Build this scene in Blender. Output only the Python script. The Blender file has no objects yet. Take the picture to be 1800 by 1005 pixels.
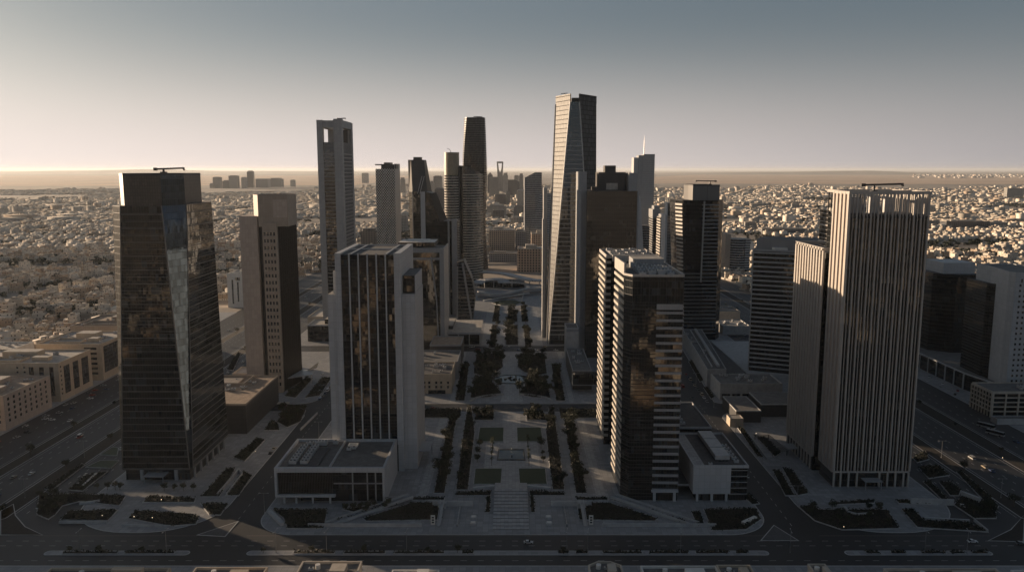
# Aerial view of a desert city's tower district at a low sun: everything is built here from code.
import bpy, math, random
import numpy as np
from mathutils import Vector

R = random.Random(7)
SC = bpy.context.scene
COL = SC.collection

# ---------------------------------------------------------------- camera
EYE = 180.0
FP = 1400.0
PITCH = math.atan(204.5 / FP)
CP, SP = math.cos(PITCH), math.sin(PITCH)
cam_data = bpy.data.cameras.new("camera")
cam_data.sensor_width = 36.0
cam_data.lens = 36.0 * FP / 1800.0
cam_data.clip_start = 1.0
cam_data.clip_end = 400000.0
cam = bpy.data.objects.new("camera", cam_data)
COL.objects.link(cam)
cam.location = (0, 0, EYE)
cam.rotation_euler = (math.pi / 2 - PITCH, 0, 0)
SC.camera = cam


def G(px, py, z=0.0):
    """where the photo's pixel meets the level z: a ground plan read off the photograph"""
    a = (px - 900) / FP
    b = (502.5 - py) / FP
    t = (z - EYE) / (-SP + b * CP)
    return (a * t, (CP + b * SP) * t)


def ZA(Y, py):
    b = (502.5 - py) / FP
    return EYE + Y * (-SP + b * CP) / (CP + b * SP)


def XA(px, Y, z=0.0):
    return (px - 900) / FP * (Y * CP - (z - EYE) * SP)


def lerp(a, b, t):
    return a + (b - a) * t


# ---------------------------------------------------------------- mesh helper
class MB:
    def __init__(s):
        s.v, s.f, s.m = [], [], []

    def poly(s, pts, m=0):
        i = len(s.v)
        s.v.extend(tuple(p) for p in pts)
        s.f.append(tuple(range(i, i + len(pts))))
        s.m.append(m)

    def face(s, idx, m=0):
        s.f.append(tuple(idx))
        s.m.append(m)

    def loft(s, pa, za, pb, zb, m=0, mt=None, bottom=False, top=True):
        n = len(pa)
        i = len(s.v)
        za = za if isinstance(za, (list, tuple)) else [za] * n
        zb = zb if isinstance(zb, (list, tuple)) else [zb] * n
        s.v.extend((p[0], p[1], z) for p, z in zip(pa, za))
        s.v.extend((p[0], p[1], z) for p, z in zip(pb, zb))
        for k in range(n):
            j = (k + 1) % n
            s.face((i + k, i + j, i + n + j, i + n + k), m)
        if top:
            s.face([i + n + k for k in range(n)], m if mt is None else mt)
        if bottom:
            s.face([i + k for k in reversed(range(n))], m)

    def prism(s, p, z0, z1, m=0, mt=None, bottom=False, top=True):
        s.loft(p, z0, p, z1, m, mt, bottom, top)

    def box(s, x0, x1, y0, y1, z0, z1, m=0, mt=None, bottom=True):
        s.prism([(x0, y0), (x1, y0), (x1, y1), (x0, y1)], z0, z1, m, mt, bottom)

    def ring(s, poly, d_out, d_in, z0, z1, m=0):
        """a hollow upstand following a convex outline"""
        a, b = offset(poly, d_out), offset(poly, d_in)
        n = len(poly)
        for k in range(n):
            j = (k + 1) % n
            for q in (((a[k], z0), (a[j], z0), (a[j], z1), (a[k], z1)), ((b[j], z0), (b[k], z0), (b[k], z1), (b[j], z1)),
                      ((a[k], z1), (a[j], z1), (b[j], z1), (b[k], z1)), ((b[k], z0), (b[j], z0), (a[j], z0), (a[k], z0))):
                s.poly([(p[0], p[1], z) for p, z in q], m)

    def strip(s, p, q, z0, z1, t, m=0, t0=-0.05, e=0.0):
        """a slab on the wall p->q (outside on its right hand), standing t proud"""
        dx, dy = q[0] - p[0], q[1] - p[1]
        L = math.hypot(dx, dy) or 1.0
        ux, uy = dx / L, dy / L
        nx, ny = uy, -ux
        p = (p[0] - ux * e, p[1] - uy * e)
        q = (q[0] + ux * e, q[1] + uy * e)
        s.prism([(p[0] + nx * t, p[1] + ny * t), (q[0] + nx * t, q[1] + ny * t), (q[0] + nx * t0, q[1] + ny * t0), (p[0] + nx * t0, p[1] + ny * t0)], z0, z1, m, None, True)

    def fins(s, p, q, z0, z1, n, w, d, m=0, ends=True, p1=None, q1=None):
        p1 = p1 or p
        q1 = q1 or q
        L = math.hypot(q[0] - p[0], q[1] - p[1])
        ux, uy = (q[0] - p[0]) / L, (q[1] - p[1]) / L
        nx, ny = uy, -ux
        for k in range(n + 1):
            if not ends and k in (0, n):
                continue
            t = k / n
            def quad(a, b):
                c = (lerp(a[0], b[0], t), lerp(a[1], b[1], t))
                return [(c[0] - ux * w / 2 + nx * d, c[1] - uy * w / 2 + ny * d), (c[0] + ux * w / 2 + nx * d, c[1] + uy * w / 2 + ny * d),
                        (c[0] + ux * w / 2 - nx * .05, c[1] + uy * w / 2 - ny * .05), (c[0] - ux * w / 2 - nx * .05, c[1] - uy * w / 2 - ny * .05)]
            s.loft(quad(p, q), z0, quad(p1, q1), z1, m, None, True)

    def beam(s, a, b, w, h, m=0):
        a, b = Vector(a), Vector(b)
        d = (b - a).normalized()
        side = d.cross(Vector((0, 0, 1)))
        if side.length < 1e-4:
            side = Vector((1, 0, 0))
        side.normalize()
        up = side.cross(d).normalized()
        i = len(s.v)
        for c in (a, b):
            for sx, sz in ((-1, -1), (1, -1), (1, 1), (-1, 1)):
                s.v.append(tuple(c + side * sx * w / 2 + up * sz * h / 2))
        for k in range(4):
            j = (k + 1) % 4
            s.face((i + k, i + 4 + k, i + 4 + j, i + j), m)
        s.face((i, i + 1, i + 2, i + 3), m)
        s.face((i + 7, i + 6, i + 5, i + 4), m)

    def cyl(s, x, y, z0, z1, r0, r1=None, n=10, m=0, cap=True):
        r1 = r0 if r1 is None else r1
        s.loft([(x + r0 * math.cos(2 * math.pi * k / n), y + r0 * math.sin(2 * math.pi * k / n)) for k in range(n)], z0,
               [(x + r1 * math.cos(2 * math.pi * k / n), y + r1 * math.sin(2 * math.pi * k / n)) for k in range(n)], z1, m, None, False, cap)

    def build(s, name, mats, parent=None, smooth=False):
        mats = mats if isinstance(mats, (list, tuple)) else [mats]
        org = np.array(parent.get("_o", (0, 0, 0)), dtype=float) if parent is not None else np.zeros(3)
        me = bpy.data.meshes.new(name)
        V = np.array(s.v, dtype=float).reshape(-1, 3)
        me.from_pydata([tuple(p) for p in (V - org)], [], s.f)
        for mt in mats:
            me.materials.append(mt)
        if len(mats) > 1:
            me.polygons.foreach_set("material_index", s.m)
        uv = me.uv_layers.new(name="UVMap")
        nl = len(me.loops)
        lv = np.empty(nl, dtype=np.int32)
        me.loops.foreach_get("vertex_index", lv)
        npol = len(me.polygons)
        nor = np.empty(npol * 3)
        me.polygons.foreach_get("normal", nor)
        nor = nor.reshape(-1, 3)
        tot = np.empty(npol, dtype=np.int32)
        me.polygons.foreach_get("loop_total", tot)
        ln = np.repeat(nor, tot, axis=0)
        P = V[lv]
        hx, hy = ln[:, 0], ln[:, 1]
        hl = np.hypot(hx, hy)
        hl[hl < 1e-6] = 1
        wall = np.abs(ln[:, 2]) < 0.75
        u = np.where(wall, (-hy * P[:, 0] + hx * P[:, 1]) / hl, P[:, 0])
        v = np.where(wall, P[:, 2], P[:, 1])
        uv.data.foreach_set("uv", np.stack([u, v], 1).astype(np.float32).ravel())
        if smooth:
            me.polygons.foreach_set("use_smooth", [True] * npol)
        me.update()
        o = bpy.data.objects.new(name, me)
        COL.objects.link(o)
        if parent is not None:
            o.parent = parent
        return o


def offset(poly, d):
    n = len(poly)
    out = []
    for k in range(n):
        a, b, c = poly[k - 1], poly[k], poly[(k + 1) % n]
        e1 = (b[0] - a[0], b[1] - a[1])
        e2 = (c[0] - b[0], c[1] - b[1])
        l1 = math.hypot(*e1) or 1
        l2 = math.hypot(*e2) or 1
        n1 = (e1[1] / l1, -e1[0] / l1)
        n2 = (e2[1] / l2, -e2[0] / l2)
        sx, sy = n1[0] + n2[0], n1[1] + n2[1]
        k2 = max(0.35, (1 + n1[0] * n2[0] + n1[1] * n2[1]))
        out.append((b[0] + sx * d / k2, b[1] + sy * d / k2))
    return out


def pl(pa, pb, t):
    return [(lerp(a[0], b[0], t), lerp(a[1], b[1], t)) for a, b in zip(pa, pb)]


def rect(x0, x1, y0, y1):
    return [(x0, y0), (x1, y0), (x1, y1), (x0, y1)]


def rot_rect(cx, cy, w, d, a):
    c, s = math.cos(a), math.sin(a)
    return [(cx + x * c - y * s, cy + x * s + y * c) for x, y in ((-w / 2, -d / 2), (w / 2, -d / 2), (w / 2, d / 2), (-w / 2, d / 2))]


def rounded(x0, x1, y0, y1, rs, n=10):
    """rectangle with its four corners (SW, SE, NE, NW) rounded"""
    out = []
    for (cx, cy, a0), r in zip(((x0, y0, 180), (x1, y0, 270), (x1, y1, 0), (x0, y1, 90)), rs):
        sx = 1 if cx == x0 else -1
        sy = 1 if cy == y0 else -1
        if r <= 0:
            out.append((cx, cy))
            continue
        for k in range(n + 1):
            a = math.radians(a0 + 90 * k / n)
            out.append((cx + sx * r + r * math.cos(a), cy + sy * r + r * math.sin(a)))
    return out


def thing(name, label, cat, base, group=None):
    o = bpy.data.objects.new(name, None)
    o.empty_display_size = 1
    COL.objects.link(o)
    b = tuple(base) if len(base) == 3 else (base[0], base[1], 0.0)
    o.location = b
    o["_o"] = b
    o["label"] = label
    o["category"] = cat
    if group:
        o["group"] = group
    return o


def tag(o, label, cat, group=None, kind=None):
    o["label"] = label
    o["category"] = cat
    if group:
        o["group"] = group
    if kind:
        o["kind"] = kind
    return o


def setting(o, kind="structure"):
    o["kind"] = kind
    return o


# ---------------------------------------------------------------- materials
class NT:
    def __init__(s, name):
        s.mat = bpy.data.materials.new(name)
        s.mat.use_nodes = True
        s.nt = s.mat.node_tree
        s.nt.nodes.clear()
        s.out = s.nt.nodes.new("ShaderNodeOutputMaterial")
        s.b = s.nt.nodes.new("ShaderNodeBsdfPrincipled")
        s.nt.links.new(s.b.outputs[0], s.out.inputs[0])

    def node(s, t, **kw):
        n = s.nt.nodes.new(t)
        for k, v in kw.items():
            setattr(n, k, v)
        return n

    def put(s, sock, v):
        if isinstance(v, bpy.types.NodeSocket):
            s.nt.links.new(v, sock)
        elif isinstance(v, (tuple, list)) and len(v) == 3 and sock.type == "RGBA":
            sock.default_value = (*v, 1)
        else:
            sock.default_value = v

    def m(s, op, a, b=0.0, c=0.0):
        n = s.node("ShaderNodeMath", operation=op)
        s.put(n.inputs[0], a)
        s.put(n.inputs[1], b)
        s.put(n.inputs[2], c)
        return n.outputs[0]

    def vm(s, op, a, b=(0, 0, 0)):
        n = s.node("ShaderNodeVectorMath", operation=op)
        s.put(n.inputs[0], a)
        if op == "SCALE":
            s.put(n.inputs[3], b)
        else:
            s.put(n.inputs[1], b)
        return n.outputs[0]

    def mix(s, f, a, b):
        n = s.node("ShaderNodeMix", data_type="RGBA")
        s.put(n.inputs[0], f)
        s.put(n.inputs[6], a)
        s.put(n.inputs[7], b)
        return n.outputs[2]

    def uv(s):
        n = s.node("ShaderNodeUVMap")
        sp = s.node("ShaderNodeSeparateXYZ")
        s.nt.links.new(n.outputs[0], sp.inputs[0])
        return n.outputs[0], sp.outputs[0], sp.outputs[1]

    def pos(s):
        return s.node("ShaderNodeNewGeometry").outputs["Position"]

    def obj(s):
        return s.node("ShaderNodeTexCoord").outputs["Object"]

    def noise(s, scale, detail=3.0, vec=None, rough=.55):
        n = s.node("ShaderNodeTexNoise")
        n.inputs["Scale"].default_value = scale
        n.inputs["Detail"].default_value = detail
        n.inputs["Roughness"].default_value = rough
        if vec is not None:
            s.nt.links.new(vec, n.inputs["Vector"])
        return n.outputs[0]

    def white(s, vec):
        n = s.node("ShaderNodeTexWhiteNoise", noise_dimensions="3D")
        s.nt.links.new(vec, n.inputs["Vector"])
        return n.outputs[0], n.outputs[1]

    def comb(s, x, y, z=0.0):
        n = s.node("ShaderNodeCombineXYZ")
        s.put(n.inputs[0], x)
        s.put(n.inputs[1], y)
        s.put(n.inputs[2], z)
        return n.outputs[0]

    def ramp(s, v, a, b):
        n = s.node("ShaderNodeMapRange", clamp=True)
        s.put(n.inputs[0], v)
        n.inputs[1].default_value = a
        n.inputs[2].default_value = b
        return n.outputs[0]

    def bump(s, h, st, dist=.1):
        n = s.node("ShaderNodeBump")
        n.inputs["Strength"].default_value = st
        n.inputs["Distance"].default_value = dist
        s.put(n.inputs["Height"], h)
        return n.outputs[0]

    def set(s, **kw):
        names = dict(col="Base Color", rough="Roughness", metal="Metallic", ior="IOR", spec="Specular IOR Level", normal="Normal",
                     emit="Emission Color", power="Emission Strength", coat="Coat Weight")
        for k, v in kw.items():
            s.put(s.b.inputs[names[k]], v)
        return s.mat


def less(n, a, t):
    return n.m("LESS_THAN", a, t)


def plain(name, col, rough=.6, metal=0.0, var=.12, scale=.3):
    n = NT(name)
    f = n.noise(scale, 4, n.obj())
    return n.set(col=n.mix(n.ramp(f, .3, .7), tuple(c * (1 - var) for c in col), tuple(min(1, c * (1 + var)) for c in col)), rough=rough, metal=metal)


def glass(name, base=(.018, .021, .025), ior=1.9, floor=3.8, bay=1.5, tilt=.005, mull=.06, mullc=(.05, .05, .05), span=0.0, spanc=(.06, .06, .06), rough=.04, blind=.06, wav=.012, metal=0.0):
    """curtain wall: each pane its own slight tilt and tint, thin mullions, optional opaque spandrel"""
    n = NT(name)
    _, u, v = n.uv()
    ub = n.m("DIVIDE", u, bay)
    vf = n.m("DIVIDE", v, floor)
    cell = n.comb(n.m("FLOOR", ub), n.m("FLOOR", vf))
    wv, wc = n.white(cell)
    row, _c = n.white(n.comb(n.m("FLOOR", n.m("DIVIDE", ub, 4.0)), n.m("FLOOR", vf), 7.0))
    geo = n.node("ShaderNodeNewGeometry")
    dn = n.vm("SCALE", n.vm("SUBTRACT", wc, (.5, .5, .5)), tilt * 2)
    nz = n.node("ShaderNodeTexNoise")
    nz.inputs["Scale"].default_value = .07
    nz.inputs["Detail"].default_value = 2
    n.nt.links.new(geo.outputs["Position"], nz.inputs["Vector"])
    dw = n.vm("SCALE", n.vm("SUBTRACT", nz.outputs[1], (.5, .5, .5)), wav * 2)
    nor = n.vm("NORMALIZE", n.vm("ADD", n.vm("ADD", geo.outputs["Normal"], dn), dw))
    c = n.mix(wv, tuple(x * .55 for x in base), tuple(x * 1.5 for x in base))
    c = n.mix(n.m("MULTIPLY", n.m("GREATER_THAN", row, 1 - blind * 3), n.m("GREATER_THAN", wv, .55)), c, tuple(x * 3.2 + .012 for x in base))
    fu = n.m("FRACT", ub)
    fv = n.m("FRACT", vf)
    opq = n.m("MAXIMUM", less(n, fu, mull / bay), less(n, fv, .16 / floor))
    c = n.mix(opq, c, mullc)
    if span > 0:
        sp = less(n, fv, span)
        c = n.mix(sp, c, spanc)
        opq = n.m("MAXIMUM", opq, sp)
    return n.set(col=c, rough=n.m("MULTIPLY_ADD", opq, .45, rough), ior=ior, normal=nor, metal=metal)


def panel(name, col, pu=1.5, pv=3.8, joint=.05, var=.10, rough=.6, metal=0.0, stain=.12, dark=.55):
    n = NT(name)
    uvv, u, v = n.uv()
    ub, vb = n.m("DIVIDE", u, pu), n.m("DIVIDE", v, pv)
    w, _ = n.white(n.comb(n.m("FLOOR", ub), n.m("FLOOR", vb), 3.0))
    c = n.mix(w, tuple(x * (1 - var) for x in col), tuple(min(1, x * (1 + var)) for x in col))
    st = n.ramp(n.noise(.12, 5, n.pos(), .65), .35, .75)
    c = n.mix(n.m("MULTIPLY", st, stain * 2), c, tuple(x * .6 for x in col))
    j = n.m("MAXIMUM", less(n, n.m("FRACT", ub), joint / pu), less(n, n.m("FRACT", vb), joint / pv))
    c = n.mix(j, c, tuple(x * dark for x in col))
    return n.set(col=c, rough=rough, metal=metal, normal=n.bump(n.m("SUBTRACT", 1.0, j), .25, .03))


def windowed(name, wall, bay=3.2, floor=3.6, ww=.5, wh=.5, glassc=(.02, .023, .028), var=.1, rand=False, island=False, rough=.7, off=.25):
    """masonry wall with a regular grid of recessed-looking panes, for far buildings"""
    n = NT(name)
    _, u, v = n.uv()
    ub, vb = n.m("DIVIDE", u, bay), n.m("DIVIDE", v, floor)
    fu, fv = n.m("FRACT", ub), n.m("FRACT", vb)
    wv, wc = n.white(n.comb(n.m("FLOOR", ub), n.m("FLOOR", vb), 1.0))
    win = n.m("MULTIPLY", n.m("MULTIPLY", n.m("GREATER_THAN", fu, (1 - ww) / 2), less(n, fu, (1 + ww) / 2)),
              n.m("MULTIPLY", n.m("GREATER_THAN", fv, off), less(n, fv, off + wh)))
    geo = n.node("ShaderNodeNewGeometry")
    up = n.node("ShaderNodeSeparateXYZ")
    n.nt.links.new(geo.outputs["Normal"], up.inputs[0])
    win = n.m("MULTIPLY", win, less(n, n.m("ABSOLUTE", up.outputs[2]), .5))
    if rand or island:
        rnd = geo.outputs["Random Per Island"] if island else n.node("ShaderNodeObjectInfo").outputs["Random"]
        r2, rc = n.white(n.comb(rnd, n.m("MULTIPLY", rnd, 7.3), 2.0))
        c = n.mix(r2, tuple(x * .48 for x in wall), tuple(min(.8, x * 1.28) for x in wall))
        warm = n.m("GREATER_THAN", n.m("FRACT", n.m("MULTIPLY", rnd, 37.7)), .72)
        c = n.mix(n.m("MULTIPLY", warm, .8), c, (.36, .255, .17))
        win = n.m("MULTIPLY", win, n.m("GREATER_THAN", wv, .35))
    else:
        c = n.mix(n.noise(.15, 4, geo.outputs["Position"]), tuple(x * (1 - var) for x in wall), tuple(min(1, x * (1 + var)) for x in wall))
    st = n.ramp(n.noise(.09, 5, geo.outputs["Position"], .7), .45, .75)
    c = n.mix(n.m("MULTIPLY", st, .22), c, tuple(x * .5 for x in wall))
    roof = n.m("GREATER_THAN", up.outputs[2], .6)
    c = n.mix(n.m("MULTIPLY", roof, n.m("MULTIPLY", n.ramp(n.noise(.22, 4, geo.outputs["Position"]), .35, .65), .5)), c, tuple(x * .78 for x in wall))
    c = n.mix(win, c, glassc)
    return n.set(col=c, rough=n.m("MULTIPLY_ADD", win, .1 - rough, rough))


def banded(name, wall, floor=3.8, frac=.42, glassc=(.016, .018, .022), bay=0.0, rough=.55, ior=1.7, gw=.12):
    """storeys of opaque band and ribbon glass, for towers too far to show more"""
    n = NT(name)
    _, u, v = n.uv()
    fv = n.m("FRACT", n.m("DIVIDE", v, floor))
    b = less(n, fv, frac)
    if bay:
        b = n.m("MAXIMUM", b, less(n, n.m("FRACT", n.m("DIVIDE", u, bay)), gw))
    w, _ = n.white(n.comb(n.m("FLOOR", n.m("DIVIDE", u, 1.5)), n.m("FLOOR", n.m("DIVIDE", v, floor))))
    g = n.mix(w, tuple(x * .6 for x in glassc), tuple(x * 1.6 for x in glassc))
    st = n.noise(.1, 4, n.pos())
    c = n.mix(b, g, n.mix(st, tuple(x * .85 for x in wall), tuple(min(1, x * 1.1) for x in wall)))
    return n.set(col=c, rough=n.m("MULTIPLY_ADD", b, rough - .06, .06), ior=ior, normal=n.bump(b, .5, .25))


def roofing(name, col=(.2, .195, .185), sc=.25):
    n = NT(name)
    p = n.pos()
    a = n.ramp(n.noise(sc, 6, p, .65), .35, .68)
    c = n.mix(a, tuple(x * .7 for x in col), tuple(x * 1.2 for x in col))
    uvv, u, v = n.uv()
    seam = n.m("MAXIMUM", less(n, n.m("FRACT", n.m("DIVIDE", u, 4.0)), .02), less(n, n.m("FRACT", n.m("DIVIDE", v, 6.0)), .015))
    c = n.mix(seam, c, tuple(x * .6 for x in col))
    c = n.mix(n.m("MULTIPLY", n.ramp(n.noise(2.2, 2, p), .6, .72), .35), c, tuple(x * .45 for x in col))
    return n.set(col=c, rough=.85)


def asphalt(name, col=(.042, .044, .047)):
    n = NT(name)
    p = n.pos()
    c = n.mix(n.ramp(n.noise(.03, 6, p, .6), .3, .7), tuple(x * .72 for x in col), tuple(x * 1.3 for x in col))
    st = n.node("ShaderNodeVectorMath", operation="MULTIPLY")
    n.nt.links.new(p, st.inputs[0])
    st.inputs[1].default_value = (.9, .02, .5)
    c = n.mix(n.m("MULTIPLY", n.ramp(n.noise(1.0, 2, st.outputs[0]), .5, .75), .45), c, tuple(x * .55 for x in col))
    c = n.mix(n.m("MULTIPLY", n.ramp(n.noise(.4, 4, p), .62, .7), .3), c, tuple(x * 1.7 for x in col))
    return n.set(col=c, rough=.62, normal=n.bump(n.noise(3, 3, p), .15, .03))


def paving(name, col=(.26, .265, .272), pu=3.0, pv=3.0, joint=.14, var=.18):
    n = NT(name)
    p = n.pos()
    _, u, v = n.uv()
    ub, vb = n.m("DIVIDE", u, pu), n.m("DIVIDE", v, pv)
    w, _c = n.white(n.comb(n.m("FLOOR", ub), n.m("FLOOR", vb), 5.0))
    big, _c = n.white(n.comb(n.m("FLOOR", n.m("DIVIDE", ub, 5.0)), n.m("FLOOR", n.m("DIVIDE", vb, 4.0)), 9.0))
    c = n.mix(w, tuple(x * (1 - var) for x in col), tuple(x * (1 + var) for x in col))
    c = n.mix(n.m("MULTIPLY", big, .35), c, tuple(x * .7 for x in col))
    c = n.mix(n.m("MULTIPLY", n.ramp(n.noise(.05, 5, p, .65), .4, .7), .4), c, tuple(x * .65 for x in col))
    j = n.m("MAXIMUM", less(n, n.m("FRACT", ub), joint / pu), less(n, n.m("FRACT", vb), joint / pv))
    c = n.mix(n.m("MULTIPLY", j, .7), c, tuple(x * .5 for x in col))
    return n.set(col=c, rough=.7)


def leafy(name, a, b, rand=True):
    n = NT(name)
    p = n.pos()
    f = n.ramp(n.noise(.45, 3, p), .3, .7)
    c = n.mix(f, a, b)
    geo = n.node("ShaderNodeNewGeometry")
    c = n.mix(n.m("MULTIPLY", geo.outputs["Random Per Island"], .6), c, tuple(x * .5 for x in a))
    if rand:
        r = n.node("ShaderNodeObjectInfo").outputs["Random"]
        c = n.mix(n.m("MULTIPLY", r, .5), c, (b[0] * 1.15, b[1] * .95, b[2] * .7))
    return n.set(col=c, rough=.75)


def glow(name, col, power):
    n = NT(name)
    return n.set(col=col, emit=col, power=power, rough=.5)


M = {}
M["glass_dark"] = glass("dark_glass", (.010, .012, .013), 1.55)
M["glass_plain"] = glass("smooth_glass", (.009, .011, .013), 1.6, floor=4, bay=1.6, tilt=.007, mull=.05, mullc=(.03, .03, .032))
M["glass_bronze"] = glass("bronze_glass", (.02, .018, .015), 1.85, floor=3.8, bay=1.8, tilt=.006, wav=.02, mullc=(.03, .026, .022))
M["glass_sky_tint"] = glass("sky_tinted_glass", (.055, .075, .098), 1.7, floor=3.8, bay=1.5, tilt=.005, mullc=(.05, .06, .07), metal=.9, blind=0)  # blue of the reflected sky put into the glass colour
M["glass_panel"] = glass("silver_glass", (.062, .063, .065), 1.5, floor=4.6, bay=1.5, tilt=.004, mull=.12, mullc=(.045, .044, .042), rough=.5, blind=0.0, span=.13, spanc=(.03, .03, .03))
M["glass_panel"].node_tree.nodes["Principled BSDF"].inputs["Specular IOR Level"].default_value = .15
M["glass_pane"] = glass("window_glass", (.02, .022, .026), 1.8, floor=3.4, bay=1.2, tilt=.012, mull=.08, mullc=(.05, .05, .05), blind=.12)
M["white_panel"] = panel("white_stone_panel", (.42, .427, .438), 3.0, 3.8, .16, .06, dark=.72)
M["grey_panel"] = panel("grey_metal_panel", (.29, .296, .305), 1.4, 3.8, .05, .06, .45)
M["dark_panel"] = panel("charcoal_panel", (.045, .045, .046), 1.5, 3.8, .05, .12, .5)
M["brown_panel"] = panel("brown_stone_panel", (.42, .35, .30), 2.2, 3.6, .06, .07)
M["beige_panel"] = panel("beige_stone_panel", (.33, .275, .225), 2.0, 3.4, .05, .07)
M["sand_panel"] = panel("sand_stone_panel", (.46, .38, .29), 1.6, 3.4, .05, .07)
M["cream"] = plain("cream_render", (.46, .4, .33), .8, var=.15)
M["white"] = plain("white_render", (.62, .6, .56), .75, var=.1)
M["metal"] = plain("brushed_metal", (.33, .33, .335), .38, .7)
M["pale_metal"] = plain("pale_metal", (.4, .4, .4), .45, .2)
M["frame_stone"] = panel("frame_stone", (.31, .318, .325), 3.0, 3.8, .14, .06, dark=.72)
M["band_stone"] = panel("band_stone", (.36, .37, .38), 3, 30, .1, .06)
M["ledge"] = panel("ledge_metal", (.1, .1, .1), 3, 30, .04, .1, .4)
M["fin_stone"] = panel("warm_fin_stone", (.41, .38, .35), 1.2, 3.8, .05, .06)
M["dark_metal"] = plain("dark_metal", (.035, .035, .037), .45, .4)
M["concrete"] = plain("concrete", (.36, .36, .358), .8, var=.18)
M["roof"] = roofing("grey_roof", (.14, .138, .135))
M["roof_pale"] = roofing("pale_roof", (.4, .37, .33))
M["roof_dark"] = roofing("dark_roof", (.09, .09, .092))
M["roof_tan"] = roofing("tan_roof", (.33, .25, .185))
M["asphalt"] = asphalt("asphalt", (.022, .024, .027))
M["paving"] = paving("grey_paving")
M["paving_pale"] = paving("pale_paving", (.36, .363, .366), 2.0, 2.0)
M["paving_dark"] = paving("worn_paving", (.085, .086, .088))
M["kerb"] = plain("kerb_concrete", (.42, .42, .415), .8)
M["paint"] = plain("road_paint", (.45, .45, .44), .6, var=.3, scale=.8)
M["soil"] = plain("soil", (.026, .022, .018), .95, var=.35, scale=.6)
M["leaf"] = leafy("tree_leaves", (.013, .019, .010), (.03, .04, .018))
M["palm_leaf"] = leafy("palm_leaves", (.03, .042, .02), (.065, .08, .035))
M["shrub"] = leafy("shrub_leaves", (.009, .013, .008), (.02, .026, .013))
M["grass"] = leafy("lawn_grass", (.022, .04, .014), (.04, .062, .02), False)
M["bark"] = plain("bark", (.11, .085, .062), .9, var=.3, scale=3)
M["water"] = NT("pool_water").set(col=(.02, .03, .035), rough=.06, ior=1.33)
M["rubber"] = plain("tyre_rubber", (.02, .02, .02), .8)
M["car_glass"] = NT("car_glass").set(col=(.012, .014, .016), rough=.05, ior=1.6)
M["lamp"] = glow("lamp_lens", (1, .82, .58), 1.6)
M["house_wall"] = windowed("house_render", (.6, .535, .45), 3.4, 3.4, .34, .42, rand=True)
M["house_stuff"] = windowed("far_house_render", (.6, .535, .45), 4.2, 3.6, .34, .42, island=True)
for _k, _c in dict(white=(.7, .7, .7), silver=(.38, .385, .39), black=(.02, .02, .022), grey=(.12, .125, .13), red=(.3, .03, .025), sand=(.4, .34, .26), blue=(.04, .07, .16)).items():
    M["car_" + _k] = NT("car_paint_" + _k).set(col=_c, rough=.28, coat=.6)
# ---------------------------------------------------------------- shared building pieces
def parapet_roof(T, poly, z, h=1.2, mr="roof", mp="grey_panel", t=.5):
    a = MB()
    a.prism(offset(poly, -t), z - .3, z + .05, 0)
    a.build("roof_deck", M[mr], T)
    b = MB()
    b.ring(poly, .06, -t, z - .4, z + h)
    b.build("parapet", M[mp], T)


def roof_units(T, spots, z, rnd, name="air_unit"):
    for (x, y, w, d, h) in spots:
        m = MB()
        m.box(x - w / 2, x + w / 2, y - d / 2, y + d / 2, z + .25, z + h, 0)
        m.box(x - w / 2 + .1, x + w / 2 - .1, y - d / 2 + .1, y + d / 2 - .1, z - .05, z + .3, 1)
        k = max(1, int(w / 1.6))
        for i in range(k):
            m.cyl(x - w / 2 + (i + .5) * w / k, y, z + h, z + h + .25, min(.6, d * .32), n=10, m=1)
        m.build(name, [M["pale_metal"], M["dark_metal"]], T)


def crane(T, x, y, z, L, ang, h=4.5):
    m = MB()
    m.box(x - 1.6, x + 1.6, y - 1.3, y + 1.3, z, z + 1.4, 0)
    m.cyl(x, y, z + 1.3, z + h, .7, .6, 8)
    c = m.build("maintenance_crane", M["dark_metal"], T)
    m = MB()
    dx, dy = math.cos(ang), math.sin(ang)
    m.beam((x - dx * L * .3, y - dy * L * .3, z + h), (x + dx * L * .7, y + dy * L * .7, z + h + .6), .9, 1.0)
    m.beam((x - dx * L * .32, y - dy * L * .32, z + h), (x - dx * L * .22, y - dy * L * .22, z + h), 2.0, 1.7)
    m.beam((x + dx * L * .66, y + dy * L * .66, z + h + .6), (x + dx * L * .7, y + dy * L * .7, z + h - .6), 1.6, .7)
    o = m.build("boom", M["dark_metal"], T)
    o.parent = c


def window_grid(T, p, q, us, zs, w, h, mat="glass_pane", inset=.08, name="window"):
    """each window is an object of its own, sharing one mesh: frame box with its pane, set into the wall p->q"""
    L = math.hypot(q[0] - p[0], q[1] - p[1])
    ux, uy = (q[0] - p[0]) / L, (q[1] - p[1]) / L
    first = None
    org = T["_o"]
    for z in zs:
        for u in us:
            x, y = p[0] + ux * u, p[1] + uy * u
            if first is None:
                m = MB()
                a = (x - ux * w / 2, y - uy * w / 2)
                b = (x + ux * w / 2, y + uy * w / 2)
                m.strip(a, b, z, z + h, inset, 0, -.1)
                m.strip(a, b, z - .18, z, inset + .18, 1, -.1, .1)
                first = m.build(name, [M[mat], M["kerb"]], T)
                fx, fy, fz = x, y, z
            else:
                c = first.copy()
                COL.objects.link(c)
                c.parent = T
                c.location = (x - fx, y - fy, z - fz)


def canopy(T, poly, z, t=.5, mat="pale_metal", posts=()):
    m = MB()
    m.prism(poly, z, z + t, 0, None, True)
    o = m.build("entrance_canopy", M[mat], T)
    for (x, y) in posts:
        m = MB()
        m.cyl(x, y, 0, z, .25, n=8)
        c = m.build("canopy_post", M[mat], T)
        c.parent = T


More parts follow.
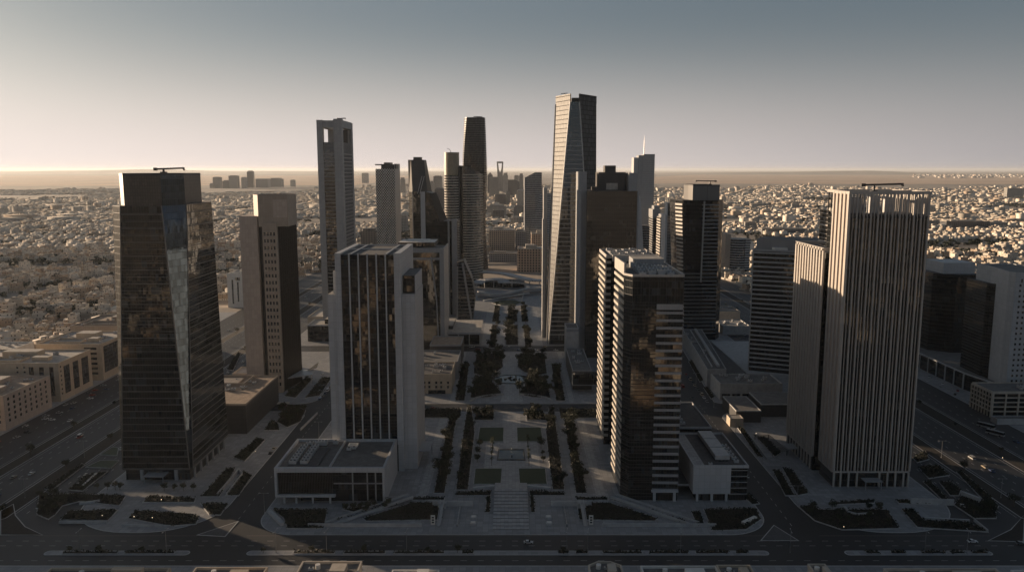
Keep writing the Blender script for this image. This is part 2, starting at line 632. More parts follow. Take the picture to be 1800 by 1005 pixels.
def ring_bands(m, pa, pb, H, zs, h, d, mi):
    for z in zs:
        p = pl(pa, pb, z / H)
        m.loft(offset(p, d), z, offset(p, d), z + h, mi, None, True)


# ================================================================ black glass tower in the near left
T = thing("office_tower", "black glass tower with a slanting sky-tinted glass fold and a stepped crown, beside the highway", "tower", (-207, 474))
pa = [(-228, 444.6), (-227.4, 444), (-187.6, 444), (-186.6, 445), (-186.6, 504), (-228, 504)]
pb = [(-226.2, 453), (-218.2, 445.6), (-195.4, 445.6), (-188.6, 463), (-188.6, 502), (-226.2, 502)]
H1 = 160.0
m = MB()
ZL = 7.5
pz = pl(pa, pb, ZL / H1)
m.loft(pz, ZL, pb, H1, 0, 2)
m.loft(offset(pl(pa, pb, 0), -2.2), 0, offset(pz, -2.2), ZL, 1, None, True)
# the folded face, sky reflection tinted into its glass, stands a hand's breadth proud
for k in (2,):
    a0, a1 = pz[k], pz[k + 1]
    b0, b1 = pb[k], pb[k + 1]
    nx, ny = .09, -.05
    m.poly([(a0[0] + nx, a0[1] + ny, ZL), (a1[0] + nx, a1[1] + ny, ZL), (b1[0] + nx, b1[1] + ny, H1), (b0[0] + nx, b0[1] + ny, H1)], 3)
m.build("curtain_wall_glazing", [M["glass_dark"], M["glass_plain"], M["roof_dark"], M["glass_sky_tint"]], T)
m = MB()
for i in range(38):
    z = ZL + 3.9 * i + 3.2
    if z > H1 - 1:
        break
    p = pl(pa, pb, z / H1)
    for k in (1, 3):
        q = (p[k], p[k + 1])
        m.strip(q[0], q[1], z, z + (.42 if i % 2 else .3), .14, 0, -.05)
m.strip(pz[1], pz[2], ZL - .5, ZL + .5, .3)
m.strip(pz[3], pz[4], ZL - .5, ZL + .5, .3)
for k in (1, 2, 3):
    m.beam((*pz[k], ZL), (*pb[k], H1), .5, .5)
m.build("ledge_cladding", M["ledge"], T)
pc = [(-221.8, 453.8), (-216.4, 446.6), (-195.3, 446.2), (-188.9, 462.5), (-193, 464), (-193, 498), (-221.8, 498)]
ZC = 177.0
m = MB()
m.prism(pc, H1 - 1, ZC, 0, 1)
a0, a1 = pc[2], pc[3]
m.poly([(a0[0] + .1, a0[1] - .06, H1), (a1[0] + .1, a1[1] - .06, H1), (a1[0] + .1, a1[1] - .06, ZC), (a0[0] + .1, a0[1] - .06, ZC)], 2)
cr = m.build("crown", [panel("crown_louvre", (.085, .075, .066), 1.4, 1.9, .18, .15, .4, .3), M["roof_dark"], M["glass_sky_tint"]], T)
parapet_roof(T, pc, ZC, .9, "roof_dark", "dark_panel")
crane(T, -203.5, 470, ZC + .3, 17, math.radians(4), 2.9)
for x in (-216.5, -196.5):
    m = MB()
    m.box(x - .8, x + .8, 444.6, 446.2, 0, ZL + .3)
    m.build("column", M["pale_metal"], T)
for k in range(6):
    y = 450 + k * 9.6
    m = MB()
    m.box(-187.9, -186.9, y - .5, y + .5, 0, ZL + .3)
    m.build("column", M["grey_panel"], T)
canopy(T, rect(-213, -201, 438.5, 446.5), 4.6, .45, "grey_panel", ((-212.4, 439), (-201.6, 439)))

# ================================================================ brown stone tower behind it
T = thing("office_tower", "brown stone tower with a pale strip of square windows and a boxy raised top", "tower", (-200, 652))
m = MB()
zs_ = ZA(630, 380)
m.box(-215.5, -201.5, 630, 668, 0, zs_)
m.box(-203, -195, 634, 666, 0, zs_ - 4, 1)
m.build("stone_slab", [M["brown_panel"], M["dark_panel"]], T)
zt = ZA(630, 344.5)
m = MB()
m.box(-197.8, -186.6, 630, 660, 0, ZA(630, 392))
m.build("window_wall", M["beige_panel"], T)
window_grid(T, (-197.8, 630), (-186.6, 630), [1.9, 4.4, 6.9, 9.4], [6 + 5.55 * i for i in range(23)], 1.3, 2.7)
m = MB()
blk = [(-204.5, 643), (-201.5, 630.4), (-178.5, 630.4), (-176.5, 660), (-204.5, 660)]
blk = [(-206.2, 637.8), (-200.2, 629.8), (-178, 634), (-178, 660), (-206.2, 660)]
m.prism(blk, ZA(630, 392) - 3, zt)
m.strip((-189, 631.9), (-178.4, 633.9), zt - 17, zt - 3, .15, 1)
m.build("raised_top", [M["beige_panel"], M["brown_panel"]], T)
parapet_roof(T, blk, zt, .9, "roof", "beige_panel")
wing = [(-186.6, 634.5), (-180.0, 679), (-196, 690), (-196, 636)]
wing = [(-197, 633), (-186.9, 633.4), (-181, 668), (-194, 671)]
m = MB()
zw = ZA(634, 393)
m.prism(wing, 0, zw, 0, 1)
m.build("curtain_wall_glazing", [glass("ribbed_glass", (.028, .026, .024), 1.7, 3.8, .9, .02, .2, (.06, .056, .05), wav=.02), M["roof_dark"]], T)
m = MB()
m.fins(wing[1], wing[2], 0, zw, 30, .22, .35)
m.build("mullion", M["dark_metal"], T)
canopy(T, [(-186, 640), (-168, 652), (-170, 668), (-181, 668)], 9, .7, "pale_metal", ((-170, 655), (-172, 665)))
m = MB()
m.poly([(-170, 676, 9.5), (-176, 664, 9.4), (-166, 668, 16.5)])
m.poly([(-170, 676, 9.3), (-166, 668, 16.3), (-176, 664, 9.2)])
m.build("canopy_sail", M["white"], T)

# ================================================================ white tower with five mullions, centre left
T = thing("office_tower", "white stone tower with tall dark glass front between slim white mullions above a podium", "tower", (-84, 482))
ZE = ZA(459, 448)
x0, x1 = -99.8, -68.2
m = MB()
m.box(x0, x1, 459.6, 519, 0, ZE, 0, 1)
m.build("curtain_wall_glazing", [M["glass_plain"], M["roof_dark"]], T)
m = MB()
m.fins((x0, 459.6), (x1, 459.6), 17, ZE + .8, 6, .75, .9)
m.build("mullion", M["white_panel"], T)
m = MB()
zl = ZA(459, 487)
for z in (zl, 19.5):
    m.strip((x0, 459.6), (x1, 459.6), z, z + .5, .4)
for i in range(28):
    z = 22 + i * 3.9
    if z < zl - 2:
        m.strip((x0, 459.6), (x1, 459.6), z, z + .18, .1)
m.build("transom_rib", M["dark_metal"], T)
m = MB()
m.box(x1, x1 + 3.4, 459, 519, 0, ZE + .9)
m.box(x0 - 3.0, x0, 459, 519, 0, ZE + .9)
m.build("side_wall", M["white_panel"], T)
m = MB()
zw = ZA(462, 517)
m.box(x1 + 3.4, -57.2, 463, 505, 0, zw, 0, 1)
m.box(x0 - 8.4, x0 - 3.0, 461, 508, 0, zw, 0, 1)
m.build("side_wing", [M["white_panel"], M["roof"]], T)
m = MB()
zg = ZA(468, 484)
m.box(x1 + 3.4, -57.6, 467, 503, zw + .3, zg, 0, 1)
m.box(x0 - 5.2, x0 - 3.0, 463, 505, zw, ZA(462, 477), 2, 1)
m.strip((-57.6, 467), (-57.6, 503), zw, zg, .25, 2)
m.build("upper_glass_box", [M["glass_plain"], M["roof"], M["white_panel"]], T)
m = MB()
m.box(x0 + .2, x1 - .2, 460, 518.6, ZE - 5.5, ZE - 5.2)
m.build("roof_deck", M["roof_dark"], T)
m = MB()
m.box(x0 + 8, x1 - 8, 470, 486, ZE - 5.2, ZE - 2.0, 0)
m.box(x0 + 9, x1 - 9, 471, 485, ZE - 2.0, ZE - 1.7, 1)
m.build("roof_slab", [M["grey_panel"], M["white"]], T)
m = MB()
for xx in (x0 + 6, x1 - 5):
    m.beam((xx, 460, ZE + .4), (xx, 518, ZE + .4), .8, .6)
for yy in (489, 517):
    m.beam((x0, yy, ZE + .4), (x1, yy, ZE + .4), .8, .6)
m.build("roof_frame", M["white_panel"], T)
roof_units(T, [(x0 + 5 + i * 5, 500 + (i % 2) * 6, 3.4, 2.6, 2.2) for i in range(6)], ZE - 5.2, R)
canopy(T, rect(-57.2, -50.5, 470, 488), 8.5, .4, "grey_panel", ((-51, 471), (-51, 487)))

# podium in front of it
T = thing("podium_building", "flat podium hall with framed glass front and rooftop fans below the white tower", "building", (-98, 434))
zp = ZA(411, 825)
P1 = rect(-128.5, -68.8, 411.5, 458.4)
m = MB()
m.box(-127.6, -69.6, 413.2, 458, 5.2, zp - .6, 0, 1)
m.box(-116, -71, 416, 458, 0, 5.4, 0)
m.build("glass_hall", [M["glass_plain"], M["roof"]], T)
m = MB()
m.box(-128.5, -68.8, 411, 413, zp - 1.6, zp + .9)
m.box(-128.5, -127.2, 413, 458.4, 4.4, zp + .9)
m.box(-70.1, -68.8, 413, 458.4, 0, zp + .9)
m.box(-128.5, -127.2, 411, 413, 5.4, zp - 1.6)
m.box(-70.1, -68.8, 411, 413, 0, zp - 1.6)
m.box(-128.5, -96, 411.02, 413, 4.2, 5.4)
m.box(-127.2, -70.1, 457.2, 458.4, zp - 2, zp + .9)
m.box(-99.5, -98.7, 413, 457.2, zp - .5, zp + .9)
m.box(-127, -117, 414, 458, 4.2, 5.2)
m.build("white_frame", M["white_panel"], T)
m = MB()
for i in range(34):
    m.strip((-127 + i * .88, 413.2), (-126.75 + i * .88, 413.2), 5.6, zp - 1.6, .35)
for x in (-87, -79, -74.5):
    m.strip((x, 413.2), (x + .7, 413.2), 0, zp - 1.6, .3, 1)
m.strip((-97, 413.2), (-70, 413.2), 11, 11.6, .25, 1)
m.build("screen_louvre", [M["dark_metal"], M["grey_panel"]], T)
for x in (-124, -117.5, -108.5, -99):
    m = MB()
    m.box(x - .45, x + .45, 412.2, 413.1, 0, 4.4)
    m.build("column", M["white_panel"], T)
m = MB()
m.box(-122.5, -106, 415, 444, zp + .15, zp + .5)
m.build("plant_deck", M["roof_dark"], T)
roof_units(T, [(-120.2 + j * 6.2, 418.5 + i * 4.1, 4.0, 2.7, 2.0) for i in range(7) for j in range(2)], zp + .5, R, "cooling_unit")
roof_units(T, [(-112, 450, 7, 4, 2.6), (-104, 452, 3, 3, 2), (-119, 451, 4, 3, 1.6), (-94, 441, 2.4, 2.4, 1.6), (-91.5, 443, 2.2, 2.2, 1.4)], zp, R)
m = MB()
m.ring(rect(-95.5, -90.5, 446, 450), .2, -.2, zp, zp + 1.2)
m.build("roof_hatch", M["white"], T)

# ================================================================ dark twin-slab tower right of the plaza
T = thing("office_tower", "dark twin-slab tower with pale striped sides and rooftop plant, right beside the plaza", "tower", (77, 470))
M["stripe_stone"] = panel("stripe_stone", (.42, .385, .335), 2.4, 4.1, .04, .05)
ZH = ZA(416, 487)
ZH1 = ZA(549, 441)
FL = 4.1
b1 = rect(60.6, 92, 507, 549)
b2 = [(59.6, 457), (60.4, 424), (64, 417.2), (90.8, 416.4), (91.2, 480), (66, 480), (66, 457)]
for nm, poly, z1 in (("rear_glass_slab", b1, ZH1), ("front_glass_slab", b2, ZH)):
    m = MB()
    m.prism(poly, 0, z1, 0, 1)
    if nm[0] == "f":
        m.box(67, 90, 478, 508, 0, z1 - 8, 0, 1)
    m.build(nm, [M["glass_dark"], M["roof_dark"]], T)
m, m1 = MB(), MB()
for i in range(1, 31):
    z = i * FL + 1.5
    if z < ZH1 - 1.2:
        m1.strip(b1[3], b1[0], z, z + 1.7, .4)
        m1.strip(b1[0], (63.5, 507), z, z + 1.7, .2)
    if z < ZH - 1.2:
        m.strip(b2[0], b2[1], z, z + 1.7, .4)
    if z < ZH - 17:
        m.strip((76.8, 416.8), (90.8, 416.4), z, z + 1.35, .5, 1)
        m.strip((90.8, 416.4), (91.2, 480), z, z + 1.35, .3, 1)
m.strip((76.8, 416.8), (90.8, 416.4), ZH - 17.5, ZH - 14.5, .5, 1)
m.build("stripe_cladding", [M["stripe_stone"], M["grey_panel"]], T)  # one striping, coloured warm on the sunlit side and grey on the shaded front
m1.build("stripe_cladding", M["stripe_stone"], T)
m = MB()
for i in range(1, 60):
    z = i * FL / 2
    if z < ZH - 15:
        m.strip(b2[1], b2[2], z, z + .22, .12)
        m.strip(b2[2], (76.6, 416.8), z, z + .3, .14)
m.fins(b2[2], b2[3], ZH - 14, ZH, 6, .3, .25)
m.build("ledge_cladding", M["dark_metal"], T)
m = MB()
m.box(66, 95, 549, 562, 0, ZH1 - 3, 0, 1)  # added block behind the rear slab, unseen, keeping sun off the finned tower
m.build("hidden_shade_block", [M["dark_panel"], M["roof_dark"]], T)
parapet_roof(T, b1, ZH1, 1.6, "roof", "fin_stone")
m = MB()
m.box(64.5, 90.4, 418, 479.5, ZH - .3, ZH + .05)
m.build("roof_deck", M["roof"], T)
m = MB()
m.strip((60.4, 424), (64, 417.2), ZH, ZH + 1.2, .3, 0, -.5)
m.strip((64, 417.2), (90.8, 416.4), ZH, ZH + 1.2, .3, 0, -.5)
m.strip((90.8, 416.4), (91.2, 480), ZH, ZH + 1.4, .3, 0, -.8)
m.strip((59.6, 457), (60.4, 424), ZH, ZH + 6.5, .3, 0, -.6)
m.strip((66, 457), (59.6, 457), ZH, ZH + 6.5, .1, 0, -.6)
m.build("parapet", M["fin_stone"], T)
roof_units(T, [(70 + 5 * (i % 4), 424 + 6.5 * (i // 4), 3.8, 3.4, 1.8 + .7 * (i % 3)) for i in range(22)] , ZH, R)
roof_units(T, [(66 + 5.2 * (i % 5), 513 + 6.5 * (i // 5), 3.8, 3.6, 1.9 + .5 * (i % 3)) for i in range(25)], ZH1, R)
m = MB()
m.box(70, 88, 458, 474, ZH, ZH + 5, 0, 1)
m.build("plant_room", [M["grey_panel"], M["roof_pale"]], T)
m = MB()
m.box(64, 92.5, 503, 506, ZH1 - 2, ZH1 + 2)
m.build("roof_screen", M["fin_stone"], T)
for x in (78, 89):
    m = MB()
    m.box(x - .7, x + .7, 414.8, 416, 0, 5.5)
    m.build("column", M["white_panel"], T)
canopy(T, rect(76.4, 91, 414.4, 416.5), 5.5, .8, "white_panel")

# its low annex
T = thing("annex_building", "low stone-clad annex with long rooftop ducts beside the dark twin-slab tower", "building", (112, 443))
za = ZA(415, 821)
PA = rect(99, 129, 415, 470)
m = MB()
m.box(99, 119.5, 415, 470, 4.5, za, 0)
m.box(101, 119, 417, 469, 0, 4.6, 1)
m.box(119.5, 129, 417, 470, 0, za - .5, 1)
m.box(92, 99, 425, 462, 5, 6.2, 0, 2)
m.build("stone_walls", [M["white_panel"], M["glass_dark"], M["roof"]], T)
m = MB()
for i in range(1, 6):
    m.strip((119.5, 417), (129, 417), i * 3.4, i * 3.4 + .5, .15)
    m.strip((129, 417), (129, 470), i * 3.4, i * 3.4 + .5, .15)
m.build("ledge_cladding", M["grey_panel"], T)
parapet_roof(T, PA, za, 1.1, "roof_dark", "white_panel", .7)
m = MB()
m.box(100, 105.5, 416.4, 469, za + .05, za + .35)
m.build("roof_terrace", M["paving_pale"], T)
for k in range(3):
    m = MB()
    y = 424 + k * 14.5
    m.box(113, 121, y, y + 13.4, za + .9, za + 3.4)
    for q in range(4):
        m.box(113.2 + q * 2, 114.2 + q * 2, y + .3, y + 13, za, za + 1, 1)
    m.build("roof_duct", [M["pale_metal"], M["dark_metal"]], T)
roof_units(T, [(124, 422 + 5 * i, 2.6, 2.2, 1.7) for i in range(6)] + [(109, 419, 2, 2, 1.2)], za, R)
for x in (101.5, 109.5, 117.5):
    m = MB()
    m.box(x - .6, x + .6, 415.1, 416.3, 0, 4.5)
    m.build("column", M["white_panel"], T)

T = thing("annex_building", "low black glass block with a pale roof rim behind the stone-clad annex", "building", (113, 520))
q = rect(98, 128, 492, 548)
m = MB()
m.prism(q, 0, 16, 0)
m.box(104, 125, 476, 493, 0, 6, 1, 1)
m.build("glass_walls", [M["glass_dark"], M["roof"]], T)
parapet_roof(T, q, 16, 1.0, "roof_dark", "white_panel", .6)
roof_units(T, [(103 + 4 * (i % 3), 500 + 7 * (i // 3), 3, 3, 1.7) for i in range(12)], 16, R)

# ================================================================ right twin tower with stone fins
T = thing("office_tower", "stone-finned twin tower of two joined slabs, the taller one with a dark glass front", "tower", (204, 460))
ZT = 168.0
ZS = ZA(470, 434)
f0 = [(184, 436), (227, 436), (227, 480), (190, 480), (190, 456), (184, 456)]
m = MB()
m.prism(f0, 0, ZT - 14, 0)
m.box(191, 224, 439, 478, ZT - 14.2, ZT - 12.6, 1)
m.strip((184, 456), (184, 436), 9.5, ZT - 1, .12, 2)
m.build("tall_glass_slab", [M["glass_dark"], M["dark_panel"], M["brown_panel"]], T)
s0 = rect(181.6, 214, 461, 505)
m = MB()
m.prism(s0, 0, ZS - 6, 0)
m.box(184, 210, 463, 502, ZS - 6.2, ZS - 3, 1)
m.strip((181.6, 505), (181.6, 461), 9.5, ZS - 6, .12, 2)
m.build("low_glass_slab", [M["glass_dark"], M["dark_panel"], M["brown_panel"]], T)
ZB = 9.5
m = MB()
m.fins((184, 436), (227, 436), ZB, ZT, 11, .75, 1.2)
m.fins((185.95, 436), (225.05, 436), ZB, ZT - 1, 10, .36, .8)
m.fins((184, 456), (184, 436), ZB, ZT, 4, 1.7, .9)
m.fins((227, 436), (227, 480), ZB, ZT, 20, .6, 1.0)
m.fins((181.6, 505), (181.6, 461), ZB, ZS, 10, 1.9, 1.0)
m.fins((181.6, 461), (190, 461), ZB, ZS, 2, .6, .4)
for z in (ZB,):
    m.strip((184, 436), (227, 436), z - .8, z, 1.15)
    m.strip((184, 456), (184, 436), z - .8, z, .95)
    m.strip((181.6, 505), (181.6, 461), z - .8, z, 1.05)
m.build("fin_cladding", M["fin_stone"], T)
m = MB()
m.strip((184, 436), (227, 436), ZT - 14.5, ZT - 13.2, .6)
m.build("crown_louvre", M["dark_metal"], T)
m = MB()
m.fins((227, 480), (190, 480), ZT - 13, ZT - .5, 22, .6, .3)
m.strip((227, 480), (190, 480), ZT - 14.5, ZT - 13.2, .6)
m.build("crown_louvre", M["dark_metal"], T)
m = MB()
m.ring(rect(183.2, 228.1, 434.9, 457), 0, -1.2, ZT - 1.3, ZT + .3)
m.ring(rect(189.2, 228.1, 457.1, 481), 0, -1.2, ZT - 1.3, ZT + .25)
m.build("parapet", M["fin_stone"], T)
m = MB()
m.ring(offset(s0, 1.0), 0, -1.3, ZS - 1.3, ZS + .3)
m.build("low_parapet", M["fin_stone"], T)
m = MB()
m.box(190.5, 226, 437, 479, ZT - 12.7, ZT - 12.3)
m.box(185, 190.5, 437, 455.5, ZT - 12.7, ZT - 12.3)
m.build("roof_deck", M["roof_dark"], T)
m = MB()
m.box(183, 213, 462, 503.5, ZS - 3, ZS - 2.7)
m.build("low_roof_deck", M["roof"], T)
roof_units(T, [(192, 447, 6, 4, 8.5), (203, 450, 5, 4, 12), (214, 455, 5, 5, 9.5)], ZT - 12.3, R)
crane(T, 203, 450, ZT - 1, 24, math.radians(3), 4.4)
for x in (184.2, 188, 192.6, 197.4, 210.2, 214.8, 219.4, 224, 226.8):
    m = MB()
    m.box(x - .42, x + .42, 434.9, 435.9, 0, ZB - .8)
    m.build("column", M["fin_stone"], T)
for y in (504, 499, 494, 489, 484, 479, 474, 469, 464):
    m = MB()
    m.box(180.7, 181.5, y - .4, y + .4, 0, ZB - .8)
    m.build("column", M["fin_stone"], T)
canopy(T, rect(200, 210, 430, 436), 5, .4, "grey_panel", ((200.6, 430.6), (209.4, 430.6)))
m = MB()
m.box(175, 181.4, 484, 494, 5, 5.4)
m.build("side_canopy", M["grey_panel"], T)

# ================================================================ tall tower with the tapering centre facet
T = thing("skyscraper", "tallest tower, silver glass sides folding over a dark facet that widens downward", "tower", (62, 836))
ZP = 247.0
A = [(38, 812, 0), (86, 812, 0), (87.4, 813.4, 0), (87.4, 862, 0), (36.6, 862, 0), (36.6, 813.4, 0)]
B = [(58.4, 816, ZP), (67.6, 816, ZP), (87.6, 845, ZP), (87.6, 862, ZP), (45.4, 862, ZP), (45.4, 845, ZP)]
m = MB()
m.poly([A[0], A[1], B[1], B[0]], 0)
m.build("centre_facet_glazing", glass("centre_glass", (.02, .024, .027), 2.0, 4.6, 1.5, .006, .05, (.05, .05, .05)), T)
m = MB()
m.poly([A[1], A[2], B[2]], 0)
m.poly([A[1], B[2], B[1]], 0)
m.poly([A[2], A[3], B[3], B[2]], 0)
m.poly([A[3], A[4], B[4], B[3]], 0)
m.poly([A[4], A[5], B[5], B[4]], 0)
m.poly([A[5], A[0], B[0]], 0)
m.poly([A[5], B[0], B[5]], 0)
m.poly(B, 1)
m.build("curtain_wall_glazing", [M["glass_panel"], M["roof_dark"]], T)
m = MB()
for a, b in ((B[5], B[0]), (B[1], B[2])):
    m.strip(a, b, ZP - .5, ZP + 8, .15, 0, -.8)
m.build("crown_wing", M["glass_panel"], T)
m = MB()
m.box(61, 70, 828, 856, ZP, ZP + 5)
m.build("plant_room", M["dark_panel"], T)
m = MB()
for i in range(44):
    z = 10 + i * 4.6
    t = z / ZP
    a = (lerp(A[0][0], B[0][0], t), lerp(A[0][1], B[0][1], t))
    b = (lerp(A[1][0], B[1][0], t), lerp(A[1][1], B[1][1], t))
    if z < ZP - 22:
        m.strip(a, b, z, z + .8, .35)
m.build("ledge_cladding", M["grey_panel"], T)
m = MB()
for k in (0, 1, 5):
    m.beam(A[k], B[k], 1.0, 1.0)
m.build("edge_trim", M["pale_metal"], T)
m = MB()
m.cyl(55, 850, ZP, ZP + 11.5, .5, .3, 6)
m.beam((51, 850, ZP + 11), (58, 850, ZP + 11.5), .8, .6)
m.build("maintenance_crane", M["dark_metal"], T)
m = MB()
m.box(33.5, 37.5, 850, 866, 0, ZA(850, 330), 0)
m.box(32.5, 35.5, 846, 860, 0, ZA(850, 385), 0)
m.build("stair_core", M["pale_metal"], T)

# bronze glass tower in front of it
T = thing("office_tower", "dark bronze mirror-glass tower with flanking metal pillars and stepped roof blocks", "tower", (96, 776))
xa, xb = XA(1031, 751, 120), XA(1119, 751, 120)
zm = ZA(751, 336)
m = MB()
m.box(xa, xb, 752, 800, 0, zm, 0, 1)
m.build("mirror_glazing", [M["glass_bronze"], M["roof_dark"]], T)
m = MB()
m.box(XA(1017, 757, 150), XA(1031, 757, 150), 757, 790, 0, ZA(757, 302), 0)
m.box(XA(1014, 751, 120) , XA(1021, 751, 120), 751, 757, 0, ZA(751, 334), 0)
m.box(XA(1105, 753, 150), XA(1120, 753, 150), 753.4, 790, zm - 2, ZA(753, 304), 0)
m.box(xb, XA(1121.5, 751, 120), 751, 800, 0, zm + .5, 0)
m.build("metal_pillar", M["grey_panel"], T)
m = MB()
m.box(XA(1052, 765, 150), XA(1099, 765, 150), 765, 795, zm, ZA(765, 303), 0)
m.box(XA(1063, 775, 165), XA(1082, 775, 165), 775, 790, ZA(765, 303), ZA(775, 291), 0)
m.box(XA(1065, 764.6, 140), XA(1085, 764.6, 140), 764.5, 766, zm + 1, ZA(764, 322), 1)
m.box(XA(1044, 760, 135), XA(1052, 760, 135), 760, 790, zm, ZA(760, 329), 0)
m.build("roof_block", [M["dark_panel"], M["roof_pale"]], T)

# gate-topped grey tower on the left
T = thing("skyscraper", "grey tower whose stone portal frames stand open against the sky at the top", "tower", (-197, 890))
zt = ZA(860, 211)
zo1, zo0 = ZA(860, 224), ZA(860, 250)
xl, xr = XA(556, 860, 230), XA(600, 860, 230)
m = MB()
m.box(xl + 1.2, xr - 1.2, 861.5, 919, 0, zo0, 0, 1)
m.build("curtain_wall_glazing", [M["glass_bronze"], M["roof_dark"]], T)
m = MB()
m.box(xl, xl + 6.3, 860, 866.3, 0, zt)
m.box(xr - 8.6, xr, 860, 868, 0, zt + 1.2)
m.box(xl, xl + 6.3, 912, 920, 0, zt)
m.box(xr - 8.6, xr, 912, 920, 0, zt)
m.build("stone_column", M["frame_stone"], T)
m = MB()
m.box(xl + 6.3, xr - 8.6, 861, 866, zo1, zt - .4)
m.box(xr - 7, xr - .2, 868, 912, zo1, zt + .2)
m.box(xl + .2, xl + 6, 866.3, 912, zo1, zt - .3)
m.build("portal_lintel", M["frame_stone"], T)
m = MB()
m.box(xl + 10, xr - 1.4, 898, 917, zo0, zo1 - 1)
m.build("lift_core", M["dark_panel"], T)
m = MB()
for i in range(1, 50):
    z = i * 4.0
    if z < zo0:
        m.strip((xr - 1.2, 868), (xr - 1.2, 912), z, z + .9, .8)
        m.strip((xl + 6.3, 861.5), (xr - 8.6, 861.5), z, z + .5, .2)
m.fins((xr - 1.2, 868), (xr - 1.2, 912), 0, zo0, 7, .8, .9)
m.build("louver_cladding", M["grey_panel"], T)
crane(T, xr - 6, 880, zt, 9, 0.3, 2.5)

# lattice tower
T = thing("office_tower", "white diagonal-lattice tower with an overhanging roof plate", "tower", (-195, 1270))
zt = ZA(1250, 297)
xl, xr, xe = XA(661, 1250, 150), XA(694, 1250, 150), XA(702, 1290, 150)
fp = [(xl, 1250), (xr, 1250), (xe + 1, 1292), (xl, 1292)]
m = MB()
m.prism(fp, 0, zt, 0, 1)
m.build("curtain_wall_glazing", [M["glass_dark"], M["roof_dark"]], T)
m = MB()
W = xr - xl
nz, nx = 40, 8
dz, dx = zt / nz, W / nx
for i in range(nz):
    for j in range(nx):
        x, z = xl + j * dx, i * dz
        m.beam((x, 1249.6, z), (x + dx, 1249.6, z + dz), .5, .7)
        m.beam((x + dx, 1249.4, z), (x, 1249.4, z + dz), .5, .7)
m.build("lattice", M["white"], T)
m = MB()
m.strip((xr, 1250), (xe + 1, 1292), 0, zt + 8, .3)
m.build("side_wall", M["grey_panel"], T)
m = MB()
m.box(xl + 8, xr + 2, 1254, 1290, zt, zt + 7, 1)
m.box(xl - 1, xl + 14, 1252, 1290, zt + 5.6, zt + 7.4, 0)
m.box(xl + 12, xr - 8, 1256, 1288, zt + 7, zt + 10, 1)
m.build("roof_plate", [M["dark_metal"], M["dark_panel"]], T)

# faceted charcoal tower
T = thing("office_tower", "charcoal faceted tower with a gleaming diagonal seam and cut-away shoulder", "tower", (-140, 1170))
Y = 1150
def X5(px, z): return XA(px, Y, z)
zk, zt = ZA(Y, 337), ZA(Y, 281)
p0 = [(X5(720, 60), Y + 6), (X5(727, 60), Y), (X5(752, 60), Y + 2), (X5(754, 60), Y + 40), (X5(720, 60), Y + 40)]
p1 = [(X5(718, zk), Y + 6), (X5(725, zk), Y), (X5(751, zk), Y + 2), (X5(754, zk), Y + 40), (X5(718, zk), Y + 40)]
p2 = [(X5(716.5, zt), Y + 4), (X5(722, zt), Y + 1), (X5(744, zt), Y + 8), (X5(744.5, zt), Y + 36), (X5(716.5, zt), Y + 36)]
m = MB()
m.loft(p0, 0, p1, zk, 0, top=False)
m.loft(p1, zk, p2, zt, 1, 2)
m.build("faceted_glazing", [M["glass_bronze"], M["dark_panel"], M["roof_dark"]], T)
m = MB()
m.beam((X5(734, zk), Y - .8, zk - 3), (X5(742, zk), Y + 1, zk + 22), 1.1, .8)
m.beam((X5(738, zk), Y - .8, zk - 3), (X5(746, zk), Y + 1, zk + 22), .8, .8)
m.beam((X5(727, 80), Y - .4, 0), (X5(725, zk), Y - .4, zk), .8, .6)
m.build("seam_trim", M["pale_metal"], T)
m = MB()
m.box(X5(725, zt), X5(738, zt), Y + 10, Y + 30, zt, zt + 4)
m.build("plant_room", M["dark_panel"], T)
m = MB()
m.box(X5(741, 60), X5(748.5, 60), Y - 1.5, Y + 10, 0, ZA(Y, 337))
m.build("white_spine", M["white_panel"], T)

# sloped black tower
T = thing("office_tower", "black glass tower with a steeply raked roof edge and pale corner piers", "tower", (-85, 1000))
Y = 985
pts = [(749, 560), (804, 560), (804, 388), (780, 389), (763, 341), (749, 337.5)]
prof = []
for px, py in pts:
    z = 0 if py > 550 else ZA(Y, py)
    prof.append((XA(px, Y, z), z))
m = MB()
n = len(prof)
m.poly([(x, Y, z) for x, z in prof], 0)
m.poly([(x, Y + 42, z) for x, z in reversed(prof)], 0)
for k in range(1, n):
    a, b = prof[k], prof[(k + 1) % n]
    m.poly([(a[0], Y, a[1]), (a[0], Y + 42, a[1]), (b[0], Y + 42, b[1]), (b[0], Y, b[1])], 1 if k in (2, 3, 4) else 0)
m.build("raked_glass_wall", [M["glass_plain"], M["dark_panel"]], T)
m = MB()
m.beam((prof[4][0] - 1, Y - .6, prof[4][1] + 1), (prof[3][0], Y - .6, prof[3][1] + 1), 2.5, 9)
m.build("raked_edge_panel", M["dark_panel"], T)
zc = ZA(Y, 387)
for pa_, pb_ in ((788, 791), (795, 804)):
    m = MB()
    m.box(XA(pa_, Y, 60), XA(pb_, Y, 60), Y - 3, Y + 8, 0, zc + 1)
    m.build("corner_pier", M["grey_panel"], T)

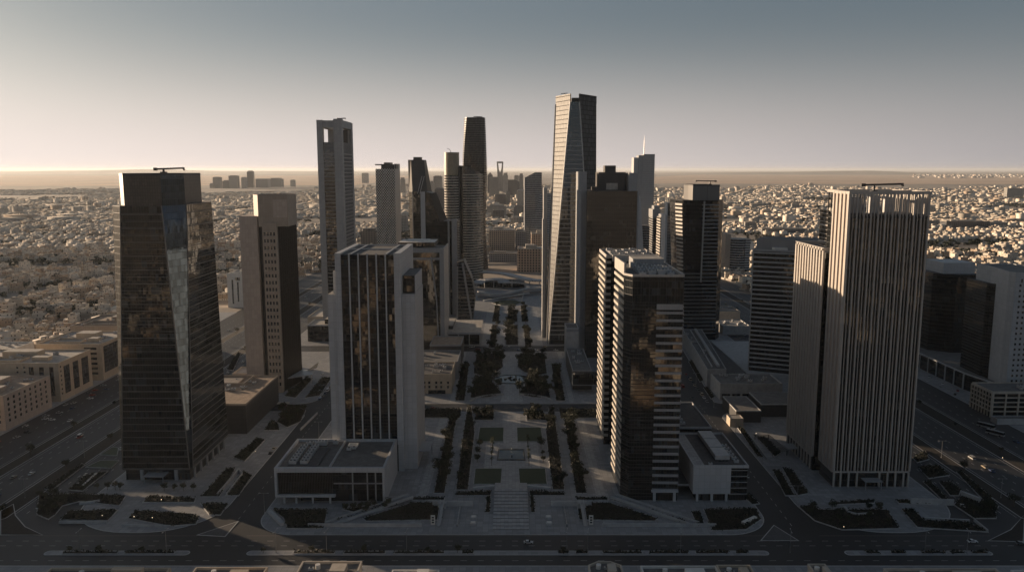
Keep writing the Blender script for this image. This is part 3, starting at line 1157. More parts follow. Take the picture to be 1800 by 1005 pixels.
# ship-prow building
T = thing("office_building", "low curved prow-shaped building with a raked pale rib beside the striped round tower", "building", (-60, 965))
Y = 950
pts = [(803, 556), (831, 556), (835, 520), (829, 490), (815, 458), (803, 462)]
prof = [(XA(px, Y, 0 if py > 550 else ZA(Y, py)), 0 if py > 550 else ZA(Y, py)) for px, py in pts]
m = MB()
m.poly([(x, Y, z) for x, z in prof], 0)
m.poly([(x, Y + 30, z) for x, z in reversed(prof)], 0)
for k in range(1, len(prof)):
    a, b = prof[k], prof[(k + 1) % len(prof)]
    m.poly([(a[0], Y, a[1]), (a[0], Y + 30, a[1]), (b[0], Y + 30, b[1]), (b[0], Y, b[1])], 1)
m.build("curved_body", [banded("prow_storeys", (.1, .1, .1), 4.2, .35), M["dark_panel"]], T)
m = MB()
m.beam((XA(813, Y, 70), Y - .8, ZA(Y, 462)), (XA(829, Y, 0), Y - .8, 0), 1.2, 2.4)
m.beam((XA(804, Y, 70), Y - .8, ZA(Y, 468)), (XA(804, Y, 0), Y - .8, 0), 1.2, 1.6)
m.build("raked_rib", M["grey_panel"], T)

# striped round tower
T = thing("office_tower", "pale striped tower of a slim drum and a broad curved slab with balcony bands", "tower", (-80, 1265))
Y = 1262
cx = XA(794.5, Y, 150)
rr = 11.8
zt = ZA(Y, 268)
def circ(cx, cy, r, n=24): return [(cx + r * math.cos(2 * math.pi * k / n), cy + r * math.sin(2 * math.pi * k / n)) for k in range(n)]
m = MB()
m.prism(circ(cx, Y, rr - .8), 0, zt - 3, 0, 1)
zl = ZA(Y, 308)
m.prism(circ(cx, Y, rr), zl, zt, 2, 1)
m.build("drum", [M["glass_dark"], M["roof"], panel("drum_louvre", (.4, .32, .22), .8, 1.6, .25, .15, .45, dark=.3)], T)
m = MB()
for i in range(44):
    z = 3 + i * 4.1
    if z < zl - 1:
        m.prism(circ(cx, Y, rr + .3), z, z + 1.7, 0, None, True)
m.build("balcony_rib", M["stripe_stone"], T)
zb = ZA(Y, 291)
xs0, xs1 = XA(808, Y, 120), XA(848, Y, 60)
arc = []
for k in range(13):
    t = k / 12
    arc.append((lerp(xs0, xs1, t), Y + 2 - 11 * math.sin(math.pi * t * .62 + .35) + (t ** 3) * 26))
slab = arc + [(xs1 - 3, Y + 45), (xs0, Y + 45)]
def slab_z(z):
    return slab
m = MB()
# roof falls away towards the slab's far end
zz = [zb - (max(0, (p[0] - xs0) / (xs1 - xs0)) ** 2.2) * 16 for p in slab]
m.loft(slab, 0, slab, zz, 0, 1)
m.build("curved_slab_glazing", [M["glass_dark"], M["roof"]], T)
m = MB()
for i in range(42):
    z = 3 + i * 4.1
    if z > zb - 15:
        break
    for k in range(2, 12):
        m.strip(arc[k], arc[k + 1], z, z + 1.6, .9)
m.build("balcony_rib", M["stripe_stone"], T)
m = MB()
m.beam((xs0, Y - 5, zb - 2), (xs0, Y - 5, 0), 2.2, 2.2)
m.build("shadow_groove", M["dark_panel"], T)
m = MB()
m.beam((cx - 1, Y, zt), (cx - 3, Y, zt + 4.5), .6, .6)
m.beam((cx - 3, Y, zt + 4.5), (cx - 7, Y, zt + 6), .6, .6)
m.build("maintenance_crane", M["dark_metal"], T)

# twisted tower
T = thing("skyscraper", "tall dark tower with a softly twisting waist, behind the striped round tower", "tower", (-48, 1450))
Y = 1450
cx = XA(835, Y, 160)
zt = ZA(1435, 208)
m = MB()
NSEG, N4 = 26, 20
def tw(t):
    a = math.radians(38 * (t - .78))
    r = 19.0 + 2.2 * math.cos((t - .72) * 7)
    out = []
    for k in range(N4):
        th = 2 * math.pi * (k + .5) / N4
        c, s = math.cos(th), math.sin(th)
        q = (abs(c) ** 5 + abs(s) ** 5) ** (-1 / 5)
        x, y = c * q * r, s * q * r
        out.append((cx + x * math.cos(a) - y * math.sin(a), Y + x * math.sin(a) + y * math.cos(a)))
    return out
for i in range(NSEG):
    m.loft(tw(i / NSEG), zt * i / NSEG, tw((i + 1) / NSEG), zt * (i + 1) / NSEG, 0, 1, top=(i == NSEG - 1))
m.build("twisted_shaft", [banded("twist_storeys", (.045, .042, .04), 3.9, .35, (.012, .012, .012), 2.4, .4, 1.4), M["roof_dark"]], T)
m = MB()
m.ring([(p[0], p[1]) for p in tw(1)], -.2, -1.5, zt - 2, zt + 1.5)
m.build("crown_rim", M["dark_panel"], T)
m = MB()
m.box(cx + 4, cx + 14, Y - 6, Y + 6, zt, zt + 3)
m.beam((cx - 2, Y, zt + 3.8), (cx + 14, Y, zt + 3.2), 1.4, 1.2)
m.build("maintenance_crane", M["dark_metal"], T)

# antenna tower
T = thing("skyscraper", "slender pale tower with a bright notched edge and a tall antenna spike", "tower", (225, 1465))
Y = 1450
zt, zn = ZA(Y, 271), ZA(Y, 277)
X = lambda px: XA(px, Y, 120)
m = MB()
m.loft([(X(1118), Y), (X(1149), Y), (X(1149), Y + 34), (X(1118), Y + 34)], 0, [(X(1130), Y), (X(1149), Y), (X(1149), Y + 34), (X(1130), Y + 34)], zt, 0, 1)
m.build("glass_shaft", [panel("shaft_panel", (.34, .34, .345), 2, 4, .3, .06, .4), M["roof"]], T)
m = MB()
m.box(X(1113), X(1121), Y + 3, Y + 30, 0, zn, 0)
m.loft([(X(1119), Y - 1), (X(1122), Y - 1), (X(1122), Y + 30), (X(1119), Y + 30)], 0, [(X(1121), Y + 1), (X(1131), Y + 1), (X(1131), Y + 30), (X(1121), Y + 30)], zn + 4, 1)
m.build("notched_side", [M["white_panel"], M["grey_panel"]], T)
m = MB()
m.cyl(X(1132), Y + 12, zt - 4, ZA(Y, 248), .9, .5, 6)
m.cyl(X(1132), Y + 12, ZA(Y, 248), ZA(Y, 238), .4, .15, 6)
m.build("antenna", M["metal"], T)

T = thing("office_building", "white sail-edged low tower in front of the antenna tower", "building", (205, 1330))
Y = 1310
m = MB()
pts = [(1120, 445), (1133, 445), (1129, 400), (1126, 345), (1121, 343)]
prof = [(XA(px, Y, 0 if py > 440 else ZA(Y, py)), 0 if py > 440 else ZA(Y, py)) for px, py in pts]
m.poly([(x, Y, z) for x, z in prof], 0)
m.poly([(x, Y + 24, z) for x, z in reversed(prof)], 0)
for k in range(1, len(prof)):
    a, b = prof[k], prof[(k + 1) % len(prof)]
    m.poly([(a[0], Y, a[1]), (a[0], Y + 24, a[1]), (b[0], Y + 24, b[1]), (b[0], Y, b[1])], 1)
m.build("sail_wall", [M["white_panel"], M["glass_dark"]], T)
m = MB()
m.box(XA(1129, Y, 40), XA(1142, Y, 40), Y + 8, Y + 40, 0, ZA(Y, 398), 0, 1)
m.build("rear_block", [banded("sail_storeys", (.2, .2, .2), 4, .4), M["roof"]], T)

# folded grey tower in the centre distance
T = thing("office_tower", "grey tower with a folded slanting roof and a banded wing, in the centre distance", "tower", (45, 1900))
Y = 1880
X = lambda px, z=60: XA(px, Y, z)
m = MB()
zA_, zB_, zC_ = ZA(Y, 312), ZA(Y, 303), ZA(Y, 341)
q = [(X(923), Y), (X(940), Y - 4), (X(952), Y), (X(952), Y + 50), (X(923), Y + 50)]
m.loft(q, 0, q, [zA_, zB_, zB_, zB_, zA_], 0, 1)
m.build("folded_shaft", [banded("folded_storeys", (.22, .23, .245), 4.4, .4, (.07, .08, .09)), M["roof_pale"]], T)
m = MB()
m.loft([(X(926), Y - 8), (X(968), Y - 8), (X(968), Y + 40), (X(926), Y + 40)], 0, [(X(945), Y - 1), (X(968), Y - 1), (X(968), Y + 40), (X(945), Y + 40)], zC_, 0, 1)
m.build("banded_wing", [banded("wing_storeys", (.3, .31, .32), 5.2, .35, (.08, .09, .1)), M["roof"]], T)
m = MB()
m.box(X(921.6), X(923.2), Y - 2, Y + 50, 0, zA_ + 1)
m.build("edge_fin", M["white_panel"], T)

# dark banded tower right of centre
T = thing("office_tower", "dark glass tower with thin stripes, a bright raked rib and a roof crane arm", "tower", (200, 856))
Y = 834
pa = [(181, 846), (184, 834), (203, 834), (217, 834), (224, 846), (224, 880), (181, 880)]
pb = [(173.2, 848), (177.6, 834), (198, 834), (215.6, 834), (223, 846), (223, 880), (173.2, 880)]
HH = ZA(Y, 352)
m = MB()
m.loft(pa, 0, pb, HH, 0, 1)
m.build("curtain_wall_glazing", [M["glass_plain"], M["roof_dark"]], T)
m = MB()
for i in range(1, 40):
    z = 3 + i * 4.0
    if z > HH - 3:
        break
    p = pl(pa, pb, z / HH)
    m.strip(p[2], p[3], z, z + .95, .35)
    m.strip(p[0], p[1], z, z + 1.9, .6, 1)
    if z < HH * .5:
        m.strip(p[1], p[2], z, z + .7, .25)
m.build("stripe_cladding", [M["grey_panel"], M["fin_stone"]], T)
m = MB()
m.beam((pl(pa, pb, .42)[2][0] - 1.5, 833.4, HH * .42), (pb[2][0] + 2.4, 833.4, HH - 1), 2.0, 1.4)
m.build("raked_rib", M["fin_stone"], T)
m = MB()
tb = [(XA(1212, 845, 155), 852), (XA(1217, 840, 155), 838), (XA(1265, 838, 155), 838), (XA(1265, 838, 155), 874), (XA(1212, 845, 155), 874)]
zt = ZA(838, 326)
m.prism(tb, HH - 1, zt, 0, 1)
m.strip((tb[1][0] + 15, 838), (tb[1][0] + 15.4, 838), HH, zt, .3, 1)
m.build("crown", [panel("crown_metal", (.15, .145, .14), 1.5, 30, .06, .05, .45), M["roof_dark"]], T)
parapet_roof(T, tb, zt, .8, "roof_dark", "dark_panel")
crane(T, 210, 852, zt, 22, math.radians(186), 4.2)
m = MB()
m.prism(offset(pa, -1), 0, 7, 0, 1)
m.build("lobby", [M["glass_dark"], M["roof"]], T)

# slim tower pair just behind
T = thing("office_tower", "slim tower with one bright white edge and a set-back dark upper storey", "tower", (220, 1120))
Y = 1100
X = lambda px: XA(px, Y, 80)
z1, z2 = ZA(Y, 379), ZA(Y, 358)
m = MB()
m.box(X(1171), X(1197), Y, Y + 34, 0, z1, 0, 1)
m.box(X(1176), X(1197), Y + 4, Y + 30, z1, z2, 2, 1)
m.build("glass_shaft", [banded("slim_storeys", (.2, .2, .2), 4, .18, (.04, .043, .05), 3.0), M["roof"], M["dark_panel"]], T)
m = MB()
m.box(X(1168.5), X(1172), Y - .8, Y + 30, 0, z1 + 1)
m.box(X(1171.5), X(1173), Y + 2, Y + 20, z1, z2 + .5)
m.build("white_edge", M["white_panel"], T)
T = thing("office_tower", "narrow grey banded tower with bright balcony ends beside the slim white-edged tower", "tower", (208, 1200))
Y = 1180
X = lambda px: XA(px, Y, 80)
m = MB()
m.box(X(1160), X(1171), Y, Y + 30, 0, ZA(Y, 382), 0, 1)
m.build("banded_shaft", [banded("narrow_storeys", (.4, .36, .31), 4.2, .5), M["roof"]], T)
m = MB()
m.box(X(1162), X(1170), Y + 4, Y + 25, ZA(Y, 382), ZA(Y, 377))
m.build("roof_block", M["grey_panel"], T)
T = thing("office_tower", "square grey tower with a lighter capped top, left of the narrow banded tower", "tower", (225, 1400))
Y = 1380
X = lambda px: XA(px, Y, 80)
m = MB()
m.box(X(1147), X(1163), Y, Y + 40, 0, ZA(Y, 382), 0, 1)
m.box(X(1149), X(1163), Y - 1, Y + .2, 0, ZA(Y, 385), 2)
m.build("glass_shaft", [banded("square_storeys", (.24, .24, .24), 4, .4), M["roof"], M["glass_plain"]], T)
m = MB()
m.box(X(1146.5), X(1160), Y - .5, Y + 40, ZA(Y, 382), ZA(Y, 368))
m.box(X(1150), X(1160), Y + 6, Y + 30, ZA(Y, 368), ZA(Y, 362))
m.build("capped_top", M["grey_panel"], T)

# wide striped slab
T = thing("office_building", "broad dark office slab with even grey storey bands and a blank grey roof screen", "building", (230, 690))
a, b = (207, 681), (247, 663)
nx, ny = .41, .91
fp = [a, b, (b[0] + nx * 34, b[1] + ny * 34), (a[0] + nx * 34, a[1] + ny * 34)]
ZW = ZA(675, 440)
m = MB()
m.prism(fp, 0, ZW, 0, 1)
m.build("ribbon_glazing", [M["glass_dark"], M["roof"]], T)
m = MB()
for i in range(1, 28):
    z = 5 + i * 4.0
    if z < ZW:
        m.strip(fp[0], fp[1], z, z + 1.35, .45)
        m.strip(fp[3], fp[0], z, z + 1.35, .45)
m.strip(fp[0], fp[1], ZW - 1, ZW + .6, .5)
m.strip(fp[0], (fp[0][0] + .6, fp[0][1] - .27), 5, ZW, .6)
m.build("band_cladding", M["band_stone"], T)
m = MB()
up = [(lerp(fp[0][0], fp[1][0], .1), lerp(fp[0][1], fp[1][1], .1) + 6), (fp[1][0] + 12, fp[1][1] + 2), (fp[2][0] + 12, fp[2][1]), (fp[3][0] + 4, fp[3][1])]
m.prism(up, ZW - .2, ZA(690, 419), 0, 1)
m.build("roof_screen", [panel("screen_metal", (.24, .25, .265), 6, 30, .04, .04, .35, .2), M["roof"]], T)
m = MB()
m.box(fp[0][0] + 16, fp[0][0] + 27, fp[0][1] - 8, fp[0][1] + 2, ZW, ZW + 2.2)
m.build("roof_block", M["white"], T)

# lit banded tower behind the finned pair
T = thing("office_tower", "sunlit tower of bronze glass and thin pale bands peeping out behind the finned twin tower", "tower", (250, 562))
zb = ZA(600, 367)
fp = rect(231.5, 268, 528, 600)
m = MB()
m.prism(fp, 0, zb, 0, 1)
m.build("curtain_wall_glazing", [M["glass_bronze"], M["roof"]], T)
m = MB()
for i in range(1, 12):
    z = zb - i * 12
    if z > 3:
        m.strip(fp[3], fp[0], z, z + 1.2, .5)
for i in range(1, 40):
    m.strip(fp[3], fp[0], zb - i * 3, zb - i * 3 + .35, .25)
m.build("band_cladding", M["fin_stone"], T)
parapet_roof(T, fp, zb, 1.6, "roof", "fin_stone")
m = MB()
m.box(236, 262, 540, 596, zb, zb + 4)
m.build("plant_room", M["dark_panel"], T)

# curved striped block in the right middle distance
T = thing("office_building", "rounded mid-rise with curving white balcony bands in the middle distance", "building", (400, 1390))
Y = 1370
X = lambda px: XA(px, Y, 30)
zt = ZA(Y, 420)
arc = [(lerp(X(1285), X(1308), k / 10), Y + 16 * (1 - math.sin(math.pi * (.12 + .5 * k / 10)))) for k in range(11)]
fp = arc + [(X(1318), Y), (X(1318), Y + 40), (X(1285), Y + 40)]
m = MB()
m.prism(fp, 0, zt, 0, 1)
m.build("curved_glazing", [M["glass_dark"], M["roof_pale"]], T)
m = MB()
for i in range(1, 14):
    z = 4 + i * 4.3
    if z < zt:
        for k in range(10):
            m.strip(arc[k], arc[k + 1], z, z + 1.5, .9)
        m.strip((X(1309), Y), (X(1318), Y), z, z + 2.4, .5)
m.build("balcony_rib", M["white_panel"], T)
m = MB()
m.box(X(1276), X(1285), Y + 6, Y + 36, 0, ZA(Y, 412))
m.build("stair_tower", M["beige_panel"], T)

# black twin blocks and perforated white tower at the right edge
T = thing("office_building", "black glass block with a pale roof house, rear one of the right-edge pair", "building", (400, 745))
z1 = ZA(728, 480)
fp = [(386, 760), (388, 728), (404, 716), (428, 716), (428, 760)]
m = MB()
m.prism(fp, 6, z1, 0, 1)
m.build("ribbed_glass_wall", [M["glass_dark"], M["roof_dark"]], T)
m = MB()
for i in range(26):
    z = 14 + i * 3.5
    if z < z1:
        m.strip(fp[0], fp[1], z, z + .6, .2)
        m.strip(fp[1], fp[2], z, z + .6, .2)
m.build("ledge_cladding", M["dark_metal"], T)
m = MB()
m.box(395, 424, 724, 756, z1, z1 + 10)
m.build("roof_house", M["white_panel"], T)
T = thing("office_building", "black finely ribbed glass block standing against the perforated white tower", "building", (395, 640))
z1 = ZA(640, 497)
fp = [(383, 664), (382, 634), (386, 628), (392, 615), (410, 615), (410, 664)]
m = MB()
m.prism(fp, 12, z1, 0, 1)
m.build("ribbed_glass_wall", [M["glass_dark"], M["roof_dark"]], T)
m = MB()
for i in range(34):
    z = 15 + i * 2.6
    if z < z1:
        m.strip(fp[0], fp[1], z, z + .5, .2)
        m.strip(fp[1], fp[2], z, z + .5, .2)
m.build("ledge_cladding", M["dark_metal"], T)
parapet_roof(T, fp, z1, .8, "roof", "dark_panel")
T = thing("office_tower", "white perforated tower with rows of small square windows at the right edge", "tower", (410, 620))
z1 = ZA(601, 481)
fp = [(384, 640), (381.5, 604), (384, 601), (418, 601), (418, 660), (388, 660)]
fp = [(388, 640), (381.8, 606.5), (383.6, 601), (418, 601), (418, 660), (388, 660)]
m = MB()
m.prism(fp, 0, z1, 0, 1)
m.build("white_wall", [M["white_panel"], M["roof"]], T)
window_grid(T, (383.6, 601), (418, 601), [4.2 + 3.6 * k for k in range(4)], [17 + 4.15 * i for i in range(19)], 1.5, 1.7)
window_grid(T, (383.6, 601), (418, 601), [5 + 4 * k for k in range(3)], [z1 - 7], 1.2, 3)
parapet_roof(T, fp, z1, .9, "roof", "white_panel")
T = thing("podium_building", "long black podium with a white rim under the right-edge black blocks", "building", (386, 690))
fp = [(366, 770), (372, 636), (381.5, 612), (381.5, 600.9), (383, 600.9), (430, 664.5), (430, 770)]
fp = [(372, 775), (374, 640), (381.2, 602), (383.2, 602), (383.2, 664.6), (430, 664.6), (430, 775)]
m = MB()
m.prism(fp, 0, 13.6, 0, 1)
m.build("dark_walls", [M["glass_dark"], M["roof"]], T)
m = MB()
for k in (0, 1):
    m.strip(fp[k], fp[k + 1], 13, 14.3, .4)
for k in range(9):
    y = 640 + k * 14
    m.box(372.6, 373.6, y, y + .6, 0, 13)
m.build("rim_trim", M["white_panel"], T)

# mirror-glass tower behind the white tower
T = thing("office_tower", "glass tower with a pale portal frame, tucked behind the white mullioned tower", "tower", (-110, 800))
zf = ZA(773, 437)
xr = XA(780, 773, 100)
m = MB()
m.box(-164, xr - 3, 773.6, 830, 0, zf - 2, 0, 1)
m.build("curtain_wall_glazing", [M["glass_bronze"], M["roof"]], T)
m = MB()
m.box(xr - 4.2, xr, 773, 780, 0, zf)
m.box(xr - 1.2, xr, 780, 830, 0, zf)
m.box(-164, xr - 4.2, 773, 776, zf - 4, zf + .4)
m.box(XA(705, 773, 100), xr - 4.2, 773, 774, zf - 11, zf - 9)
m.build("portal_frame", M["grey_panel"], T)
m = MB()
m.beam((XA(757, 772, 100), 772.6, zf - 8), (XA(767, 772, 60), 772.6, zf * .52), 1.6, 1.2)
m.beam((XA(767, 772, 60), 772.6, zf * .52), (XA(771, 772, 40), 772.6, 0), 1.4, 1.2)
m.build("leaning_strut", M["grey_panel"], T)
m = MB()
m.box(XA(700, 785, 110), XA(764, 785, 110), 785, 822, zf + 1, zf + 5, 0, 1)
m.box(XA(715, 800, 110), XA(754, 800, 110), 795, 815, zf + 5, zf + 6, 1)
m.build("roof_terrace", [M["glass_plain"], M["white"]], T)
# ================================================================ low buildings of the district
def low_block(name, label, fp, h, wall, roof="roof", units=(), par=1.0, cat="building", extras=None, glassy=None):
    cx = sum(p[0] for p in fp) / len(fp)
    cy = sum(p[1] for p in fp) / len(fp)
    T = thing(name, label, cat, (cx, cy))
    m = MB()
    m.prism(fp, 0, h, 0)
    m.build("wall", M[wall], T)
    parapet_roof(T, fp, h, par, roof, wall if glassy is None else glassy, .5)
    roof_units(T, units, h, R)
    return T


def rnd_units(x0, x1, y0, y1, n, rnd, big=4):
    out = []
    for i in range(n):
        w, d = rnd.uniform(1.6, big), rnd.uniform(1.6, big)
        out.append((rnd.uniform(x0 + w, x1 - w), rnd.uniform(y0 + d, y1 - d), w, d, rnd.uniform(1.0, 2.6)))
    return out


# podium with the tan roof beside the black glass tower
T = low_block("podium_building", "low black-walled podium with a tan gravel roof right behind the black glass tower", rect(-233, -182.5, 528, 604), 20.5, "dark_panel", "roof_tan",
              rnd_units(-226, -190, 560, 600, 9, R, 5), glassy="beige_panel")
m = MB()
m.ring(rect(-228, -200, 578, 600), .3, -.3, 20, 22.6)
m.box(-222, -206, 582, 596, 20.4, 21.6)
m.build("skylight_frame", M["beige_panel"], T)
m = MB()
for i in range(5):
    m.strip((-233, 528), (-182.5, 528), 3 + i * 3.6, 3.3 + i * 3.6, .15)
    m.strip((-182.5, 528), (-182.5, 604), 3 + i * 3.6, 3.3 + i * 3.6, .15)
m.build("ledge_cladding", M["dark_metal"], T)
# pale pavilions
low_block("pavilion", "small glass pavilion with a flat cream roof, at the foot of the brown stone tower", rect(-238, -219, 700, 722), 10, "glass_dark", "roof_pale", glassy="cream")
low_block("pavilion", "long low pavilion with a split cream roof in front of the brown stone tower's slab", rect(-239, -218, 662, 686), 7, "dark_panel", "roof_pale", glassy="cream")
# gate tower's podium
T = low_block("podium_building", "low podium with stacked pale roofs between the gate-topped tower and the brown tower", rect(-216, -120, 826, 858), 17, "glass_dark", "roof_pale", glassy="white_panel")
m = MB()
m.box(-200, -150, 836, 856, 17, 22, 0, 1)
m.build("upper_storey", [M["glass_dark"], M["roof_pale"]], T)
low_block("warehouse", "long shed with a sunlit white roof beside the highway, beyond the brown tower", rect(-236, -213, 905, 965), 11, "cream", "roof_pale", glassy="cream")
# low blocks between white tower and plaza
T = low_block("office_building", "sand-stone four-storey block with a sunlit roof rim beside the white mullioned tower", rect(-80, -49, 627, 668), ZA(627, 659), "sand_panel", "roof_dark",
              rnd_units(-86, -52, 632, 664, 12, R, 4))
window_grid(T, (-80, 627), (-49, 627), [9 + 4.0 * k + (k // 2) * 1.6 for k in range(5)], [4.8, 8.4], 1.6, 2.0)
m = MB()
m.strip((-68, 627), (-54, 627), 0, 3.2, .12)
m.build("entrance", M["glass_dark"], T)
m = MB()
m.ring(rect(-62, -50, 630, 664), .2, -.3, 13, 15.2)
m.build("roof_enclosure", M["sand_panel"], T)
low_block("office_building", "grey flat-roofed block between the sand-stone block and the portal-framed glass tower", rect(-150, -47, 672, 716), 15, "grey_panel", "roof", rnd_units(-100, -60, 676, 712, 6, R, 5))
T = low_block("office_building", "narrow dark block with one sunlit roof corner beside the portal-framed glass tower", rect(-76, -47, 720, 760), 19, "dark_panel", "roof_tan", glassy="grey_panel")
T = low_block("hall", "flat hall with a broad overhanging pale roof on thin columns, left of the boulevard", rect(-112, -34, 812, 870), 12.5, "glass_dark", "roof_pale", glassy="white_panel")
m = MB()
m.box(-113, -32, 801, 871, 12.7, 14.6, 0, 1)
m.box(-100, -62, 820, 862, 14.6, 18, 2, 1)
m.build("roof_plate", [M["white_panel"], M["roof_pale"], M["dark_panel"]], T)
for k in range(8):
    m = MB()
    m.cyl(-110 + k * 11, 802.5, 0, 12.7, .45, n=8)
    m.build("column", M["pale_metal"], T)
# right of the plaza
T = low_block("pavilion", "dark pavilion with a cantilevered glass box facing the park, right beside the park path", rect(50, 66, 640, 722), 15.4, "dark_panel", "roof", rnd_units(52, 65, 650, 715, 8, R, 4), glassy="grey_panel")
m = MB()
m.box(49.5, 70, 630, 640, 6.5, 15.2, 0)
m.box(49.3, 70.2, 629.7, 640, 6.2, 6.8, 1)
m.build("cantilever_box", [M["glass_dark"], M["grey_panel"]], T)
T = low_block("lift_tower", "slim pale-fronted block standing between the tallest tower and the park pavilion", rect(50.5, 62, 728, 752), ZA(728, 578), "grey_panel", "roof", glassy="white_panel")
m = MB()
m.strip((50.5, 728), (62, 728), 3, ZA(728, 583), .2)
m.build("front_panel", M["pale_metal"], T)
# right block
T = low_block("mall_building", "long low stone wing with rooftop ducts running back towards the dark banded tower", [(163, 648), (179, 648), (198, 816), (178, 816)], 14.5, "concrete", "roof", rnd_units(170, 180, 670, 800, 10, R, 4))
m = MB()
m.beam((174, 655, 16.2), (190, 810, 16.2), 2.2, 2.0)
m.beam((169, 655, 15.4), (185, 810, 15.4), .8, .8)
m.build("roof_duct", M["pale_metal"], T)
T = low_block("mall_building", "low front wing with a row of dark shop openings below the broad striped slab", rect(164, 213, 609, 640), ZA(609, 676), "concrete", "roof", rnd_units(168, 210, 614, 638, 12, R, 4))
for k in range(6):
    m = MB()
    x = 165.5 + k * 8
    m.strip((x, 609), (x + 6.4, 609), .3, 5.2, .1)
    m.build("shop_window", M["glass_pane"], T)
m = MB()
m.box(182, 260, 664, 800, 0, 6)
tmp = m.build("wall", M["concrete"], thing("deck_building", "low dark deck building between the long stone wing and the striped slab", "building", (221, 730)))
parapet_roof(tmp.parent, rect(182, 203, 664, 800), 6, 1, "roof_dark", "concrete")
low_block("pavilion", "square plain-roofed pavilion left of the finned twin tower, by the curved planter", rect(161, 179, 553, 590), 8.5, "dark_panel", "roof", par=.4, glassy="concrete")
low_block("pavilion", "larger light-roofed pavilion tucked against the finned twin tower's rear", rect(183, 214, 566, 598), 9.5, "dark_panel", "roof", par=.4, glassy="concrete")
low_block("kiosk", "small kiosk with a sloping pale roof at the corner of the light-roofed pavilion", rect(154, 163.5, 543, 552), 6, "sand_panel", "roof_pale", par=.3, glassy="cream")
for i, (x0, x1, y0, y1, h, lab) in enumerate((
        (232, 262, 860, 900, 9, "flat pale-roofed depot just beyond the dark banded tower"),
        (236, 272, 935, 975, 12, "stepped service block with tanks, second beyond the dark banded tower"),
        (240, 268, 1010, 1050, 14, "small grey block by the highway, third beyond the dark banded tower"),
        (340, 392, 820, 880, 10, "low building with a bright roof across the highway from the dark banded tower"),
        (250, 290, 1130, 1190, 16, "beige block between the highway and the rounded mid-rise"))):
    low_block("service_building", lab, rect(x0, x1, y0, y1), h, ("concrete", "cream")[i % 2], ("roof_pale", "roof")[i % 2], rnd_units(x0, x1, y0, y1, 6, R, 5))
# framed mid-rise at the right edge
T = low_block("office_building", "mid-rise with a deep concrete frame over dark glass, cut off by the right edge", rect(352, 420, 566, 592), ZA(566, 690), "glass_dark", "roof", rnd_units(356, 415, 570, 590, 9, R, 4), glassy="cream")
m = MB()
hh = ZA(566, 690)
for k in range(8):
    m.strip((352 + k * 9.4, 566), (353 + k * 9.4, 566), 0, hh, .9)
    m.strip((352, 592 - k * 3.7), (352, 591.2 - k * 3.7), 0, hh, .9)
for i in range(5):
    z = 4 + i * (hh - 4) / 4.2
    m.strip((352, 566), (420, 566), z, z + .8, .8)
    m.strip((352, 592), (352, 566), z, z + .8, .8)
m.build("frame_cladding", M["cream"], T)
low_block("substation", "plain low wall-like block standing before the framed mid-rise", rect(346, 420, 548, 556), 4, "concrete", "roof", par=.3)

# ---------------------------------------------------------------- mid-rises on the far side of the left highway
def midrise(label, fp, h, wall, nf, us_front, us_side, ww, wh, roof="roof_pale", units=10, seed=1, strips=(), glassfront=None):
    rr = random.Random(seed)
    cx = sum(p[0] for p in fp) / 4
    cy = sum(p[1] for p in fp) / 4
    T = thing("apartment_building", label, "building", (cx, cy), )
    m = MB()
    m.prism(fp, 0, h, 0)
    m.build("wall", M[wall], T)
    parapet_roof(T, fp, h, 1.3, roof, wall)
    f = (h - 5) / nf
    zs = [4.6 + f * i + .9 for i in range(nf)]
    if us_front:
        window_grid(T, fp[0], fp[1], us_front, zs, ww, wh)
    if us_side:
        window_grid(T, fp[1], fp[2], us_side, zs, ww, wh)
    for (e, a, b, z0, z1) in strips:
        p, q = fp[e], fp[(e + 1) % 4]
        L = math.hypot(q[0] - p[0], q[1] - p[1])
        m = MB()
        pa_ = (lerp(p[0], q[0], a / L), lerp(p[1], q[1], a / L))
        pb_ = (lerp(p[0], q[0], b / L), lerp(p[1], q[1], b / L))
        m.strip(pa_, pb_, z0, z1, .12)
        m.build("glazed_strip", M["glass_pane"], T)
    xs = [p[0] for p in fp]
    ys = [p[1] for p in fp]
    x0, x1, y0, y1 = min(xs) + 3, max(xs) - 3, min(ys) + 3, max(ys) - 3
    m = MB()
    px, py = lerp(x0, x1, .3), lerp(y0, y1, .55)
    m.box(px, px + (x1 - x0) * .35, py, py + (y1 - y0) * .25, h, h + 4.2, 0, 1)
    m.box(lerp(x0, x1, .7), lerp(x0, x1, .86), lerp(y0, y1, .2), lerp(y0, y1, .35), h, h + 3.2, 0, 1)
    m.build("stair_house", [M[wall], M["roof_pale"]], T)
    m = MB()
    m.ring(rect(lerp(x0, x1, .1), lerp(x0, x1, .62), lerp(y0, y1, .08), lerp(y0, y1, .4)), .12, -.12, h, h + 1.8)
    m.build("roof_wall", M[wall], T)
    roof_units(T, rnd_units(x0, x1, y0, y1, units, rr, 3.2), h, rr)
    return T


def hrect(a, b, d):
    """footprint from its visible front edge a->b, d metres deep"""
    L = math.hypot(b[0] - a[0], b[1] - a[1])
    nx, ny = -(b[1] - a[1]) / L, (b[0] - a[0]) / L
    return [a, b, (b[0] + nx * d, b[1] + ny * d), (a[0] + nx * d, a[1] + ny * d)]


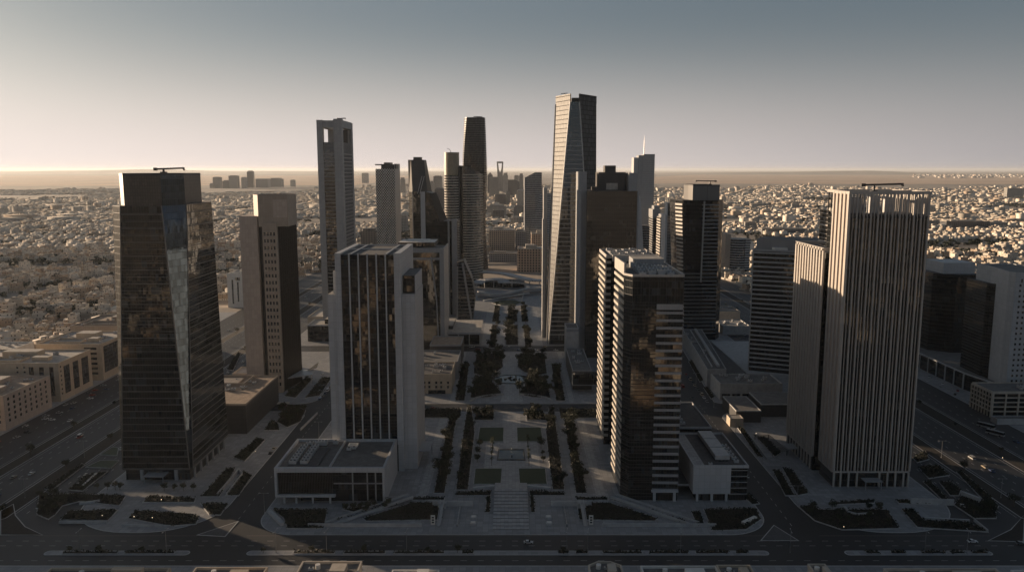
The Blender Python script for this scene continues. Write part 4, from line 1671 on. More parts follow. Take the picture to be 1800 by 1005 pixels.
midrise("brown five-storey block with dark window columns at the left edge, nearest along the highway", rect(-410, -352, 534, 590), 24, "brown_panel", 5, [4 + 5 * k for k in range(11)], [5 + 6.4 * k for k in range(8)], 2.0, 2.0, "roof_tan", 14, 1)
midrise("tan hotel block with tall dark vertical window strips and square windows beside the highway", rect(-440, -353, 604, 652), 30, "sand_panel", 7, [55, 60.5], [3], 1.3, 1.4, "roof_pale", 18, 2,
        strips=((0, 64, 67.5, 6, 28), (0, 72, 75.5, 6, 28), (0, 80, 83, 5, 28), (1, 7, 15, 5, 27), (1, 20, 28, 5, 27), (1, 33, 43, 5, 27), (0, 30, 33, 6, 27), (0, 20, 23, 6, 27)))
midrise("tan office block with one large black glass wall facing the highway and ribbon windows", rect(-408, -352, 668, 724), 31, "sand_panel", 6, [43.5, 49], None, 5.2, 2.0, "roof_pale", 16, 3,
        strips=((1, 3, 52, 6.5, 29.5),))
midrise("wide tan block with a stepped roof, farther along the highway behind the black-walled one", rect(-425, -350, 752, 812), 30, "beige_panel", 6, [62, 67, 72], [4 + 6 * k for k in range(9)], 3.6, 1.9, "roof_tan", 14, 4)
midrise("low white block with small square openings, set back behind the tan hotel block", rect(-560, -455, 690, 742), 17, "white", 3, [8 + 9 * k for k in range(11)], [6, 18, 30], 1.4, 1.8, "roof_pale", 22, 5)
midrise("grey-brown low block partly hidden at the left edge behind the white block", rect(-640, -570, 640, 690), 15, "brown_panel", 3, [6 + 8 * k for k in range(8)], [6, 18, 30], 1.6, 1.8, "roof_pale", 12, 6)
midrise("white block with narrow dark vertical slots and thin roof slab, beside the brown tower", rect(-374, -345, 1035, 1075), 44, "white", 1, None, None, 1, 1, "roof_pale", 4, 7,
        strips=((0, 6, 8, 5, 37), (0, 13, 15, 8, 34), (0, 11, 17, 36, 40), (1, 1, 9, 3, 42)) + tuple((1, 12, 38, 6 + 5.5 * i, 9 + 5.5 * i) for i in range(6)))
midrise("beige block between the brown stone tower and the gate-topped tower, sunlit roof", rect(-352, -322, 1120, 1180), 36, "beige_panel", 7, [3 + 4.6 * k for k in range(6)], [4 + 7 * k for k in range(8)], 1.8, 2.0, "roof_pale", 8, 8)
midrise("pale low block in front of the beige one, right of the brown stone tower", rect(-345, -318, 1040, 1080), 16, "cream", 3, [3 + 5 * k for k in range(5)], [5, 14, 23, 32], 1.8, 1.8, "roof_pale", 8, 9)
# the same street goes on towards the viewer, beyond the picture's edge; its shade falls across the highway
for k_, (y0_, y1_, h_) in enumerate(((448, 512, 34), (380, 436, 42), (300, 362, 36), (220, 290, 40))):
    midrise(("tan street block next along the highway from the brown five-storey block", "tall cream street block, second along the highway from the brown one",
             "cream street block facing the front road junction", "beige street block south of the front road junction")[k_], rect(-428 - 6 * k_, -356, y0_, y1_), h_, ("sand_panel", "cream", "cream", "beige_panel")[k_], 7, None, [4 + 6 * q for q in range(9)], 2.2, 1.8, "roof_pale", 6, 20 + k_)

# mid-distance beige blocks past the station
def far_block(label, fp, h, mat, roof="roof_pale", name="apartment_building", cap=True, base=None, capmat="cream", seed=0):
    rr = random.Random(seed + 50)
    cx = sum(p[0] for p in fp) / len(fp)
    cy = sum(p[1] for p in fp) / len(fp)
    T = thing(name, label, "building", (cx, cy))
    m = MB()
    m.prism(fp, 0, h, 0, 1)
    m.build("wall", [M[mat] if isinstance(mat, str) else mat, M[roof]], T)
    xs = [p[0] for p in fp]
    ys = [p[1] for p in fp]
    w, d = max(xs) - min(xs), max(ys) - min(ys)
    if cap:
        for k in range(2):
            m = MB()
            a, b = rr.uniform(.12, .4), rr.uniform(.15, .4)
            x, y = min(xs) + w * rr.uniform(.1, .5), min(ys) + d * rr.uniform(.15, .5)
            m.box(x, x + w * a, y, y + d * b, h, h + rr.uniform(.05, .1) * h + 2, 0, 1)
            m.build("roof_house", [M[capmat], M[roof]], T)
        m = MB()
        m.ring(fp, .1, -.6, h - .5, h + 1.2)
        m.build("parapet", M[capmat], T)
    return T


M["win_beige"] = windowed("beige_window_wall", (.38, .31, .24), 4.6, 4.2, .55, .55)
M["win_pink"] = windowed("pink_window_wall", (.48, .35, .26), 5.0, 4.6, .5, .6)
M["win_grey"] = windowed("grey_window_wall", (.3, .3, .3), 4.2, 4.0, .6, .5)
Y = 1780
far_block("long beige block of square windows under a cluster of white roof rooms, beyond the station", [(XA(859, Y), Y), (XA(905, Y), Y), (XA(905, Y), Y + 60), (XA(859, Y), Y + 60)], ZA(Y, 405), "win_beige", seed=1)
far_block("dim beige block joining the long beige one, left of the folded grey tower", [(XA(906, 1800), 1800), (XA(924, 1800), 1800), (XA(924, 1800), 1850), (XA(906, 1800), 1850)], ZA(1800, 408), "win_grey", seed=2)
Y = 1400
arc = [(XA(909, Y) + 2, Y + 22), (XA(909, Y), Y + 8), (XA(912, Y), Y), (XA(962, Y), Y - 2), (XA(962, Y), Y + 50), (XA(909, Y) + 2, Y + 50)]
far_block("warm tan round-cornered block with deep arched windows, in front of the folded grey tower", arc, ZA(Y, 438), "win_pink", seed=3)
Y = 1690
far_block("small pinkish block with three window bays behind the round-cornered tan block", [(XA(934, Y), Y), (XA(962, Y), Y), (XA(962, Y), Y + 40), (XA(934, Y), Y + 40)], ZA(Y, 411), "win_pink", seed=4)
Y = 1560
far_block("long low grey shed along the road in front of the long beige block", [(XA(860, Y), Y), (XA(912, Y), Y), (XA(912, Y), Y + 40), (XA(860, Y), Y + 40)], 16, "win_grey", "roof", seed=5)

# ---------------------------------------------------------------- hazy towers farther out
far_m = [windowed("far_wall_grey", (.2, .2, .2), 5, 4.4, .7, .5), windowed("far_wall_dark", (.1, .1, .105), 6, 4.4, .7, .6), windowed("far_wall_pale", (.3, .29, .27), 5, 4.4, .5, .5)]
FAR = [
    # px0, px1, top, base row, material, label
    (374, 387, 311, 331, 0, "boxy hazy tower at the left end of the far left skyline cluster"),
    (368, 377, 322, 331, 2, "low hazy annex at the foot of the boxy far left tower"),
    (391, 403, 317, 331, 1, "hazy block second in the far left skyline cluster, beside a wider one"),
    (402, 417, 308.5, 331, 0, "wide hazy tower with a capped top in the middle of the far left cluster"),
    (424, 433, 311, 331, 2, "hazy tower just left of the tall round-topped one"),
    (434.5, 445, 300, 330, 1, "tallest tower with a rounded top in the far left cluster"),
    (449, 470, 314, 330, 2, "wide pale block right of the round-topped far tower"),
    (473, 494, 313, 329, 0, "long hazy block at the right end of the far left cluster"),
    (510, 518, 316, 328, 2, "small hazy block standing alone before the gate-topped tower"),
    (636, 647, 304, 322, 0, "hazy block on the horizon left of the lattice tower"),
    (704, 712, 312, 345, 2, "pale slim tower between lattice tower and charcoal tower"),
    (756, 763, 318, 352, 2, "pale slim tower just right of the charcoal tower's shoulder"),
    (762, 777, 309, 348, 0, "hazy square tower right of the charcoal tower"),
    (764, 781, 330, 372, 1, "darker hazy block below the square one, left of the striped round tower"),
    (857, 866, 304, 345, 1, "hazy pointed tower left of the arch-topped landmark"),
    (860, 877, 311, 347, 0, "broad hazy tower in front of the arch-topped landmark"),
    (884, 893, 304, 340, 2, "hazy tower close on the right of the arch-topped landmark"),
    (893, 913, 316, 350, 1, "broad dark hazy tower with a sloping shoulder, right of the landmark"),
    (904, 912, 308, 340, 2, "pale hazy tower behind the broad dark one"),
    (912.5, 920, 305, 340, 0, "slim hazy tower left of the folded grey tower"),
    (909, 922, 333, 364, 2, "pale round-edged tower in front of the slim hazy one"),
    (870, 889, 341, 362, 1, "dark square block below the broad hazy towers"),
    (889, 897, 336, 362, 0, "narrow grey block right beside the dark square block"),
    (856, 890, 360, 382, 2, "white-framed flat office below the dark square block"),
    (866, 886, 369, 386, 1, "dark blue low office in front of the white-framed flat office"),
    (903, 921, 361, 386, 0, "square white-columned block beside the white-framed office"),
    (898, 922, 381, 398, 2, "low domed hall in front of the white-columned block"),
    (952, 962, 328, 345, 2, "tan hazy block peeping between folded grey tower and the tallest tower"),
    (634, 661, 402, 440, 1, "dark columned block left of the lattice tower's foot"),
    (704, 716, 378, 410, 2, "white slab right of the lattice tower"),
    (1048, 1056, 311, 330, 0, "distant block left of the bronze tower's roof blocks"),
]
for i, (a, b, t, base, mi, lab) in enumerate(FAR):
    Y = G(900, base)[1]
    x0, x1 = XA(a, Y, 60), XA(b, Y, 60)
    h = ZA(Y, t)
    w = x1 - x0
    T = thing("high_rise", lab, "tower", ((x0 + x1) / 2, Y))
    m = MB()
    fp = rect(x0, x1, Y, Y + w * .8)
    cut = h * (.9 if i % 3 else .97)
    m.prism(fp, 0, cut, 0, 1)
    m.build("wall", [far_m[mi], M["roof_pale"]], T)
    m = MB()
    if "round" in lab:
        m.loft(fp, cut, offset(fp, -w * .06), (cut + h) / 2, 0, top=False)
        m.loft(offset(fp, -w * .06), (cut + h) / 2, offset(fp, -w * .22), h, 0)
    elif "pointed" in lab:
        m.loft(fp, cut, offset(fp, -w * .47), h * 1.02, 0)
    elif "sloping" in lab:
        m.loft(fp, cut, [fp[0], (lerp(fp[0][0], fp[1][0], .6), fp[1][1]), (lerp(fp[0][0], fp[1][0], .6), fp[2][1]), fp[3]], h, 0)
    else:
        m.prism(offset(fp, -w * .12), cut, h, 0)
    m.build("top", far_m[mi], T)

# the arch-topped landmark tower far off
Y = G(900, 338)[1]
T = thing("skyscraper", "far hazy landmark tower with an open inverted arch in its tapering top", "tower", (XA(879, Y, 60), Y))
X = lambda px: XA(px, Y, 120)
outer = [(873, 338), (874.5, 310), (873, 284), (885, 284), (883.6, 310), (885, 338)]
hole = []
for k in range(13):
    t = k / 12
    hole.append((879 + 4.6 * math.cos(math.pi * t) * 1.0, 287.5 + 12 * math.sin(math.pi * t) ** .8))
pts = [(873, 338), (885, 338), (883.8, 312), (884.9, 284)]
m = MB()
def P2(px, py): return (X(px), ZA(Y, py))
# shaft below the opening and two horns plus the bridge on top
def slab2(q, m):
    n = len(q)
    m.poly([(x, Y, z) for x, z in q])
    m.poly([(x, Y + 60, z) for x, z in reversed(q)])
    for k in range(n):
        a, b = q[k], q[(k + 1) % n]
        m.poly([(b[0], Y, b[1]), (a[0], Y, a[1]), (a[0], Y + 60, a[1]), (b[0], Y + 60, b[1])])
slab2([P2(873, 338), P2(885, 338), P2(883.6, 308), P2(879, 303.5), P2(874.4, 308)], m)
m.build("shaft", far_m[0], T)
for s in (-1, 1):
    m = MB()
    q = [P2(879 + s * 4.6, 308), P2(879, 303.5), P2(879 + s * 2.2, 298), P2(879 + s * 3.4, 286), P2(879 + s * 5.7, 286)]
    slab2(q if s < 0 else q[::-1], m)
    m.build("arch_horn", far_m[0], T)
m = MB()
m.box(X(873.3), X(884.7), Y, Y + 60, ZA(Y, 287), ZA(Y, 284))
m.build("sky_bridge", far_m[0], T)

# right-hand distant slabs
for (a, b, t, base, mi, lab) in (
        (1770, 1800, 331, 347, 2, "stepped pale tower blocks standing alone by the desert at the right edge"),
        (1628, 1664, 388, 399, 2, "row of tan apartment slabs just right of the finned twin tower"),
        (1664, 1740, 389, 402, 1, "long shadowed apartment row beyond the tan slabs"),
        (1740, 1772, 391, 402, 2, "tan slab with window ribs at the end of the shadowed row"),
        (1310, 1330, 391, 404, 2, "tan block with an orange sunlit side amid the right-hand houses"),
        (1392, 1405, 358, 368, 2, "reddish cube-shaped block amid the right-hand houses"),
        (1505, 1516, 352, 364, 2, "small square tower in the right-hand house field"),
        (1340, 1420, 402, 412, 0, "long grey roofed hall among the right-hand houses"),
        (1360, 1364, 396, 408, 2, "white water tower rising from the right-hand houses")):
    Y = G(900, base)[1]
    x0, x1 = XA(a, Y, 20), XA(b, Y, 20)
    far_block(lab, rect(x0, x1, Y, Y + max(14, (x1 - x0) * .3)), ZA(Y, t), far_m[mi], "roof_pale", "apartment_building", seed=a)
# ================================================================ ground, roads, blocks
def ground_mat():
    n = NT("desert_ground")
    p = n.pos()
    f = n.ramp(n.noise(.0012, 8, p, .6), .38, .62)
    c = n.mix(f, (.26, .22, .185), (.36, .3, .24))
    g = n.ramp(n.noise(.004, 6, p, .6), .5, .7)
    c = n.mix(n.m("MULTIPLY", g, .55), c, (.15, .12, .095))
    g2 = n.ramp(n.noise(.0005, 7, p, .6), .5, .6)
    c = n.mix(n.m("MULTIPLY", g2, .5), c, (.15, .125, .1))
    c = n.mix(n.m("MULTIPLY", n.ramp(n.noise(.05, 5, p), .45, .7), .3), c, (.13, .11, .09))
    return n.set(col=c, rough=.95)


M["ground"] = ground_mat()
m = MB()
S = 150000
xs = [-S, -40000, -12000, -4000, 4000, 12000, 40000, S]
for i in range(7):
    for j in range(7):
        m.poly([(xs[i], xs[j], 0), (xs[i + 1], xs[j], 0), (xs[i + 1], xs[j + 1], 0), (xs[i], xs[j + 1], 0)])
setting(m.build("ground", M["ground"]))
M["sand"] = plain("desert_sand", (.48, .345, .24), .95, var=.22, scale=.0009)
m = MB()
m.poly([(p_[0], p_[1], .5) for p_ in ((1800, 10300), (5200, 9900), (16000, 10400), (40000, 12000), (60000, 36000), (9000, 36000), (2500, 17000))])
m.poly([(p_[0], p_[1], .5) for p_ in ((-14000, 9300), (-6000, 8800), (-1800, 9200), (-2500, 24000), (-24000, 24000))])
m.poly([(p_[0], p_[1], .5) for p_ in ((-1500, 1890), (-1180, 1840), (-900, 2000), (-1160, 2130), (-1600, 2060))])
setting(m.build("desert", M["sand"]))


def sheet(name, polys, z, mat, kind="structure"):
    m = MB()
    for p in polys:
        m.poly([(x, y, z) for x, y in p])
    return setting(m.build(name, M[mat]), kind)


ROADY0, ROADY1 = 344.0, 373.0
sheet("road_base", [rect(-352, 354, 374.2, 1250)], .004, "asphalt")
sheet("front_road", [rect(-900, 900, 344, 374)], .012, "asphalt")
sheet("left_highway", [rect(-348, -236, 374, 2600), rect(-348, -236, -200, 344)], .008, "asphalt")
sheet("right_highway", [rect(238, 352, 374, 2600), rect(238, 352, -200, 344)], .008, "asphalt")
sheet("side_road", [rect(-153, -132, 374, 1250)], .016, "asphalt")
sheet("side_road", [[(133, 374), (153, 374), (156, 600), (178, 900), (180, 1250), (160, 1250), (158, 900), (134, 600)]], .016, "asphalt")
sheet("cross_street", [rect(-236, 238, 580, 598)], .020, "asphalt")
sheet("cross_street", [rect(-236, 238, 780, 803)], .020, "asphalt")
sheet("far_road", [rect(-3000, 3000, 1495, 1530)], .014, "asphalt")

# raised blocks with kerbs
def block(name, poly, mat="paving", h=.15):
    m = MB()
    m.prism(poly, 0, h - .01, 1, None, top=False)
    m.ring(poly, 0, -.5, 0, h, 1)
    m.poly([(x, y, h - .004) for x, y in offset(poly, -.4)], 0)
    return setting(m.build(name, [M[mat], M["kerb"]]))


block("pavement", rounded(-233, -153, 377, 580, (40, 34, 14, 10)))
block("pavement", rounded(-233, -153, 598, 778, (10, 16, 10, 10)))
block("pavement", rounded(-233, -153, 804, 1200, (10, 12, 10, 10)))
block("plaza_pavement", rounded(-131, 132, 374.6, 579, (22, 24, 8, 8), 12), "paving")
block("park_pavement", rounded(-131, 133, 599, 779, (8, 8, 8, 8)), "paving")
block("boulevard_pavement", rounded(-131, 150, 804, 1240, (8, 8, 8, 8)), "paving")
block("pavement", rounded(154, 236, 377, 579, (36, 40, 10, 18)))
block("pavement", [(158, 604), (162, 600), (236, 600), (236, 1200), (184, 1200), (181, 900)])
block("pavement", rect(354, 440, 520, 800), "paving")
block("pavement", rect(-460, -350, 500, 1000), "paving_pale")
block("front_pavement", rect(-900, 900, 322, 343.6), "paving")
# medians
for (x0, x1) in ((-620, -268), (-222, -153), (-126, 122), (158, 228), (262, 620)):
    block("median_strip", rounded(x0, x1, 353.6, 358.2, (2.2, 2.2, 2.2, 2.2), 6), "paving")
for (x0, x1, y0) in ((-276, -264, 392), (-312, -303, 392), (266, 276, 392), (308, 321, 392)):
    block("highway_median", rounded(x0, x1, y0, 1900, (3, 3, 3, 3), 6), "soil")
# corner islands at the junctions
def island(px_poly, mat="paving_dark"):
    p = [G(*q) for q in px_poly]
    a = sum(p[k - 1][0] * p[k][1] - p[k][0] * p[k - 1][1] for k in range(len(p)))
    block("traffic_island", p if a > 0 else p[::-1], mat)


island([(0, 940), (76, 940), (45, 925), (28, 905), (24, 885), (0, 898)], "soil")
island([(345, 940), (396, 943), (420, 915)])
island([(1360, 922), (1336, 950), (1405, 950)])
island([(1736, 950), (1800, 952), (1800, 905), (1776, 930)], "soil")
# painted lines
def dashes(name, x0, y0, x1, y1, dash=3, gap=5, w=.25, z=.03):
    L = math.hypot(x1 - x0, y1 - y0)
    ux, uy = (x1 - x0) / L, (y1 - y0) / L
    m = MB()
    s = 0
    while s < L:
        e = min(L, s + dash)
        a, b = (x0 + ux * s, y0 + uy * s), (x0 + ux * e, y0 + uy * e)
        nx, ny = -uy * w / 2, ux * w / 2
        m.poly([(a[0] - nx, a[1] - ny, z), (b[0] - nx, b[1] - ny, z), (b[0] + nx, b[1] + ny, z), (a[0] + nx, a[1] + ny, z)])
        s += dash + gap
    setting(m.build("road_marking_lines", M["paint"]))


for y in (363.4, 368.4):
    dashes("lane", -600, y, 600, y)
dashes("lane", -600, 348.6, 600, 348.6)
for x in (-242, -250, -257, -291, -297, -322, -335, 246, 253, 259, 285, 292, 299, 331, 341):
    dashes("lane", x, 400, x, 1300, 3, 7, .3)
for x in (-262.5, -278, -301, -314, 264, 278, 306, 323):
    dashes("edge", x, 395, x, 1600, 2000, 1, .25)
dashes("lane", -142.5, 385, -142.5, 1200)
dashes("lane", 143, 385, 145, 600)
dashes("lane", -230, 589, 230, 589)
dashes("lane", -230, 791.5, 230, 791.5)
# low hills at the horizon
def hills(name, y, x0, x1, hmax, seed, mat):
    rr = random.Random(seed)
    m = MB()
    N = 90
    ph = [rr.uniform(0, 6.28) for _ in range(6)]
    prev = None
    for i in range(N + 1):
        t = i / N
        x = lerp(x0, x1, t)
        h = sum(math.sin(t * 6.28 * (1.3 + 1.9 * k) + ph[k]) / (1 + k) for k in range(6))
        h = max(2, hmax * (.55 + .35 * h)) * math.sin(math.pi * min(1, max(0, t))) ** .4
        cur = [(x, y - 2500, -1), (x, y, h), (x, y + 4000, h * .8), (x, y + 8000, -1)]
        if prev:
            for k in range(3):
                m.poly([prev[k], cur[k], cur[k + 1], prev[k + 1]])
        prev = cur
    setting(m.build(name, M[mat], smooth=True))


hills("hills", 30000, 6000, 42000, 190, 3, "ground")
hills("hills", 42000, -46000, 9000, 140, 5, "ground")

# ---------------------------------------------------------------- planting
def leaf_quads(m, cx, cy, cz, rx, ry, rz, n, s, rr, mi=0, shell=.35):
    for _ in range(n):
        while True:
            a, b, c = rr.uniform(-1, 1), rr.uniform(-1, 1), rr.uniform(-1, 1)
            d = a * a + b * b + c * c
            if shell * shell < d < 1:
                break
        p = Vector((cx + a * rx, cy + b * ry, cz + c * rz))
        u = Vector((rr.gauss(0, 1), rr.gauss(0, 1), rr.gauss(0, .6))).normalized()
        w = u.cross(Vector((rr.gauss(0, 1), rr.gauss(0, 1), rr.gauss(0, 1)))).normalized()
        q = s * rr.uniform(.6, 1.3)
        m.poly([p - u * q, p - w * q * .6, p + u * q, p + w * q * .6], mi)


def bed(label, poly, kind="shrub", name="planting_bed", curb=.55, hgt=1.0, cat="planting bed", group=None, seed=0):
    a = sum(poly[k - 1][0] * poly[k][1] - poly[k][0] * poly[k - 1][1] for k in range(len(poly)))
    if a < 0:
        poly = poly[::-1]
    cx = sum(p[0] for p in poly) / len(poly)
    cy = sum(p[1] for p in poly) / len(poly)
    T = thing(name, label, cat, (cx, cy, .15), group)
    m = MB()
    m.ring(poly, 0, -.35, .1, .15 + curb)
    m.build("kerb_wall", M["concrete"], T)
    inner = offset(poly, -.3)
    m = MB()
    m.poly([(x, y, .1 + curb * .8) for x, y in inner])
    m.build("soil" if kind == "shrub" else "turf", M["soil" if kind == "shrub" else "grass"], T)
    if kind == "shrub":
        rr = random.Random(seed + int(cx * 7 + cy * 3))
        xs = [p[0] for p in inner]
        ys = [p[1] for p in inner]
        area = abs(a) / 2
        n = int(min(900, max(40, area * 1.6)))
        m = MB()
        k = 0
        tries = 0
        while k < n and tries < n * 8:
            tries += 1
            x, y = rr.uniform(min(xs), max(xs)), rr.uniform(min(ys), max(ys))
            inside = False
            for i in range(len(inner)):
                p, q = inner[i - 1], inner[i]
                if (p[1] > y) != (q[1] > y) and x < (q[0] - p[0]) * (y - p[1]) / (q[1] - p[1] + 1e-9) + p[0]:
                    inside = not inside
            if not inside:
                continue
            h = hgt * (.5 + .7 * abs(math.sin(x * .21 + 1.3) * math.cos(y * .17)) + rr.uniform(0, .25))
            leaf_quads(m, x, y, .15 + curb * .8 + h * .5, .7, .7, h * .5, 2, .55, rr, 0, 0)
            k += 1
        m.build("shrubbery", M["shrub"], T)
    return T


# plan of the plaza: x from -60 to 60, y from 383 up to 578
def pxp(*pts):
    return [G(*p) for p in pts]


side = {-1: "left", 1: "right"}
for s in (-1, 1):
    f = lambda px: 900 + s * (px - 900) + (-3 if s > 0 else 0)
    w = side[s]
    mir = lambda pts: [G(900 + s * (900 - x) - 3, y) for x, y in pts]   # given in left-hand pixels
    bed(f"lower lawn square {w} of the plaza's centre walk, above the wide stairs", mir([(835, 852), (884, 852), (886, 824), (838, 824)]), "lawn", "lawn_bed")
    bed(f"upper lawn square {w} of the plaza's centre walk, beyond the pool", mir([(842, 777), (888, 777), (889, 752), (846, 752)]), "lawn", "lawn_bed")
    bed(f"long dark hedge bed along the {w} edge of the central plaza garden", mir([(804, 862), (826, 862), (838, 760), (832, 715), (824, 715), (812, 800)]), "shrub", hgt=1.6)
    bed(f"long tree bed on the {w} paved side of the plaza garden", mir([(765, 868), (785, 868), (805, 740), (792, 738)]), "shrub", hgt=1.2)
    bed(f"wide front lawn bed {w} of the wide stairs, behind the low road wall", mir([(742, 915), (779, 915), (784, 884), (727, 884), (640, 912), (646, 917)]), "shrub", hgt=.6)
    bed(f"slim hedge strip above the {w} front lawn bed", mir([(727, 880), (784, 880), (785, 875), (730, 875)]), "shrub")
    bed(f"short planter bed hugging the {w} flank of the wide stairs", mir([(803, 872), (866, 872), (867, 864), (805, 866)]), "shrub")
    bed(f"narrow upright planter beside the {w} flank of the wide stairs", mir([(856, 902), (864, 902), (866, 873), (858, 873)]), "shrub")
    bed(f"cross hedge {w} of the plaza garden, beside the cross street", mir([(745, 735), (812, 735), (815, 719), (750, 719)]), "shrub", hgt=1.3)
    bed(f"stepped planter box {w} at the head of the plaza garden", mir([(836, 739), (871, 739), (872, 722), (842, 722)]), "shrub", hgt=1.8)
    bed(f"large wooded bed {w} in the front half of the park", mir([(829, 700), (836, 672), (846, 661), (860, 664), (872, 675), (884, 690), (884, 694), (860, 699)]), "shrub", hgt=1.4)
    bed(f"large wooded bed {w} in the rear half of the park", mir([(835, 657), (840, 624), (884, 622), (888, 645), (876, 655), (850, 660)]), "shrub", hgt=1.4)
    bed(f"long slim tree bed outside the {w} park path", mir([(803, 705), (820, 705), (828, 640), (815, 640)]), "shrub", hgt=1.2)
    bed(f"boulevard tree strip {w} of the centre strip, nearer half", mir([(862, 612), (874, 612), (877, 572), (868, 572)]), "shrub", hgt=1.2)
    bed(f"boulevard tree strip {w} of the centre strip, farther half", mir([(868, 566), (880, 566), (882, 538), (873, 538)]), "shrub", hgt=1.2)
bed("broad centre tree strip of the boulevard, nearer half", pxp((889, 607), (911, 607), (910, 572), (891, 572)), "shrub", hgt=1.3)
bed("broad centre tree strip of the boulevard, farther half", pxp((891, 566), (910, 566), (908, 545), (893, 545)), "shrub", hgt=1.3)
bed("oval lawn at the boulevard's far end before the station", pxp((864, 533), (880, 537), (905, 537), (918, 532), (905, 528), (880, 528)), "lawn", "lawn_bed")

# beds of the near left block (round the black glass tower)
for lab, pts, kd in (
        ("dark tree-filled corner bed on the rounded corner by the black glass tower", [(64, 905), (68, 870), (130, 868), (222, 872), (210, 890), (140, 882), (110, 890), (98, 905), (85, 914)], "shrub"),
        ("hedge row right of the entry walk under the black glass tower", [(250, 884), (262, 872), (345, 876), (342, 884)], "shrub"),
        ("long front bed with lamps left of the black tower's entry walk", [(105, 915), (122, 898), (208, 897), (190, 916)], "shrub"),
        ("long front bed with lamps right of the black tower's entry walk", [(224, 912), (238, 898), (330, 903), (352, 908), (345, 922), (300, 926)], "shrub"),
        ("triangular bed at the road corner right of the black tower", [(352, 886), (402, 886), (388, 906), (368, 906)], "shrub"),
        ("slanted bed with two pale seat walls left of the black tower", [(120, 862), (148, 836), (192, 828), (168, 846), (146, 864)], "shrub"),
        ("green lawn wedge at the black tower's left side", [(150, 822), (176, 810), (210, 810), (196, 824)], "lawn"),
        ("small green bed by the highway pavement, behind the lawn wedge", [(175, 800), (198, 786), (209, 788), (206, 802)], "lawn"),
        ("thin hedge along the highway kerb beside the black tower", [(78, 860), (144, 815), (150, 818), (92, 862)], "shrub"),
        ("sunken garden bed with low walls at the side road, right of the black tower", [(352, 874), (398, 824), (414, 824), (386, 874)], "shrub"),
        ("long raised bed by the side road kerb near the black tower", [(395, 872), (428, 828), (444, 836), (420, 872)], "shrub"),
        ("upper planted ramp bed beside the tan-roofed podium", [(410, 805), (452, 770), (466, 774), (430, 812)], "shrub"),
        ("round-ended green garden bed at the street corner near the tan-roofed podium", [(486, 742), (500, 722), (522, 715), (538, 722), (528, 742), (505, 752)], "shrub"),
        ("low hedge bed west of the round-ended garden", [(464, 757), (478, 738), (488, 744), (492, 757)], "shrub"),
        ("forecourt hedge in front of the brown stone tower's canopy", [(500, 697), (538, 664), (550, 666), (520, 700)], "shrub"),
        ("outer forecourt hedge by the street corner of the brown tower", [(536, 700), (566, 664), (584, 664), (562, 696)], "shrub"),
        ("highway-side bed behind the pale pavilions", [(398, 650), (418, 620), (424, 622), (410, 652)], "shrub"),
        # podium block
        ("dark corner garden in front of the flat podium hall", [(478, 896), (576, 896), (570, 930), (505, 930), (498, 912)], "shrub"),
        ("hedge along the podium hall's right foot", [(600, 896), (690, 884), (700, 890), (640, 905)], "shrub"),
        ("slim hedge rising beside the diagonal ramp left of the stairs", [(588, 916), (712, 874), (714, 877), (596, 918)], "shrub"),
        ("slim hedge rising beside the diagonal ramp right of the stairs", [(1208, 918), (1080, 877), (1076, 880), (1200, 920)], "shrub"),
        ("dark corner garden in front of the stone-clad annex", [(1236, 896), (1330, 894), (1338, 914), (1312, 932), (1252, 934)], "shrub"),
        ("small hedge by the ramp end, beside the annex corner garden", [(1214, 900), (1232, 900), (1240, 926), (1226, 926)], "shrub"),
        ("kerb bed right of the stone-clad annex", [(1302, 870), (1318, 870), (1336, 886), (1322, 888)], "shrub"),
        # right block
        ("curved kerb bed left of the finned twin tower", [(1296, 752), (1306, 752), (1342, 806), (1330, 802)], "shrub"),
        ("sunken planter with a pergola left of the finned twin tower", [(1330, 770), (1344, 768), (1374, 796), (1362, 804)], "shrub"),
        ("twin kerb-side planter, outer one, left of the finned twin tower", [(1357, 826), (1372, 828), (1398, 872), (1380, 872)], "shrub"),
        ("twin kerb-side planter, inner one, left of the finned twin tower", [(1375, 824), (1392, 826), (1422, 868), (1402, 872)], "shrub"),
        ("front hedge left of the finned tower's entry walk", [(1460, 884), (1536, 878), (1538, 885), (1462, 888)], "shrub"),
        ("front hedge right of the finned tower's entry walk", [(1574, 879), (1650, 882), (1648, 888), (1580, 886)], "shrub"),
        ("large dark corner garden by the right junction, in front of the finned tower", [(1404, 892), (1428, 886), (1440, 896), (1560, 896), (1582, 930), (1480, 932), (1432, 916)], "shrub"),
        ("front garden wedge right of the finned tower's entry walk", [(1584, 896), (1606, 896), (1626, 916), (1700, 918), (1738, 936), (1612, 928)], "shrub"),
        ("diagonal hedge at the finned tower's right side", [(1622, 847), (1636, 846), (1672, 884), (1660, 884)], "shrub"),
        ("dark square bed on the right block's inner garden", [(1614, 822), (1650, 818), (1670, 836), (1632, 842)], "shrub"),
        ("round-ended bed on the right block's highway side", [(1650, 848), (1672, 846), (1690, 862), (1686, 872), (1670, 872)], "shrub"),
        ("sunken dark court by the rounded right corner", [(1676, 888), (1690, 872), (1750, 886), (1752, 912), (1712, 912)], "shrub"),
        ("long kerb hedge following the right highway slip road", [(1680, 830), (1690, 828), (1740, 872), (1756, 890), (1750, 902), (1728, 880)], "shrub"),
        ("small square bed beside the finned tower's rear pavement", [(1604, 806), (1626, 792), (1634, 808), (1612, 814)], "shrub"),
        ("mall-side kerb bed along the long stone wing", [(1210, 636), (1218, 634), (1240, 668), (1230, 672)], "shrub"),
        ("second mall-side kerb bed nearer the shop wing", [(1236, 682), (1244, 680), (1256, 698), (1250, 702)], "shrub"),
):
    bed(lab, pxp(*pts), kd, "lawn_bed" if kd == "lawn" else "planting_bed", hgt=1.0)
